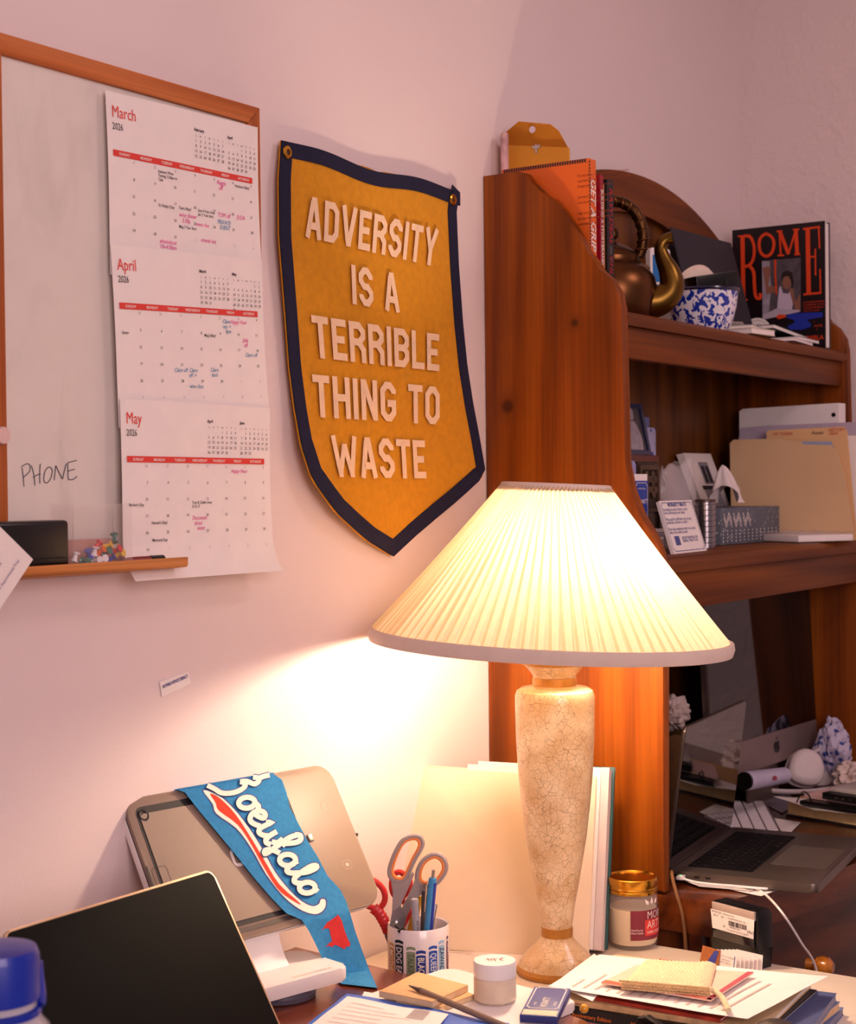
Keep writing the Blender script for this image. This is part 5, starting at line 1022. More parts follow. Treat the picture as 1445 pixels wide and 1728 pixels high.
b = MB(); b.flatpoly([(ac+x, .031+y*.85-.001) for x, y in lg], fi, h=.0016); b.flatpoly([(ac+x, .031+.85*y) for x, y in [(0, .017), (.001, .022), (.006, .026), (.006, .021)]], fi, h=.0016); put('emblem', b, mat('emblem_black', '0A0809', .3), chin, smooth=0)
b = MB(); b.prism(rect(.17, .004, iw/2-.085, 0), 0, .16, fn=lambda c: Vector((fi(c.x, 0).x, -.14+c.z*.7, ZD+c.y))); b.prism([(iw/2-.07, .0), (iw/2+.07, 0), (iw/2+.07, .16), (iw/2-.07, .16)], -.017, -.0125, fn=lambda c: fi(c.x, c.y-.07, c.z)); put('stand', b, SPG, t)
# white keyboard on a sheet
ka, kb_, kc_ = P(1227, 1392, Z=ZD+.008), P(1319, 1400, Z=ZD+.008), P(1288, 1343, Z=ZD+.008)
fk = FrU(kb_, ka-kb_, kc_-kb_); kl = .26; kd = .104
fk = FrU(kb_, (kc_-kb_), (ka-kb_)); 
t = thing('white_keyboard', 'white wireless keyboard lying behind the open laptop', 'keyboard', fk(.13, .05))
b = MB(); b.prism(rrect(.279, .115, .006), -.008, -.003, fn=fk.c, bev=.001); put('plate', b, ALU, t)
keys([[1]*14, [1]*13+[1.5], [1.5]+[1]*13, [1.75]+[1]*11+[1.75], [2.25]+[1]*10+[2.25]], .004, .004, .271, .107, -.003, fk, KEYW, t, .0026, .002)
sheet('white sheet sticking out under the white keyboard', [(1228, 1400), (1300, 1380), (1352, 1388), (1336, 1404)], ZD+.0008, lines=0, seed=8, wob=.001)
sheet('grey paper lying flat in front of the headphones', [(1240, 1330), (1330, 1338), (1350, 1355), (1320, 1372)], ZD+.0006, mat('grey_paper', '6E6672', .7), seed=9, wob=.001)
# white bottle-like tube and headphones
HPW = mat('headphone_white', 'D2C4C4', .45, var=.03); HPC = mat('headphone_cushion', 'B4A4A6', .7)
hp = P(1352, 1334, Z=ZD); hc = Vector((hp.x, hp.y, ZD)); hs = FPX/((hc-CAM).dot(_F))
t = thing('headphones', 'white over-ear headphones lying under the computer chin', 'headphones', hc)
vd = Vector((-_F.x, -_F.y, .28)).normalized(); q0 = P(1357, 1295, Y=hc.y-.022)
fh = Fr(q0, Vector((_R.x, _R.y, .0)), Vector((0, 0, 1))); fh = Fr(q0, _R, _U+_F*.25)
out = smooth_path([Vector(p_) for p_ in [(-.036, -.010), (-.024, .024), (.0, .037), (.026, .028), (.038, .0), (.030, -.030), (.006, -.038), (-.024, -.030)]], 5, True)
b = MB(); loft(b, [(v.x, v.y) for v in out], [(.97, 0), (1, .005), (.99, .012), (.94, .018), (.82, .022), (.6, .024)], fh); put('ear_cup', b, HPW, t)
b = MB(); loft(b, [(v.x-.004, v.y-.003) for v in out], [(.8, -.020), (.96, -.018), (1.02, -.010), (1.0, -.002), (.9, 0)], fh); put('cushion', b, HPC, t)
f2 = fh.off(.040, -.004, -.045); b = MB(); loft(b, [(v.x*.85, v.y*.85) for v in out], [(.85, -.014), (1, -.006), (1, .004), (.9, .010), (.6, .012)], f2); put('ear_cup', b, HPW, t)
b = MB(); b.tube(smooth_path([fh(.02, .030, -.008), fh(.05, .040, -.02), fh(.075, .02, -.02), fh(.082, -.015, -.012), fh(.065, -.036, .004), fh(.03, -.046, .012), fh(-.03, -.050, .02), fh(-.09, -.046, .02), fh(-.115, -.036, .012)], 8), .0032, 10, flat=1.6); put('headband', b, HPW, t)
ta, tb_ = P(1258, 1318, Y=-.205), P(1312, 1310, Y=-.215); dd = (tb_-ta).normalized()
t = thing('white_tube', 'white cylindrical tube lying beside the headphones', 'tube', (ta+tb_)/2); b = MB(); b.tube([ta, ta+dd*.008, ta+dd*.02, tb_+dd*.03], [.0165, .0175, .0175, .0155], 28); put('body', b, mat('tube_white', 'B9B4CC', .4), t)
b = MB(); b.tube([ta-dd*.006, ta-dd*.0005], [.0165, .017], 28); put('end_cap', b, BLACKP, t)
b = MB(); b.lathe([(0, 0), (.0045, 0), (.0045, .001), (0, .001)], 16, M=Matrix.Translation(P(1308, 1313, Y=tb_.y-.0175)) @ Vector((-_F.x, -_F.y, 0)).to_track_quat('Z', 'Y').to_matrix().to_4x4()); put('red_badge', b, mat('badge_red', '8A2A3A', .5), t)
# crumpled cloths and paper
def fold_cloth(label, c, s_, m, seed):
    t = thing('crumpled_cloth', label, 'cloth', c); b = MB(); q = bmesh.new(); bmesh.ops.create_icosphere(q, subdivisions=3, radius=1)
    for v in q.verts:
        p = v.co.normalized(); k = 1+.5*mnoise.noise(p*1.7+Vector((seed, 0, 0)))+.25*mnoise.noise(p*4+Vector((0, seed, 0))); v.co = Vector((p.x*s_[0]*k, p.y*s_[1]*k, p.z*s_[2]*k))
    zm = min(v.co.z for v in q.verts); b.add(q, Matrix.Translation(Vector(c)-Vector((0, 0, zm)))); put('cloth', b, m, t, smooth=12); return t
BWC = mat('blue_white_cloth', 'C0B8D0', .8)
patt(BWC, '34468E', 60, .30, .42)
q = P(1406, 1262, X=3.222); t = thing('crumpled_cloth', 'crumpled blue and white patterned cloth beside the computer', 'cloth', (q.x, q.y, ZD))
b = paper_ball((q.x, q.y, ZD+.004), .088, 4, (.58, .5, 1.0), 34); put('cloth', b, BWC, t, smooth=14)
q = P(1440, 1312, X=3.17); t = thing('crumpled_tissue', 'crumpled white tissue at the right picture edge below the blue cloth', 'tissue', (q.x, q.y, ZD)); TISS = mat('crumpled_paper', 'D8C4BE', .9, var=.03)
b = paper_ball((q.x, q.y, ZD+.004), .066, 9, (.9, .8, .62), 60, .3); put('tissue', b, TISS, t, smooth=20)
q = P(1140, 1205, Y=-.10); t = thing('crumpled_tissue', 'crumpled tissue on the brown paper bag behind the laptop', 'tissue', q); b = paper_ball((q.x+.0, -.09, q.z-.035), .05, 14, (1, .8, .8), 60, .3); put('tissue', b, TISS, t, smooth=20)
zb_ = q.z-.034
t = thing('paper_bag', 'brown paper bag behind the open laptop next to the hutch side', 'bag', (q.x, -.08, ZD)); bb = Vector((q.x+.03, -.09, ZD))
b = MB(); b.grid(lambda u, v: bb+Vector((.07*cos(2*pi*u), .05*sin(2*pi*u), (zb_-ZD-.002)*v+.003*sin(9*u*2*pi)*v)), 48, 8); put('bag', b, mat('kraft_paper', '7A5630', .8, var=.1, vs=18, bump=.4, bs=40), t)
b = MB(); b.poly([bb+Vector((.083*cos(a), .058*sin(a), zb_-ZD-.004)) for a in [2*pi*i/24 for i in range(24)]]); put('bag', b, mat('kraft_paper', '7A5630', .8), t) if False else b.bm.free()
# books / notebooks at the right
def deskbook(label, px, w, d, h, z, rz, cover, page, name='book', cat='book'):
    c = P(*px, Z=z); t = thing(name, label, cat, (c.x, c.y, z), (0, 0, rz)); cth = .0025
    b = MB(); b.box((w/2, d/2, h/2), (w-.004, d-.004, h-cth*2)); put('page_block', b, page, t, world=False)
    b = MB(); b.box((w/2, d/2, cth/2), (w, d, cth), bev=.0006); put('back_cover', b, cover, t, world=False)
    b = MB(); b.box((w/2, d/2, h-cth/2), (w, d, cth), bev=.0006); put('front_cover', b, cover, t, world=False); return t
YP = mat('yellowed_pages', 'D8B784', .8, var=.08, vs=90)
nb0 = P(1328, 1377, Z=ZD); rz = math.atan2(P(1445, 1397, Z=ZD).y-nb0.y, P(1445, 1397, Z=ZD).x-nb0.x)
t = thing('thick_notebook', 'thick notebook with yellowed pages lying under loose sheets at the right', 'notebook', nb0, (0, 0, rz)); b = MB(); b.box((.10, .075, .016), (.2, .146, .026), bev=.003); put('page_block', b, YP, t, world=False)
b = MB(); b.box((.10, .075, .0015), (.204, .152, .003)); put('back_cover', b, BKC, t, world=False)
b = MB(); b.box((.102, .08, .0305), (.2, .14, .0025)); put('front_cover', b, mat('tan_board', 'B08A58', .7), t, world=False)
zt_ = ZD+.034; t = sheet('loose curled sheet lying on the thick notebook', [(1305, 1345), (1400, 1352), (1445, 1376), (1375, 1368)], zt_, seed=11, wob=.004)
q = P(1378, 1360, Z=zt_+.006); t = thing('black_binder', 'flat black case on top of the thick notebook', 'case', (q.x, q.y, zt_+.0055), (0, 0, rz)); b = MB(); b.box((.07, .03, .004), (.2, .08, .008), bev=.002); put('body', b, BLACKP, t, world=False)
q = P(1358, 1352, Z=zt_+.02); t = thing('glasses', 'folded black wire glasses standing on the sheets beside the headphones', 'glasses', (q.x, q.y, zt_+.006)); gz = zt_+.014
b = MB(); b.tube(smooth_path([P(1345, 1354, Z=gz), P(1350, 1343, Y=q.y), P(1356, 1336, Y=q.y), P(1364, 1340, Y=q.y), P(1370, 1352, Z=gz)], 6), .0015, 6); put('frame', b, BLACKP, t)
q = P(1356, 1346, Z=zt_+.016); t = thing('pink_notebook', 'thin pink-edged notebook above the flat black case', 'notebook', (q.x, q.y, zt_+.0145), (0, 0, rz)); b = MB(); b.box((.09, .05, .003), (.19, .08, .006)); put('pages', b, mat('pink_pages', 'C9A4A4', .7), t, world=False)
q = P(1385, 1341, Z=zt_+.03); t = thing('black_recorder', 'black slim device with a row of silver buttons on the notebook pile', 'device', (q.x, q.y, zt_+.0215), (0, 0, rz)); b = MB(); b.box((.09, .04, .006), (.18, .07, .012), bev=.001); bd_ = put('body', b, BLACKP, t, world=False)
b = MB(); [b.box((.03+.014*i, .0042, .006), (.007, .002, .004)) for i in range(8)]; put('button_row', b, STEEL, bd_, world=True) if False else b.bm.free()
for i in range(6): b = MB(); b.box((.030+.015*i, .0045, .006), (.006, .0015, .0035)); b.bm.transform(wm(t)); put('button', b, STEEL, t)
q = P(1400, 1330, Z=zt_+.04); t = thing('paper_bundle', 'grey printed paper pad lying on the black device at the right edge', 'papers', (q.x, q.y, zt_+.034), (0, 0, rz)); b = MB(); b.box((.09, .045, .004), (.18, .085, .008), bev=.0015); put('pad', b, mat('pad_grey', '9A8E92', .8, var=.1, vs=60), t, world=False)
# ================================================================ things on the white table
ZW = .7405
# leaning folder, binder and teal book in the corner
a0 = P(669, 1597, Z=ZW); a1 = P(742, 1290, Y=-.024); dirb = Vector((.32, -.947, 0)).normalized()
ff = Fr(a0, dirb, Vector((a1.x-a0.x, 0, a1.z-ZW))); lf_ = (a1-a0).dot(ff.y)
ff = Fr(a0+Vector((0, -.004, 0)), dirb, Vector((.092, .02, .255)))
up_n = ff.n if ff.n.x < 0 else -ff.n
class FrX(Fr): pass
ff.n = up_n
t = thing('cream_folder', 'large plain cream folder leaning in the corner behind the lamp', 'folder', ff(.14, 0)); CF = mat('cream_board', 'EBD8BC', .7, var=.015)
out = [(-.002, 0), (.285, 0), (.285, .262), (.02, .270), (.006, .266), (.0, .255)]
b = MB(); b.prism(out, -.003, 0, fn=ff.c, bev=.0008); put('front_leaf', b, CF, t)
b = MB(); b.prism([(.085, .1), (.2, .1), (.2, .276), (.085, .2775)], -.006, -.004, fn=ff.c); put('tab_sheet', b, PAPER, t)
b = MB(); b.prism([(x, y+.004) for x, y in out], -.0085, -.0065, fn=ff.c); put('back_leaf', b, CF, t)
t = thing('white_binder', 'white thick paper block leaning behind the cream folder right of the lamp', 'binder', ff(.16, 0, -.03)); b = MB(); b.prism([(.10, .0145), (.290, .0145), (.290, .280), (.10, .284)], -.036, -.0095, fn=ff.c); put('page_block', b, PAPER, t)
b = MB(); b.prism(rect(.012, .266, .2905, .0145), -.036, -.0095, fn=ff.c); put('fore_edge', b, mat('grey_edge', 'D2C6C6', .8), t)
t = thing('teal_book', 'thin dark teal book leaning between the white block and the hutch side', 'book', ff(.2, 0, -.045)); TEALC = mat('teal_cover', '1F4A4E', .45, var=.1)
b = MB(); b.prism(rect(.206, .268, .10, .0185), -.0385, -.037, fn=ff.c); put('front_cover', b, TEALC, t); b = MB(); b.prism(rect(.203, .264, .10, .0195), -.046, -.0387, fn=ff.c); put('page_block', b, mat('dark_pages', '6A7470', .7), t); b = MB(); b.prism(rect(.206, .268, .10, .0185), -.0478, -.0462, fn=ff.c); put('back_cover', b, TEALC, t)
sheet('printed letter lying under the cream folder between mug and lamp', [(700, 1604), (885, 1608), (870, 1640), (735, 1636)], ZW, lines=2, seed=21, wob=.0005)
t = sheet('lower letterhead sheet on the white table beside the lamp base', [(735, 1612), (880, 1626), (860, 1652), (740, 1640)], ZW+.0015, seed=22, wob=.0005)
p0, p1 = P(763, 1607, Z=ZW+.003), P(862, 1622, Z=ZW+.003); fl_ = FrU(p0, p1-p0, Vector((p0.y-p1.y, p1.x-p0.x, 0)))
b = MB(); b.text('^ 716.534.3177  -  TeamPress.com  -  500 Elliott Street, Buffalo, NY 14221', 0, 0, .0042, fl_, sx=.62, h=0.0); put('letterhead', b, INK, t, smooth=0)
# candle
cp = P(1058, 1608, Z=ZW); cc = Vector((cp.x, cp.y, ZW))+Vector((_F.x, _F.y, 0)).normalized()*.036+Vector((.014, -.008, 0)); CS = FPX/((cc-CAM).dot(_F)); cr_ = 42.5/CS; chh = (1597-1503)/CS
t = thing('candle_jar', 'glass candle jar with gold lid and maroon label beside the lamp', 'candle', cc)
GL = mat('clear_glass', 'E8DCD0', .05, alpha=.14, var=0)
b = MB(); b.lathe([(0, 0), (cr_*.88, 0), (cr_*.97, .004), (cr_, .010), (cr_, chh*.86), (cr_*.97, chh*.93), (cr_*.94, chh*.95), (cr_*.94, chh*1.0), (cr_*.91, chh*1.0), (cr_*.91, chh*.94), (cr_*.955, chh*.86), (cr_*.955, .010), (cr_*.9, .006), (0, .006)], 56); put('glass', b, GL, t, world=False)
b = MB(); b.lathe([(0, .0065), (cr_*.9, .0068), (cr_*.95, .0105), (cr_*.95, chh*.70), (0, chh*.70)], 48); put('wax', b, mat('cream_wax', 'EBD9B0', .5, var=.02), t, world=False)
lz0, lz1 = chh*.97, chh*1.24
b = MB(); b.lathe([(cr_*.93, lz0), (cr_*.985, lz0), (cr_*.985, lz0+.004), (cr_*.955, lz0+.005), (cr_*.985, lz0+.007), (cr_*.955, lz0+.009), (cr_*.98, lz0+.012), (cr_*.98, lz1-.001), (cr_*.95, lz1), (cr_*.92, lz1-.002), (0, lz1-.0025)], 64); put('gold_lid', b, GOLD, t, world=False)
va = math.atan2(-(cc.y-CAM.y), -(cc.x-CAM.x)); wr = lambda x, y, h=0: cc+Vector(((cr_+.0006+h)*cos(va+x/cr_), (cr_+.0006+h)*sin(va+x/cr_), y))
MRN = mat('maroon_label', '7A2436', .6, var=.02); LRED = mat('label_red', 'D23A34', .6, var=.02)
x0 = -.003
b = MB(); b.grid(lambda u, v: wr(x0+.075*u, .016+(chh*.72-.016)*v), 24, 2); lb = put('label', b, MRN, t)
x1 = .0185
b = MB(); b.grid(lambda u, v: wr(x1+.04*u, .022+(chh*.55-.022)*v, .0003), 16, 2); put('red_square', b, LRED, lb)
b = MB(); b.text('MORI', x1+.003, .022+chh*.30, .0165, wr, sx=.8, h=.0006, bold=-.01); b.text('ARTY', x1+.003, .022+chh*.13, .0165, wr, sx=.8, h=.0006, bold=-.01); b.text('DARK CHERRY', x1+.003, .022+chh*.04, .0055, wr, sx=.8, h=.0006); b.text('Hand Poured\nYellow Candle', x0+.009, chh*.36, .0042, wr, align='CENTER', sx=.75, h=.0006)
for dx, s_ in ((.006, -.6), (.012, 0), (.018, .6)): b.poly([wr(x1+dx+x*cos(s_)+y*sin(s_), .0235+chh*.53+y*cos(s_)-x*sin(s_), .0006) for x, y in [(0, 0), (.0028, .004), (0, .011), (-.0028, .004)]])
put('label_print', b, LABELW, lb, smooth=0)
# self-inking stamp
s0, s1 = P(1199, 1614, Z=ZW), P(1279, 1638, Z=ZW); sx_ = s1-s0; SW = sx_.length; fs_ = Fr((s0.x, s0.y, ZW), sx_, (0, 0, 1)); SN = fs_.n if fs_.n.x < 0 else -fs_.n; fs_.n = SN
SH = P(1200, 1518, Y=s0.y).z-ZW
t = thing('self_inking_stamp', 'black self-inking stamp with barcode sticker standing at the white table edge', 'stamp', fs_(SW/2, 0, -.015))
b = MB(); b.prism([(.002, 0), (SW-.002, 0), (SW-.002, .026), (SW, .028), (SW, SH-.008), (SW-.004, SH), (.004, SH), (0, SH-.008), (0, .028), (.002, .026)], -.032, -.002, fn=fs_.c, bev=.002); put('housing', b, BLACKP, t)
b = MB(); b.prism(rect(SW*.86, SH*.50, SW*.07, .03), -.002, .001, fn=fs_.c, bev=.001); put('clear_window', b, mat('smoky_plastic', '221E20', .15, coat=.5), t)
b = MB(); b.prism(rect(SW*.9, .012, SW*.05, SH-.013), -.004, .0012, fn=fs_.c, bev=.001); put('grip_strip', b, mat('clear_grip', 'BFAFA6', .2, .3), t)
b = MB(); b.prism([(SW*.07, SH*.53), (SW*.93, SH*.53), (SW*.95, SH*.86), (SW*.03, SH*.86)], .001, .0016, fn=fs_.c); st = put('sticker', b, PAPER, t)
b = MB(); x = SW*.42; rg = random.Random(5)
while x < SW*.80: w = rg.choice([.0005, .0008, .0012]); b.prism(rect(w, SH*.085, x, SH*.65), .0016, .0019, fn=fs_.c); x += w+rg.choice([.0006, .0010])
put('barcode', b, INK, st)
b = MB(); T2 = lambda s_, x, y, z: b.text(s_, SW*x, SH*y, z, fs_, h=.0019)
T2('HMTJI 7235   Premium Line', .06, .815, .0038); T2('EA1 P', .10, .755, .0038); T2('DA 1', .26, .755, .0038); T2('X 00 FM GTH 2001 CBJ   1', .40, .76, .0034); T2('X0002012061', .44, .612, .0036); T2('BK', .30, .60, .0036); T2('To reorder see our website', .38, .56, .0036); b.text('MV1', SW*.80, SH*.60, .007, fs_, shear=.3, h=.0019)
put('sticker_print', b, INK, st, smooth=0)
# fan of business cards leaning on the stamp
cb = P(1243, 1637, Z=ZW); fcx = Fr((cb.x, cb.y, ZW), sx_, (0, 0, 1)); fcx.n = SN
CBL = mat('card_line_blue', '2E3A8E', .6)
for i in range(7):
    f_ = Fr(fcx(-.020+.0035*i, 0, .030-.0042*i), sx_+Vector((.002*i, 0, 0)), Vector((0, 0, 1))+Vector((.18, .0, 0))+sx_.normalized()*(.22+.02*i)); f_.n = f_.n if f_.n.x < 0 else -f_.n
    t = thing('business_card', '%s of the white business cards fanned in front of the stamp' % ['frontmost', 'second', 'third', 'fourth', 'fifth', 'sixth', 'rearmost'][i], 'card', f_(.02, 0), group='business cards by the stamp'); b = MB(); b.prism(rect(.044, .030), -.0012, 0, fn=f_.c); put('card', b, PAPER, t)
    if i == 0:
        b = MB(); b.prism(rect(.0012, .027, .040, .0015), 0, .0003, fn=f_.c); put('blue_line', b, CBL, t); b = MB(); [b.text(s_, .005, .024-.0045*k, .0036, f_, h=.0003) for k, s_ in enumerate(['Thank you for coming in', 'See you again soon', 'MORIARTY MEATS', 'Buffalo'])]; put('print', b, GREYINK, t, smooth=0)
f_ = Fr(fcx(-.040, 0, .034), sx_, Vector((0, 0, 1))+Vector((.3, 0, 0))+sx_.normalized()*.3); f_.n = f_.n if f_.n.x < 0 else -f_.n
t = thing('picture_card', 'brown picture card with a blue corner left of the fanned business cards', 'card', f_(.02, 0)); b = MB(); b.prism(rect(.034, .032), -.0012, 0, fn=f_.c); put('card', b, mat('brown_photo_card', '9A5A2C', .6, var=.3, vs=60), t); b = MB(); b.prism([(.014, .013), (.028, .010), (.031, .030), (.024, .030)], 0, .0004, fn=f_.c); put('blue_corner', b, CBL, t)
# stack of catalogues, sheets and knitted cloth
def catalogue(label, corners, z0, z1, cover, spine=None, page=None, txt=None, tm=None, name='catalogue', cat='book'):
    q = [Vector((x, y, 0)) for x, y in corners]; t = thing(name, label, cat, ((q[0].x+q[2].x)/2, (q[0].y+q[2].y)/2, z0)); c = .0012
    ins = [v.lerp((q[0]+q[2])/2, .012) for v in q]
    for nm, P_, a, b__, m in (('back_cover', q, z0, z0+c, cover), ('page_block', ins, z0+c, z1-c, page or PAPER), ('front_cover', q, z1-c, z1, cover)):
        b = MB(); b.prism([(v.x, v.y) for v in P_], a, b__, fn=lambda k: k.copy()); put(nm, b, m, t)
    d = (q[1]-q[0]); f_ = Fr((q[0].x, q[0].y, z0), d, (0, 0, 1)); n_ = f_.n; f_.n = n_ if n_.x < 0 else -n_
    b = MB(); b.prism(rect(d.length, z1-z0), -.001, .0006, fn=f_.c); sp_ = put('spine', b, spine or cover, t)
    if txt:
        b = MB(); [b.text(s_, d.length*u, (z1-z0)*.25, (z1-z0)*sz, f_, h=.001, bold=.02) for s_, u, sz in txt]; put('spine_title', b, tm, sp_, smooth=0)
    return t
# left edges run from the back corner (0) to the front corner (1)
def rectq(x0, y0, ang, w, l):
    d = Vector((sin(ang), -cos(ang), 0)); r_ = Vector((cos(ang), sin(ang), 0)); o = Vector((x0, y0, 0)); return [(v.x, v.y) for v in (o, o+d*l, o+d*l+r_*w, o+r_*w)]
NVC = mat('navy_gloss_cover', '141438', .3, coat=.3); GRB = mat('blue_grey_cover', '64719C', .5, var=.05)
catalogue('navy glossy catalogue at the bottom of the stack on the white table', rectq(1.775, -.395, .06, .215, .275), ZW, ZW+.013, NVC, None, mat('blue_grey_pages', '7A7A92', .7), [('BORDEAUX SELECTION', .25, .7)], LABELW)
catalogue('white-edged catalogue second from the bottom of the stack', rectq(1.772, -.40, .03, .212, .275), ZW+.0135, ZW+.021, mat('mixed_print_cover', 'A06070', .5, var=.4, vs=40), None, PAPER, [('RECIPES NOTEBOOK JOURNAL', .2, .6)], mat('rose_print', 'B05A6A', .6))
catalogue('black book with orange Anniversary Edition lettering in the middle of the stack', rectq(1.770, -.393, .05, .21, .275), ZW+.0215, ZW+.0375, BKC, None, PAPER, [('40th Anniversary Edition', .06, .42), ('MADE', .40, .5), ('NUAL CATALOG', .55, .55), ('BOR', .86, .55)], mat('orange_print', 'C8641E', .6))
catalogue('cream brochure on the black anniversary book in the stack', rectq(1.772, -.395, .08, .205, .27), ZW+.038, ZW+.0455, mat('cream_brochure', 'DABF94', .6), mat('brochure_spine', 'D8B080', .6, var=.25, vs=60), PAPER, [('spring wine list and guide', .05, .4)], mat('brown_print', '7A2E10', .7))
catalogue('red and white magazine sticking out near the top of the stack', rectq(1.783, -.45, .02, .19, .165), ZW+.046, ZW+.0505, mat('red_white_magazine', 'B03A2A', .5, var=.45, vs=35))
# blue-grey notebooks jutting out at the right front of the pile
for i, (lab, px, an, th_) in enumerate([('lowest blue-grey booklet jutting from the right of the stack', (1424, 1700), .10, .010), ('middle blue-grey spiral notebook jutting from the right of the stack', (1418, 1690), .0, .012), ('uppermost slate-blue booklet jutting from the right of the stack under the white sheets', (1412, 1676), .14, .011)]):
    z0 = ZW+[.0, .0105, .023][i]; c = P(*px, Z=z0+th_); dx = Vector((-cos(an), -sin(an), 0)); dy = Vector((-sin(an), cos(an), 0))
    q = [c, c+dx*.20, c+dx*.20+dy*.042, c+dy*.042]
    t = thing('notebook', lab, 'notebook', (c.x-.1, c.y+.02, z0)); cov = [GRB, GRB, mat('slate_blue_cover', '46527E', .5, var=.08)][i]; cq = (q[0]+q[2])/2
    for nm, a, b__, m, k in (('back_cover', 0, .0012, GRB, 0), ('page_block', .0012, th_-.0012, mat('notebook_edge', 'C9A884', .8, var=.2, vs=80) if i == 1 else mat('blue_grey_pages', '7A7A92', .7), .02), ('front_cover', th_-.0012, th_, cov, 0)):
        b = MB(); b.prism([(v.lerp(cq, k).x, v.lerp(cq, k).y) for v in q], z0+a, z0+b__, fn=lambda v: v.copy()); put(nm, b, m, t)
    if i < 2:
        f_ = Fr(q[1].xy.to_3d()+Vector((0, 0, z0)), q[0]-q[1], (0, 0, 1)); f_.n = f_.n if f_.n.y < 0 else -f_.n; b = MB(); b.text(['CULTURE CULTURE', 'MORIARTY JOURNAL'][i], .06, .0022, .0075, f_, h=.001, bold=.01); put('edge_print', b, LABELW, t, smooth=0)
ZS = ZW+.0575
t = sheet('top white printed sheet on the catalogue stack under the knitted cloth', [(925, 1667), (1012, 1613), (1398, 1650), (1262, 1722)], ZS-.001, lines=14, seed=31, wob=.004, ink=mat('faint_print', 'C8B2AC', .8))
sheet('cream sheet showing under the top white sheet near the lamp', [(935, 1660), (1003, 1610), (1040, 1640), (1000, 1690)], ZS-.003, seed=33, wob=.001)
t = thing('rose_envelope', 'pink-edged envelope lying under the knitted cloth', 'envelope', P(1100, 1672, Z=ZS+.004)); q = [P(x, y, Z=ZS+.005) for x, y in [(1015, 1660), (1075, 1630), (1272, 1643), (1200, 1690)]]
b = MB(); b.prism([(v.x, v.y) for v in q], ZS+.0048, ZS+.0068, fn=lambda v: v.copy()); put('envelope', b, mat('pale_rose_paper', 'E8C4B0', .7), t)
b = MB(); k = [q[3], q[2], q[2].lerp(q[1], .05), q[3].lerp(q[0], .04)]; b.prism([(v.x, v.y) for v in k], ZS+.0069, ZS+.0073, fn=lambda v: v.copy()); k = [q[0], q[3], q[3].lerp(q[2], .04), q[0].lerp(q[1], .12)]; put('rose_stripe', b, mat('rose_edge', 'B04A5A', .7), t)
b = MB(); b.prism([(v.x, v.y) for v in k], ZS+.0069, ZS+.0073, fn=lambda v: v.copy()); put('red_border', b, mat('coral_edge', 'D0664E', .7, var=.2, vs=60), t)
KN_ = mat('cream_yarn', 'EBD8AE', .95, var=.06, vs=120, bump=.5, bs=420)
q = [P(x, y, Z=ZS+.016) for x, y in [(1048, 1656), (1085, 1616), (1210, 1620), (1196, 1668)]]
def knit(u, v): 
    p = (q[0].lerp(q[3], u)).lerp(q[1].lerp(q[2], u), v); e = min(min(u, 1-u)*8, min(v, 1-v)*6, 1); p.z = ZS+.0085+.010*e**.6+.0012*sin(u*130)*sin(v*62)*e+.0018*mnoise.noise(Vector((u*5, v*5, 2))); return p
t = thing('knitted_cloth', 'folded cream knitted cloth with a tie string on top of the paper stack', 'cloth', (q[0]+q[2])/2); b = MB(); b.grid(knit, 150, 80); b.poly([p_+Vector((0, 0, -.0075)) for p_ in q]); put('knit', b, KN_, t, smooth=60)
b = MB()
for e_ in range(2):
    pts = []
    for i in range(240):
        s_ = i/239; p_ = q[0].lerp(q[3], s_)+Vector((0, 0, -.0065+.006*e_)); p_ += Vector((.0024*cos(i*1.1), .0024*sin(i*1.1), .0018*sin(i*.55))); pts.append(p_)
    b.tube(pts, .0013, 5)
put('crochet_edge', b, mat('edge_yarn', 'D8B684', .95, var=.08), t)
b = MB(); b.tube(smooth_path([q[3]+Vector((0, 0, -.001)), P(1205, 1672, Z=ZS+.012), P(1218, 1682, Z=ZS+.010), P(1226, 1696, Z=ZS+.007), P(1230, 1705, Z=ZS+.006)], 8), [.0035]*33, 8); put('tie_string', b, KN_, t)
b = MB(); b.tube([P(1145, 1618, Z=ZS+.018), P(1160, 1612, Z=ZS+.02), P(1170, 1614, Z=ZS+.019)], .0012, 6); b.bm.free()
# black plastic holder and dark canister standing right before the pile
h0, h1 = P(1080, 1708, Z=ZW+.056), P(1215, 1748, Z=ZW+.056); hd = Vector((h1.x-h0.x, h1.y-h0.y, 0)); hl = hd.length
fg_ = Fr(Vector((h0.x-.012, h0.y, ZW)), hd, (0, 0, 1)); fg_.n = fg_.n if fg_.n.x < 0 else -fg_.n
t = thing('holder', 'black upright plastic holder with a round rivet standing left of the catalogue stack', 'holder', fg_(hl/2, 0))
b = MB(); b.prism([(0, 0), (hl, 0), (hl, .010), (hl*.75, .034), (hl*.45, .046), (hl*.28, .055), (hl*.16, .060), (hl*.06, .056), (hl*.02, .040)], -.006, .005, fn=fg_.c, bev=.003, seg=3); put('body', b, BLACKP, t)
q = fg_(hl*.25, .038, .005); b = MB(); b.lathe([(0, 0), (.006, 0), (.006, .002), (.004, .004), (0, .0045)], 20, M=Matrix.Translation(q) @ fg_.n.to_track_quat('Z', 'Y').to_matrix().to_4x4()); put('rivet', b, mat('blue_grey_rivet', '3A4258', .3), t)
q = P(1293, 1719, Z=ZW+.064); rr_ = 39*((q-CAM).dot(_F))/FPX; hc_ = .064
t = thing('round_canister', 'dark grey round-topped canister at the bottom edge beside the white sheets', 'canister', (q.x, q.y-.012, ZW))
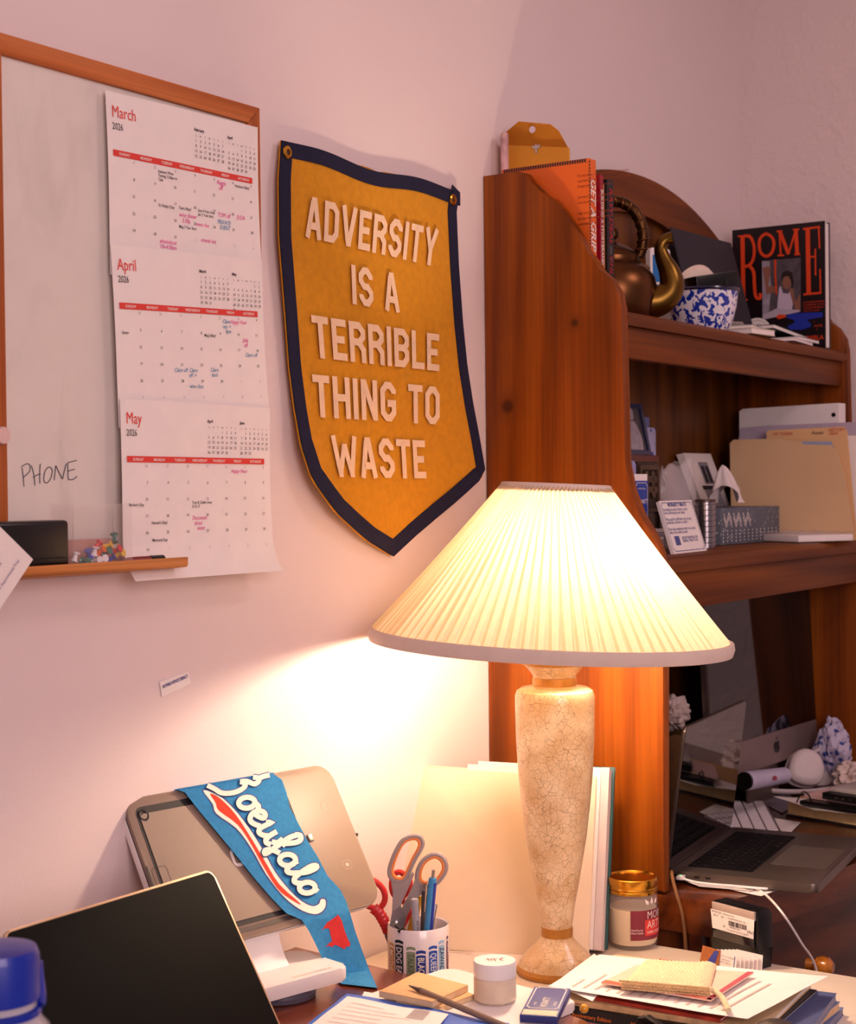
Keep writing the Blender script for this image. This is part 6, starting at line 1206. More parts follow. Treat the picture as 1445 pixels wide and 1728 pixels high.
b = MB(); b.lathe([(0, 0), (rr_*.95, 0), (rr_, .004), (rr_, hc_-rr_*.65), (rr_*.95, hc_-rr_*.42), (rr_*.78, hc_-rr_*.18), (rr_*.45, hc_-rr_*.04), (0, hc_)], 40); put('body', b, mat('dark_grey_plastic', '3A3230', .4), t, world=False)
# ================================================================ things on the brown desk, mug
ZB = .8005
mc = P(682, 1692, Z=.7405); mc = Vector((1.803, -.172, .7405)); dm = (mc-CAM).dot(_F); ms = FPX/dm; mr_ = 52/ms; mh_ = .7405+0
zr = P(682, 1567, Y=mc.y).z; mh_ = zr-.7405
t = thing('mug', 'white mug printed with coloured book spines holding pens and scissors', 'mug', mc); CER = mat('white_glaze', 'EDE4E6', .15, coat=.5, var=.01)
b = MB(); b.lathe([(0, 0), (mr_*.9, 0), (mr_*.98, .004), (mr_, .010), (mr_, mh_-.002), (mr_*.975, mh_), (mr_*.94, mh_-.002), (mr_*.93, .012), (mr_*.86, .007), (0, .007)], 64); put('cup', b, CER, t, world=False)
bdir = Vector((_F.x, _F.y, 0)).normalized(); b = MB(); b.tube(smooth_path([bdir*mr_*.97+Vector((0, 0, mh_*.8)), bdir*(mr_+.022)+Vector((0, 0, mh_*.78)), bdir*(mr_+.028)+Vector((0, 0, mh_*.5)), bdir*(mr_+.02)+Vector((0, 0, mh_*.24)), bdir*mr_*.97+Vector((0, 0, mh_*.2))], 6), .0055, 10, flat=1.3); put('handle', b, CER, t, world=False)
vm = math.atan2(-(mc.y-CAM.y), -(mc.x-CAM.x)); mw_ = lambda x, y, h=0: mc+Vector(((mr_+.0003+h)*cos(vm+x/mr_), (mr_+.0003+h)*sin(vm+x/mr_), y))
for i, (pxl, pxr, ytop, col, tx, tc_) in enumerate([(628, 633, 1590, 'D8B070', '', ''), (634, 642, 1602, 'C08A1E', 'MOTHER', 'F0E4DC'), (643.5, 657, 1594, '1E3440', 'DOG EARED', 'E0E0E0'), (662, 677, 1603, '8A9A7E', 'TALKING', '50604A'), (678, 694, 1609, '1C3E96', 'BLACK', 'E8E2D8'), (699, 713, 1603, '2A56B4', 'QUEEN CITY', 'D0DCF0'), (715, 725, 1597, '9AC4E4', 'ZAWADI BOOKS', '2A3A66'), (728.5, 732, 1594, '5A3A5E', 'UPLIFT', 'D0B8D0')]):
    xa, xb = [mr_*math.asin(max(-.985, min(.985, (x-682)/52))) for x in (pxl, pxr)]; yt = mh_-(ytop-1579)/ms
    m = mat('spine_print_%s' % col, col, .3, coat=.3, var=.02)
    b = MB(); b.grid(lambda u, v: mw_(xa+(xb-xa)*u, .012+(yt-.009-.012)*v+.001*sin(pi*u)*(v)), 8, 2); b.grid(lambda u, v: mw_(xa+(xb-xa)*u, yt-.007+.004*v+.0015*sin(pi*u)), 8, 1); sp_ = put('printed_spine', b, m, t)
    if tx and xb-xa > .004:
        b = MB(); sz = (xb-xa)*.92; f2 = lambda x, y, h: mw_((xa+xb)/2-sz*.32+y, yt-.011-x, h); b.text(tx, 0, 0, sz, f2, sx=.75, h=.0005, bold=.015); put('spine_lettering', b, mat('spine_ink_%s' % tc_, tc_, .5), sp_, smooth=0)
zin = .7405+.008
fhz = Vector((_F.x, _F.y, 0)).normalized()
def mp(px, py, dy=0): return Ppl(px, py, mc+fhz*dy, fhz)
# grey and orange scissors
GRH = mat('grey_handle', '9A8E90', .45, var=.02); ORH = mat('orange_grip', 'E88A4A', .5, var=.02); BLD = mat('scissor_blade', '8E8A94', .3, .8)
def loop(pts, r, m, nm, parent, dy, closed=True, flat=1.0):
    b = MB(); b.tube(smooth_path([mp(x, y, dy) for x, y in pts], 6, closed), r, 10, closed=closed, flat=flat); return put(nm, b, m, parent)
c4 = lambda L: [(600+x/6.644, 1400+y/6.644) for x, y in L]
t = thing('scissors', 'grey scissors with orange-lined handles standing in the mug', 'scissors', mp(672, 1565)); pm = 1/ms
L1 = c4([(640, 75), (720, 85), (750, 150), (720, 230), (660, 330), (590, 480), (540, 560), (470, 575), (405, 540), (385, 470), (410, 360), (470, 220), (540, 120)])
L2 = c4([(870, 280), (950, 295), (1005, 360), (1010, 450), (960, 540), (890, 605), (790, 625), (720, 600), (695, 530), (715, 430), (770, 340)])
h1 = loop(L1, .0036, GRH, 'handle', t, .0); loop([(x+(661.5+14-x)*.13 if False else x+( 684-x)*.14, y+(1449-y)*.10) for x, y in L1], .0026, ORH, 'inner_grip', h1, -.0008)
h2 = loop(L2, .0036, GRH, 'handle', t, .006); loop([(x+(729-x)*.15, y+(1468-y)*.15) for x, y in L2], .0026, ORH, 'inner_grip', h2, .0052)
def plate(L, dy, th, m, nm, parent):
    b = MB(); q = [mp(x, y, dy) for x, y in L]; n_ = fhz; lo = [b.bm.verts.new(p_+n_*th/2) for p_ in q]; hi = [b.bm.verts.new(p_-n_*th/2) for p_ in q]; b.bm.faces.new(lo); b.bm.faces.new(hi[::-1]); N = len(q)
    for i in range(N): b.bm.faces.new((lo[i], lo[(i+1) % N], hi[(i+1) % N], hi[i]))
    return put(nm, b, m, parent)
plate(c4([(395, 540), (440, 590), (520, 590), (590, 540), (640, 470), (660, 500), (505, 850), (410, 915), (420, 700)]), 0, .006, GRH, 'shank', t)
plate(c4([(690, 500), (720, 620), (800, 640), (740, 720), (660, 800), (570, 980), (520, 880), (640, 640)]), .006, .006, GRH, 'shank', t)
plate(c4([(415, 900), (505, 850), (555, 960), (480, 1180), (440, 1500), (400, 1500), (365, 1170)]), 0, .0022, BLD, 'blade', t)
plate(c4([(520, 880), (575, 975), (520, 1200), (520, 1500), (470, 1500), (440, 1180)]), .004, .0022, BLD, 'blade', t)
b = MB(); b.lathe([(0, 0), (.0042, 0), (.004, .002), (.002, .0032), (0, .0034)], 20, M=Matrix.Translation(mp(668, 1557.5, -.0012)) @ (-fhz).to_track_quat('Z', 'Y').to_matrix().to_4x4()); put('pivot_screw', b, STEEL, t)
# red scissors
REDH = mat('red_handle', 'C6282A', .4, var=.03, coat=.2)
t = thing('scissors', 'red-handled scissors leaning left in the mug behind the grey pair', 'scissors', mp(650, 1568, .02))
loop(c4([(150, 570), (210, 575), (280, 630), (322, 700), (330, 780), (300, 850), (230, 880), (150, 860), (95, 820)]), .0042, REDH, 'handle', t, .018, False)
loop(c4([(480, 475), (540, 500), (610, 580), (590, 680), (520, 760), (440, 740), (405, 640), (425, 520)]), .004, REDH, 'handle', t, .026)
b = MB(); pts = [mp(x, y, .016) for x, y in c4([(200, 880), (260, 930), (310, 1010), (350, 1090), (372, 1150)])]; b.tube(smooth_path(pts, 8), [.0075+.0006*(i % 4 < 2) for i in range(33)], 12, flat=.6); put('ribbed_shank', b, REDH, t)
b = MB(); b.tube([mp(600+500/6.644, 1400+750/6.644, .026), mp(600+620/6.644, 1400+920/6.644, .028), mp(600+520/6.644, 1400+1100/6.644, .024)], .004, 10); put('second_shank', b, REDH, t)
plate(c4([(300, 1040), (390, 1120), (470, 1300), (480, 1480), (440, 1480), (330, 1200)]), .020, .002, BLD, 'blade', t)
# pens
def pen_(label, top, bot, dy, r, m, cat='pen', tip=None, extra=None):
    a, c = mp(*top, dy), mp(*bot, dy*.6); 
    t = thing('pen' if cat == 'pen' else cat, label, cat, c); b = MB(); b.tube([a, a.lerp(c, .02), c], [r*.85, r, r], 14); bd = put('barrel', b, m, t); return t, a, c
t, a, c = pen_('blue retractable pen with silver button standing at the right in the mug', (730.5, 1481), (716, 1640), -.018, 6.8*pm, mat('sky_blue_barrel', '3A8AC4', .3, coat=.3))
d_ = (a-c).normalized(); b = MB(); b.tube([a, a+d_*13*pm], 3.0*pm, 10); put('button', b, STEEL, t); b = MB(); sd = Vector((_R.x, _R.y, 0)); b.tube([a.lerp(c, .05)+sd*4.5*pm-_F*.003, a.lerp(c, .9)+sd*4.5*pm-_F*.003], 3.2*pm, 8); put('grip_strip', b, mat('royal_blue', '2A3EA8', .3), t)
b = MB(); b.tube([a.lerp(c, .04)-sd*7*pm, a.lerp(c, .08)-sd*9*pm, a.lerp(c, .36)-sd*8*pm], 1.8*pm, 6); put('clip', b, STEEL, t)
t, a, c = pen_('grey fineliner standing at the front of the mug', (700, 1517), (707, 1640), -.026, 6.5*pm, mat('grey_barrel', '9A98A4', .4))
b = MB(); fw = Fr(a.lerp(c, .3)-_F*.007+sd*.003, (c-a), sd); b.text('AQUATIC PEN', 0, 0, .0042, lambda x, y, h: a.lerp(c, .28)+(c-a).normalized()*x-Vector((_F.x, _F.y, 0))*(6.7*pm)+sd*(.0035-y), h=0); put('barrel_print', b, INK, t, smooth=0)
pen_('yellow pencil behind the grey fineliner in the mug', (709, 1512), (690, 1620), .012, 4.6*pm, mat('pencil_yellow', 'D8A018', .4), 'pencil')
pen_('grey metal pen between the fineliner and the blue pen in the mug', (716, 1503), (712, 1620), .004, 4.2*pm, mat('gunmetal', '6A6268', .3, .6))
pen_('steel ruler-like pen leaning at the right rim behind the blue pen', (735, 1526), (722, 1600), .012, 3.8*pm, mat('steel_barrel', '8E8A90', .3, .7))
pen_('second yellow pencil low in the middle of the mug', (697, 1545), (680, 1620), .006, 4.0*pm, mat('pencil_ochre', 'C88A1A', .4), 'pencil')
t = thing('binder_clip', 'small black binder clip hanging on the inside rim of the mug', 'clip', mp(683, 1572, -.03)); plate(c4([(470, 1130), (520, 1095), (580, 1140), (600, 1175), (520, 1175)]), -.030, .008, BLACKP, 'clip_body', t)
b = MB(); b.tube([mp(*c4([(440, 1070)])[0], -.03), mp(*c4([(480, 1110)])[0], -.03), mp(*c4([(500, 1120)])[0], -.03)], .0012, 6); put('wire_arm', b, BLACKP, t)

# register stand
hv = Vector((cos(rad(-9.4)), sin(rad(-9.4)), 0)); nv = Vector((sin(rad(-9.4)), -cos(rad(-9.4)), 0)); tl_a = rad(31)
dn = Vector((0, 0, -1))*cos(tl_a)+nv*sin(tl_a); TRp = P(551, 1289, Y=-.048)
nrm = hv.cross(-dn); 
def ppx(px, py, o=TRp): return Ppl(px, py, o, nrm)
wD = (TRp-ppx(203, 1349)).dot(hv); hD = (ppx(640, 1524)-TRp).dot(dn)
fd = Fr(TRp-hv*wD+dn*hD, hv, -dn)          # lower-left origin, normal towards the room
if fd.n.dot(nv) < 0: fd.n = -fd.n
TAUP = mat('taupe_plastic', '8A7668', .45, var=.06, vs=9); DKG = mat('dark_gasket', '241E20', .5)
RS = thing('register_stand', 'white and taupe tablet register on a white stand on the brown desk', 'register', (fd(wD/2, 0).x, -.12, ZB))
b = MB(); b.prism(rrect(wD, hD, .024, 8), -.014, -.005, fn=fd.c, bev=.003, seg=3); put('rear_shell', b, WHITEP, RS)
b = MB(); b.prism(rrect(wD-.002, hD-.002, .023, 8, .001, .001), -.005, -.0025, fn=fd.c); put('gasket', b, DKG, RS)
b = MB(); b.prism(rrect(wD-.001, hD-.001, .0235, 8, .0005, .0005), -.0025, .003, fn=fd.c, bev=.0015); face = put('face_frame', b, TAUP, RS)
sw0, sw1 = .012, wD*.735
b = MB(); b.prism(rrect(sw1-sw0, hD-.030, .010, 6, sw0, .017), .003, .0034, fn=fd.c); put('groove_shadow', b, mat('groove_dark', '16121A', .6), face)  # dark plate paints the shadow under the frame, wider at top and right
b = MB(); b.prism(rrect(sw1-sw0-.014, hD-.046, .007, 6, sw0+.004, .0235), .0034, .0042, fn=fd.c); tray_ = put('tablet_tray', b, TAUP, face)
b = MB(); b.prism(rect(sw1-sw0, .006, sw0, .0085), .0031, .0036, fn=fd.c); put('lower_trim', b, mat('dark_trim', '4A3E3A', .5), face)
pc = ppx(240, 1378); x, y = (pc-fd.o).dot(fd.x), (pc-fd.o).dot(fd.y); b = MB(); b.lathe([(.0048, 0), (.0062, .0006), (.0076, 0)], 24, M=Matrix.Translation(fd(x, y, .0043)) @ Matrix(((fd.x.x, fd.y.x, fd.n.x), (fd.x.y, fd.y.y, fd.n.y), (fd.x.z, fd.y.z, fd.n.z))).to_4x4()); put('camera_ring', b, DKG, tray_)
pc = ppx(395, 1452); x, y = (pc-fd.o).dot(fd.x), (pc-fd.o).dot(fd.y)
b = MB(); b.ribbon([(v.x, v.y) for v in [Vector(p_) for p_ in rrect(.020, .020, .005, 4, x-.004, y-.008)]], .0042, fd, closed=True, h=.0046); put('white_emblem', b, LABELW, tray_, smooth=0)
pc = ppx(262, 1480); x, y = (pc-fd.o).dot(fd.x), (pc-fd.o).dot(fd.y)
b = MB(); b.prism(rect(.003, .034, x-.012, y-.02), .0042, .0046, fn=fd.c); put('slot', b, DKG, tray_); b = MB(); b.ribbon(rrect(.022, .03, .004, 4, x-.005, y-.02), .0006, fd, closed=True, h=.0045); put('hatch_outline', b, mat('groove_dark', '16121A', .6), tray_, smooth=0)
pc = ppx(521, 1416); x, y = (pc-fd.o).dot(fd.x), (pc-fd.o).dot(fd.y); b = MB(); b.prism(rect(.008, .010, x-.004, y-.005), .0035, .0052, fn=fd.c, bev=.0008); put('steel_catch', b, STEEL, face)
for px, py in ((544, 1361), (584, 1461)):
    pc = ppx(px, py); x, y = (pc-fd.o).dot(fd.x), (pc-fd.o).dot(fd.y); b = MB(); b.ribbon(circ(x, y, .0075, 24) if py < 1400 else rrect(.014, .011, .003, 3, x-.007, y-.005), .0006, fd, closed=True, h=.0034); b.flatpoly(rrect(.006, .005, .0015, 3, x-.003, y-.002), fd, h=.0034); put('payment_icon', b, mat('pale_icon', 'B8A494', .6), face, smooth=0)
pc = ppx(592, 1410); b = MB(); x, y = (pc-fd.o).dot(fd.x), (pc-fd.o).dot(fd.y); b.box(fd(wD+.0008, y, 0), (.003, .008, .004)); put('side_latch', b, DKG, RS)
# neck and base
bf0, bf1 = P(450, 1692, Z=ZB+.015), P(592, 1653, Z=ZB+.015); bx = (bf1-bf0).normalized(); bw_ = (bf1-bf0).length
fbz = FrU(bf1, -bx, Vector((bx.y, -bx.x, 0))*-1); fbz = FrU(bf1, -bx, Vector((-bx.y, bx.x, 0)) if Vector((-bx.y, bx.x, 0)).y > 0 else Vector((bx.y, -bx.x, 0)))
dB = .105
b = MB(); b.prism(rrect(bw_+.03, dB, .014, 6), 0, .017, fn=fbz.c, bev=.003, seg=3); base_ = put('base', b, WHITEP, RS)
q = fbz(.055, .008, .0172); b = MB(); b.text('SONNECTHARBOR', 0, 0, .0072, Fr(q+bx*-.028, bx, Vector((-bx.y, bx.x, 0))), sx=.95, h=.0005, space=1.05); put('base_lettering', b, mat('embossed_grey', 'B8A49A', .6), base_, smooth=0)
b = MB(); b.lathe([(0, 0), (.045, 0), (.046, .006), (.042, .0145), (0, .0145)], 40, M=Matrix.Translation(fbz(bw_*.55, dB*.5, -.0145))); put('turntable', b, mat('puck_grey', '5A5666', .4), RS)
nk = [fbz(x_, dB-.03, .016) for x_ in (.052, .052+.085)]; up0 = fd(wD*.50, hD*.35, -.0145)
b = MB(); b.grid(lambda u, v: (nk[0].lerp(nk[1], u)) + Vector((0, 0, 1))*v*(up0.z-nk[0].z) + Vector((0, .5*(up0.y-nk[0].y+.004)*v*v, 0)) + (fbz.y*-.02*(1-v)**6), 6, 14, th=.008); put('neck', b, WHITEP, RS)

# blue felt scarf pennant draped over the register
LBs = [(303, 1334), (312, 1337), (331, 1362), (356, 1392), (381, 1422), (407, 1454), (432, 1485), (458, 1515), (483, 1541), (509, 1552), (522, 1572), (534, 1596), (546, 1622), (560, 1642), (576, 1660)]
RBs = [(462, 1306), (476, 1316), (484, 1338), (489, 1362), (505, 1392), (519, 1418), (537, 1447), (553, 1478), (575, 1502), (584, 1520), (591, 1541), (600, 1572), (610, 1600), (621, 1630), (637, 1667)]
SB = thing('felt_banner', 'blue felt banner with white script lettering and red bison draped over the register', 'banner', P(600, 1660, Z=ZB))
lowp = fd(wD*.62, 0, .010); vp_n = Vector((nv.x, nv.y, 0)).normalized()
def scpt(px, py, h=0):
    """surface of the banner: on the register face, then hanging from its lower edge to the desk"""
    p = Ppl(px, py, fd(0, 0, .009+h), fd.n)
    if p.z >= lowp.z: return p
    d = Ppl(px, py, lowp+vp_n*h, (vp_n+Vector((0, 0, .18))).normalized()); 
    if d.z < ZB+.002+h: d = P(px, py, Z=ZB+.002+h)
    return d
def scuv(u, v, h=0):
    k = v*(len(LBs)-1); i = min(int(k), len(LBs)-2); f_ = k-i; a = [LBs[i][j]*(1-f_)+LBs[i+1][j]*f_ for j in (0, 1)]; c = [RBs[i][j]*(1-f_)+RBs[i+1][j]*f_ for j in (0, 1)]
    return scpt(a[0]*(1-u)+c[0]*u, a[1]*(1-u)+c[1]*u, h)
BLF = mat('blue_felt', '2C7FB8', .95, var=.12, vs=160, bump=.4, bs=800)
b = MB(); b.grid(lambda u, v: scuv(u, v), 16, 70); b.grid(lambda u, v: scuv(u, v, -.002), 16, 70)
for u_ in (0, 1): b.grid(lambda u, v: scuv(u_, v, -.002*u), 1, 70)
b.grid(lambda u, v: scuv(u, 1, -.002*v), 16, 1); b.grid(lambda u, v: scuv(u, 0, -.002*v), 16, 1); bmesh.ops.remove_doubles(b.bm, verts=b.bm.verts, dist=1e-5); put('felt', b, BLF, SB)
# the short end hanging behind the register's top edge
e0, e1 = scuv(0, 0), scuv(1, 0); topb = fd(0, hD, 0)
def back(u, v): p = e0.lerp(e1, u); s_ = v*.09; return p - fd.n*(.026*min(1, v*5)) + Vector((0, 0, .004*sin(min(1, v*5)*pi)-max(0, s_-.018))) + Vector((0, 0, .002))
b = MB(); b.grid(back, 10, 14, th=.0018); put('rear_flap', b, BLF, SB)
k5 = 4.8; c5 = lambda L: [(300+x/k5, 1300+y/k5) for x, y in L]
MINT = mat('mint_print', 'D3E6DA', .9, var=.03); PLUM = mat('plum_outline', '4A4A86', .9); SWR = mat('swoosh_red', 'DA3E2A', .9, var=.05, vs=120, bump=.3, bs=800)
def scr(x, y, h=0): return scpt(x, y, h*.5+.0003)
def spoly(nm, L, m, h):
    b = MB(); pts = smooth_path(c5(L), 3, True) if nm.startswith('swoosh') else [Vector(p_) for p_ in c5(L)]; b.poly([scr(v.x, v.y, h) for v in pts]); return put(nm, b, m, SB, smooth=0)
SWO = [(205, 160), (335, 205), (455, 312), (578, 466), (690, 645), (790, 825), (908, 972), (1005, 1060), (1092, 1100), (1146, 1080), (1160, 1045), (1195, 1048), (1196, 1105), (1156, 1152), (1090, 1162), (976, 1117), (844, 1006), (713, 836), (594, 627), (474, 468), (312, 350), (284, 272)]
ins = lambda L, d: [(x, y) for x, y in L]
spoly('swoosh_outline', [(195, 150), (338, 195), (462, 305), (586, 460), (700, 640), (800, 820), (914, 964), (1008, 1050), (1090, 1090), (1136, 1072), (1152, 1034), (1205, 1038), (1206, 1110), (1162, 1162), (1090, 1172), (970, 1126), (836, 1012), (705, 842), (586, 633), (468, 476), (303, 356), (275, 275)], PLUM, 0)
spoly('swoosh', SWO, MINT, .0004)
spoly('swoosh_fill', [(262, 188), (350, 232), (470, 358), (600, 556), (720, 758), (826, 925), (1000, 1085), (900, 1034), (805, 952), (696, 782), (598, 604), (488, 442), (334, 326), (308, 262)], SWR, .0008)
spoly('bison', [(1300, 1168), (1255, 1205), (1210, 1232), (1165, 1300), (1195, 1278), (1228, 1282), (1240, 1340), (1252, 1385), (1225, 1400), (1198, 1432), (1230, 1420), (1250, 1432), (1275, 1412), (1320, 1432), (1352, 1450), (1366, 1425), (1395, 1428), (1398, 1395), (1380, 1370), (1350, 1290), (1330, 1215)], mat('bison_red', 'C0282A', .9, var=.1, vs=120), .0003)
bx0, bx1 = Vector((560, 262)), Vector((1100, 1010)); ax_ = (bx1-bx0).normalized(); up_ = Vector((ax_.y, -ax_.x)); UN = 92
strokes = []
def E_(cx, cy, rx, ry, rot=.25, a0=0, a1=2*pi, n=18): return [(cx+rx*cos(a0+(a1-a0)*i/n)+rot*ry*sin(a0+(a1-a0)*i/n), cy+ry*sin(a0+(a1-a0)*i/n)) for i in range(n+1)]
LETTERS = [  # centreline strokes along the banner, x-height 1
    (E_(0, .55, .38, .55)[:-1], 1), ([(.28, 1.0), (.6, 1.1), (.85, .85)], 0),
    ([(.75, .5), (1.1, .62), (1.42, .85), (1.35, 1.12), (1.08, 1.12), (.82, .8), (.80, .35), (1.0, .02), (1.35, .05), (1.75, .35)], 0),
    ([(1.75, .85), (1.95, 1.1), (1.88, .6), (1.86, .2), (2.05, 0), (2.35, .15), (2.62, .5)], 0), ([(2.65, 1.1), (2.6, .5), (2.66, .12), (2.85, 0), (3.1, .2)], 0),
    ([(3.0, .35), (3.5, .95), (3.92, 1.7), (3.98, 2.15), (3.74, 2.32), (3.5, 2.05)], 0), ([(3.62, 2.2), (3.45, 1.6), (3.42, .6), (3.42, -.2), (3.36, -.55), (3.2, -.4), (3.4, .0), (3.9, .35)], 0), ([(3.1, .95), (3.75, 1.0)], 0),
    (E_(4.55, .52, .40, .53)[:-1], 1), ([(4.98, 1.08), (4.94, .45), (5.05, .05), (5.25, .05), (5.5, .35)], 0),
    ([(5.45, .3), (5.9, 1.1), (6.05, 1.85), (5.9, 1.95), (5.75, 1.5), (5.72, .4), (5.88, .02), (6.1, .08), (6.35, .4)], 0), (E_(6.75, .5, .38, .53)[:-1], 1), ([(7.05, .9), (7.35, .95)], 0)]
def lmap(x, y): v = bx0 + ax_*(x*UN*1.36) + up_*((y-.55)*UN*1.2); return (300+v.x/k5, 1300+v.y/k5)
bt = [([(240, 120), (300, 150), (350, 180), (410, 186), (480, 172), (535, 140), (548, 105), (505, 92)], 0), ([(505, 92), (560, 88), (620, 110), (655, 88), (652, 62), (610, 55)], 0), ([(660, 62), (700, 48), (745, 38)], 0)]
for nm, w, m, h in (('script_outline', 12.2, PLUM, .0009), ('script_lettering', 9.0, MINT, .0042)):
    b = MB()
    for li, (L, cl) in enumerate(LETTERS):
        pts = smooth_path([Vector(lmap(*p_)) for p_ in L], 3, bool(cl)); b.ribbon([(v.x, v.y) for v in pts], w, lambda x, y, hh: scr(x, y, hh), closed=bool(cl), h=h+.0004*li*.25, ramp=1.2e-5)
    for li, (L, cl) in enumerate(bt):
        pts = smooth_path([Vector(p_) for p_ in c5(L)], 4); b.ribbon([(v.x, v.y) for v in pts], w*.95, lambda x, y, hh: scr(x, y, hh), h=h+.0001*li, ramp=1.2e-5)
    put(nm, b, m, SB, smooth=0)

# near black laptop
th31 = rad(31); tr_ = P(358, 1466, Y=-.185); dnl = Vector((0, -sin(th31), -cos(th31))); hx = Vector((1, -.0, 0)); nl = Vector((0, -cos(th31), sin(th31)))
lh = (tr_.z-(ZB+.012))/cos(th31); tl_ = P(2, 1572, Y=-.185); wl = tr_.x-tl_.x
fl = Fr(Vector((tl_.x, tr_.y, tr_.z))+dnl*lh, hx, -dnl)
if fl.n.dot(nl) < 0: fl.n = -fl.n
t = thing('laptop', 'open laptop with blank black screen in the lower left foreground', 'laptop', (tl_.x+wl/2, -.4, ZB)); CHAMP = mat('champagne_rim', 'C9A888', .35, .7)
b = MB(); b.prism(rrect(wl, lh, .011, 6), -.005, 0, fn=fl.c, bev=.0015); lid = put('lid', b, CHAMP, t)
b = MB(); b.prism(rrect(wl-.005, lh-.004, .009, 6, .0025, .0015), 0, .0006, fn=fl.c); put('screen', b, mat('matte_black_screen', '040304', .45, var=0, spec=.08), lid)
hy = fl(0, 0).y-.002; b = MB(); b.prism(rrect(wl, .218, .012, 6, tl_.x, hy-.218), ZB, ZB+.012, fn=lambda c: c.copy(), bev=.002); put('base', b, CHAMP, t)
b = MB(); b.box((tl_.x+wl/2, hy-.065, ZB+.0125), (wl-.05, .1, .001)); put('keyboard', b, KEYB, t)
b = MB(); b.box((tl_.x+wl/2, hy-.165, ZB+.0122), (.12, .075, .0006)); put('trackpad', b, SPG, t)
# bottle
bc_ = Vector((.884, -.388, ZB)); bs = FPX/((bc_-CAM).dot(_F)); br = P(72, 1680, X=bc_.x); rB = .0445; zc = P(20, 1592, Y=bc_.y).z
t = thing('water_bottle', 'clear water bottle with blue cap cut off by the left edge', 'bottle', bc_); BLC = mat('blue_cap', '0C2A9E', .35, coat=.3, var=.05)
zt = zc-ZB; b = MB(); b.lathe([(0, 0), (rB*.9, 0), (rB, .006), (rB, zt-.075), (rB*.95, zt-.064), (rB*.80, zt-.056), (rB*.74, zt-.050), (rB*.74, zt-.012), (rB*.7, zt-.012), (rB*.70, zt-.052), (rB*.9, zt-.068), (rB*.95, zt-.078), (rB*.95, .008), (rB*.85, .004), (0, .004)], 48); put('body', b, mat('bottle_plastic', 'D8D6E4', .08, alpha=.42, var=0), t, world=False)
b = MB(); b.lathe([(rB*.75, zt-.040), (rB*.79, zt-.040), (rB*.79, zt-.006), (rB*.74, zt), (rB*.4, zt+.002), (0, zt+.002)], 48); put('cap', b, BLC, t, world=False)
b = MB(); b.lathe([(rB*.74, zt-.053), (rB*.82, zt-.052), (rB*.82, zt-.047), (rB*.74, zt-.046)], 48); put('neck_ring', b, BLC, t, world=False)
b = MB(); b.tube(smooth_path([Vector((rB*.80*cos(a), rB*.80*sin(a), zt-.046+.03*(i/6))) for i, a in enumerate([-.9, -.75, -.6, -.5, -.45, -.4, -.4])], 4), .004, 8); put('cap_tether', b, BLC, t, world=False)

# white slab, note pads, jar, matchbox, pen, mailer
W0, W1, W2 = P(757, 1632, Z=ZB+.012), P(609, 1672, Z=ZB+.012), P(977, 1688, Z=ZB+.012)
fw = FrU(W0, W2-W0, W1-W0); lw1 = (W2-W0).length; lw2 = (W1-W0).dot(fw.y)
t = thing('white_case', 'flat white rounded case under the note pads and the small jar', 'case', fw(lw1/2, lw2/2, -.012)); b = MB(); b.prism(rrect(lw1, lw2+.07, .012, 6), -.012, 0, fn=fw.c, bev=.003, seg=3); put('shell', b, WHITEP, t)
b = MB(); b.prism(rrect(lw1-.004, lw2+.066, .01, 6, .002, .002), -.0065, -.0058, fn=lambda c: fw(c.x, c.y, c.z) if True else c); b.bm.free()
ZC = ZB+.0125
TAN = mat('tan_card', 'D3A878', .75, var=.03); TANE = mat('tan_edge', 'E2C49A', .8, var=.05, vs=90)
def pad(label, px4, z0, z1, m, me):
    q = [P(x, y, Z=z1) for x, y in px4]; t = thing('note_pad', label, 'note pad', ((q[0]+q[2])/2).xy.to_3d()+Vector((0, 0, z0)))
    b = MB(); b.prism([(v.x, v.y) for v in q], z0, z1-.001, fn=lambda c: c.copy()); put('pages', b, me, t); b = MB(); b.prism([(v.x, v.y) for v in q], z1-.001, z1, fn=lambda c: c.copy(), bev=.0003); put('cover', b, m, t); return t
pad('lower tan note pad with pale edges on the white case', [(668, 1688), (720, 1644), (800, 1678), (742, 1700)], ZC, ZC+.006, TAN, TANE)
pad('upper tan note pad lying under the ballpoint pen tip', [(640, 1672), (705, 1640), (790, 1662), (730, 1690)], ZC+.0065, ZC+.014, TAN, TANE)
# jar
jc = P(837, 1697, Z=ZC); jc = Vector((jc.x, jc.y, ZC))+Vector((_F.x, _F.y, 0)).normalized()*.022; js = FPX/((jc-CAM).dot(_F)); jr = 36/js
t = thing('small_jar', 'small frosted jar with white lid and handwritten marks', 'jar', jc); jh = 42/js
b = MB(); b.lathe([(0, 0), (jr*.9, 0), (jr, .003), (jr, jh*.9), (jr*.93, jh), (0, jh)], 40); put('jar_body', b, mat('frosted_cream', 'EBD8C0', .25, trans=.15, var=.08, vs=40), t, world=False)
b = MB(); b.lathe([(0, jh), (jr*.99, jh), (jr*1.01, jh+.001), (jr*1.01, jh+.0155), (jr*.97, jh+.018), (0, jh+.018)], 40); ld_ = put('lid', b, WHITEP, t, world=False)
b = MB(); lm = lambda x, y, h=0: jc+Vector((_R.x, _R.y, 0))*x+Vector((_F.x, _F.y, 0))*y+Vector((0, 0, jh+.0183+h))
for L in ([(-.009, .006), (-.006, -.004)], [(-.010, .0), (-.004, .004), (-.003, -.004)], [(-.001, .006), (.001, -.006)], [(-.002, .002), (.004, .006)], [(.009, .008), (.006, .0), (.010, -.004)], [(.006, .004), (.012, .006)]): b.ribbon(L, .0012, lm)
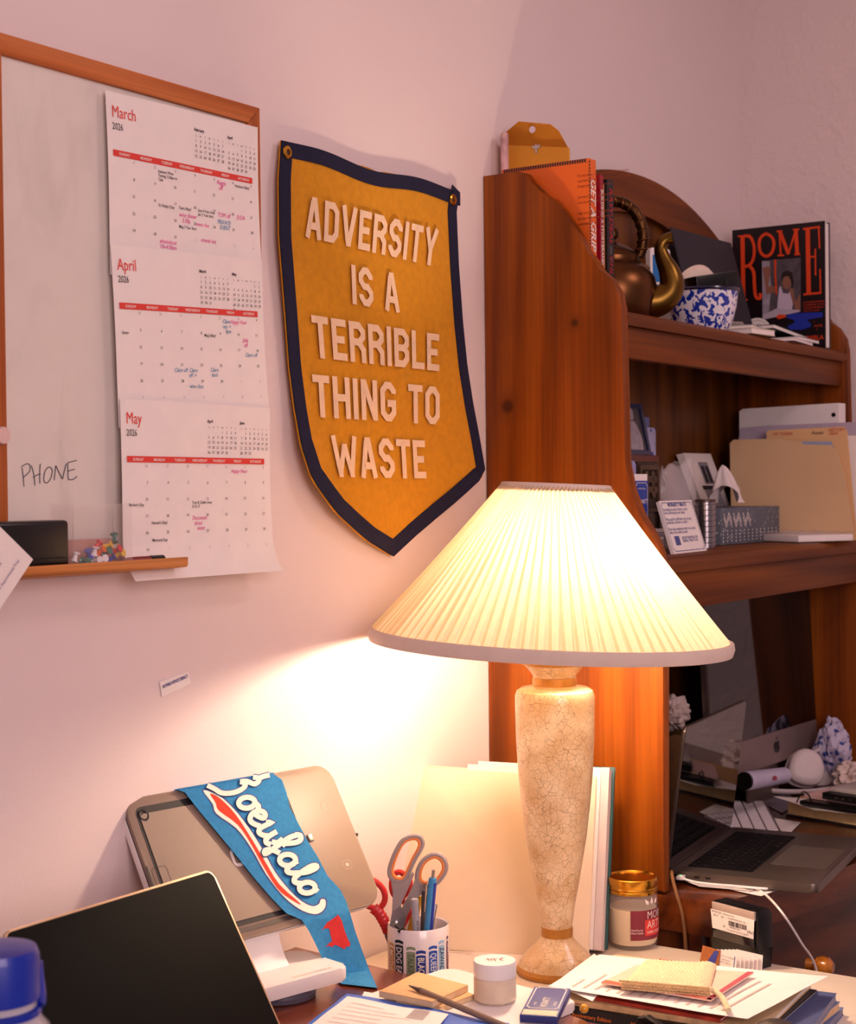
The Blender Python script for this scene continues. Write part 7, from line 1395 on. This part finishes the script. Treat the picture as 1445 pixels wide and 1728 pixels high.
put('lid_marks', b, mat('brown_marker', '8A4A3A', .7), ld_, smooth=0)
# matchbook style box on the case
m0, m1, m3 = P(877, 1712, Z=ZC+.009), P(941, 1716, Z=ZC+.009), P(897, 1664, Z=ZC+.009); fm = FrU(m0, m1-m0, m3-m0); mwid = (m1-m0).length; mhei = (m3-m0).dot(fm.y)
t = thing('matchbox', 'navy matchbox with cream frame lying on the white case by the lamp foot', 'matchbox', fm(mwid/2, mhei/2, -.009)); b = MB(); b.prism(rect(mwid, mhei), -.009, 0, fn=fm.c, bev=.0006); sl = put('sleeve', b, mat('navy_card', '3A4486', .5, var=.03), t)
b = MB(); b.prism(rect(mwid-.004, mhei*.16, .002, .002), 0, .0004, fn=fm.c); put('striker_strip', b, mat('cream_strip', 'E4D4B4', .7), sl)
b = MB(); e = .0035; y0 = mhei*.24; b.ribbon([(e*1.8, y0), (mwid-e*1.8, y0), (mwid-e*1.8, y0+e), (mwid-e, y0+e), (mwid-e, mhei-e*1.8), (mwid-e*1.8, mhei-e*1.8), (mwid-e*1.8, mhei-e), (e*1.8, mhei-e), (e*1.8, mhei-e*1.8), (e, mhei-e*1.8), (e, y0+e), (e*1.8, y0+e)], .0012, fm, closed=True, h=.0004)
fv = lambda x, y, h: fm(mwid/2-y+.004, y0+.006+x, h); b.text('MORIARTY', 0, 0, .0115, fv, sx=.62, h=.0004, bold=.01); b.text('MEATS', .006, .013, .0045, fv, sx=.8, h=.0004); b.text('BUFFALO', .006, -.010, .0045, fv, sx=.8, h=.0004); put('cover_print', b, LABELW, sl, smooth=0)
# ballpoint pen
pa, pb = P(690, 1663, Z=ZC+.0185), P(850, 1731, Z=ZC+.006); pd_ = (pb-pa).normalized(); t = thing('ballpoint_pen', 'clear ballpoint pen with black tip lying across the note pads', 'pen', pa)
PB_ = mat('pen_clear', '9A8070', .2, trans=.3, var=.05); b = MB(); b.tube([pa+pd_*.022, pb+pd_*.05], .0038, 8); put('barrel', b, PB_, t)
b = MB(); b.tube([pa+pd_*.004, pa+pd_*.022], [.0012, .0036], 12); put('tip_cone', b, mat('pen_tip', '4A3A34', .3), t); b = MB(); b.tube([pa, pa+pd_*.005], [.0005, .0013], 8); put('point', b, BLACKP, t)
b = MB(); b.tube([pa+pd_*.02, pa+pd_*.11], .0016, 6); b.bm.transform(Matrix.Translation(Vector((0, 0, .0022)))); put('ink_tube', b, BLACKP, t)
# mailer bag and label
mzz = ZC+.003
BLM = mat('blue_mailer', '2A62C4', .4, var=.15, vs=30); q4 = [(500, 1752), (586, 1682), (700, 1692), (960, 1762)]
t = thing('mailer', 'blue postal mailer with white address label in the front centre', 'mailer', P(640, 1725, Z=mzz)); q = [P(x, y, Z=mzz) for x, y in [(478, 1762), (586, 1679), (860, 1729), (820, 1800)]]
fnm = lambda u, v, h=0: (q[1].lerp(q[2], u)).lerp(q[0].lerp(q[3], u), v)+Vector((0, 0, h+.0035*(mnoise.noise(Vector((u*3, v*3, 5)))+.5)))
b = MB(); b.grid(lambda u, v: fnm(u, v), 16, 12, th=.0015); put('bag', b, BLM, t)
b = MB(); b.grid(lambda u, v: fnm(.04+.62*u, .10+.9*v, .003), 14, 10); lb = put('address_label', b, PAPER, t)
b = MB(); [b.grid(lambda u, v: fnm(.10+(.2+.25*((i*37) % 5)/5)*u, .2+.08*i+.008*v, .0036), 6, 1) for i in range(8)]; put('address_lines', b, mat('faint_print', 'C8B2AC', .8), lb, smooth=0)
b = MB(); [b.grid(lambda u, v: fnm(.46+.10*u, .12+.022*i+.009*v, .0036), 2, 1) for i in range(10)]; put('barcode', b, GREYINK, lb, smooth=0)
sheet('white sheet lying between the mailer and the tan note pads', [(615, 1674), (700, 1688), (800, 1722), (600, 1700)], ZC+.0015, seed=44, wob=.001)
# made-up bead standing in for a yellowish reflection by the desk corner
q = P(986, 1702, Z=ZB+.006); t = thing('reflection_bead', 'small made-up amber bead in place of a yellowish reflection at the brown desk corner', 'bead', q); b = MB(); bmesh.ops.create_uvsphere(b.bm, u_segments=16, v_segments=10, radius=.0055); b.bm.transform(Matrix.Translation((q.x, q.y, ZB+.006))); put('bead', b, mat('amber_reflection', 'E0A030', .1, coat=.5), t)
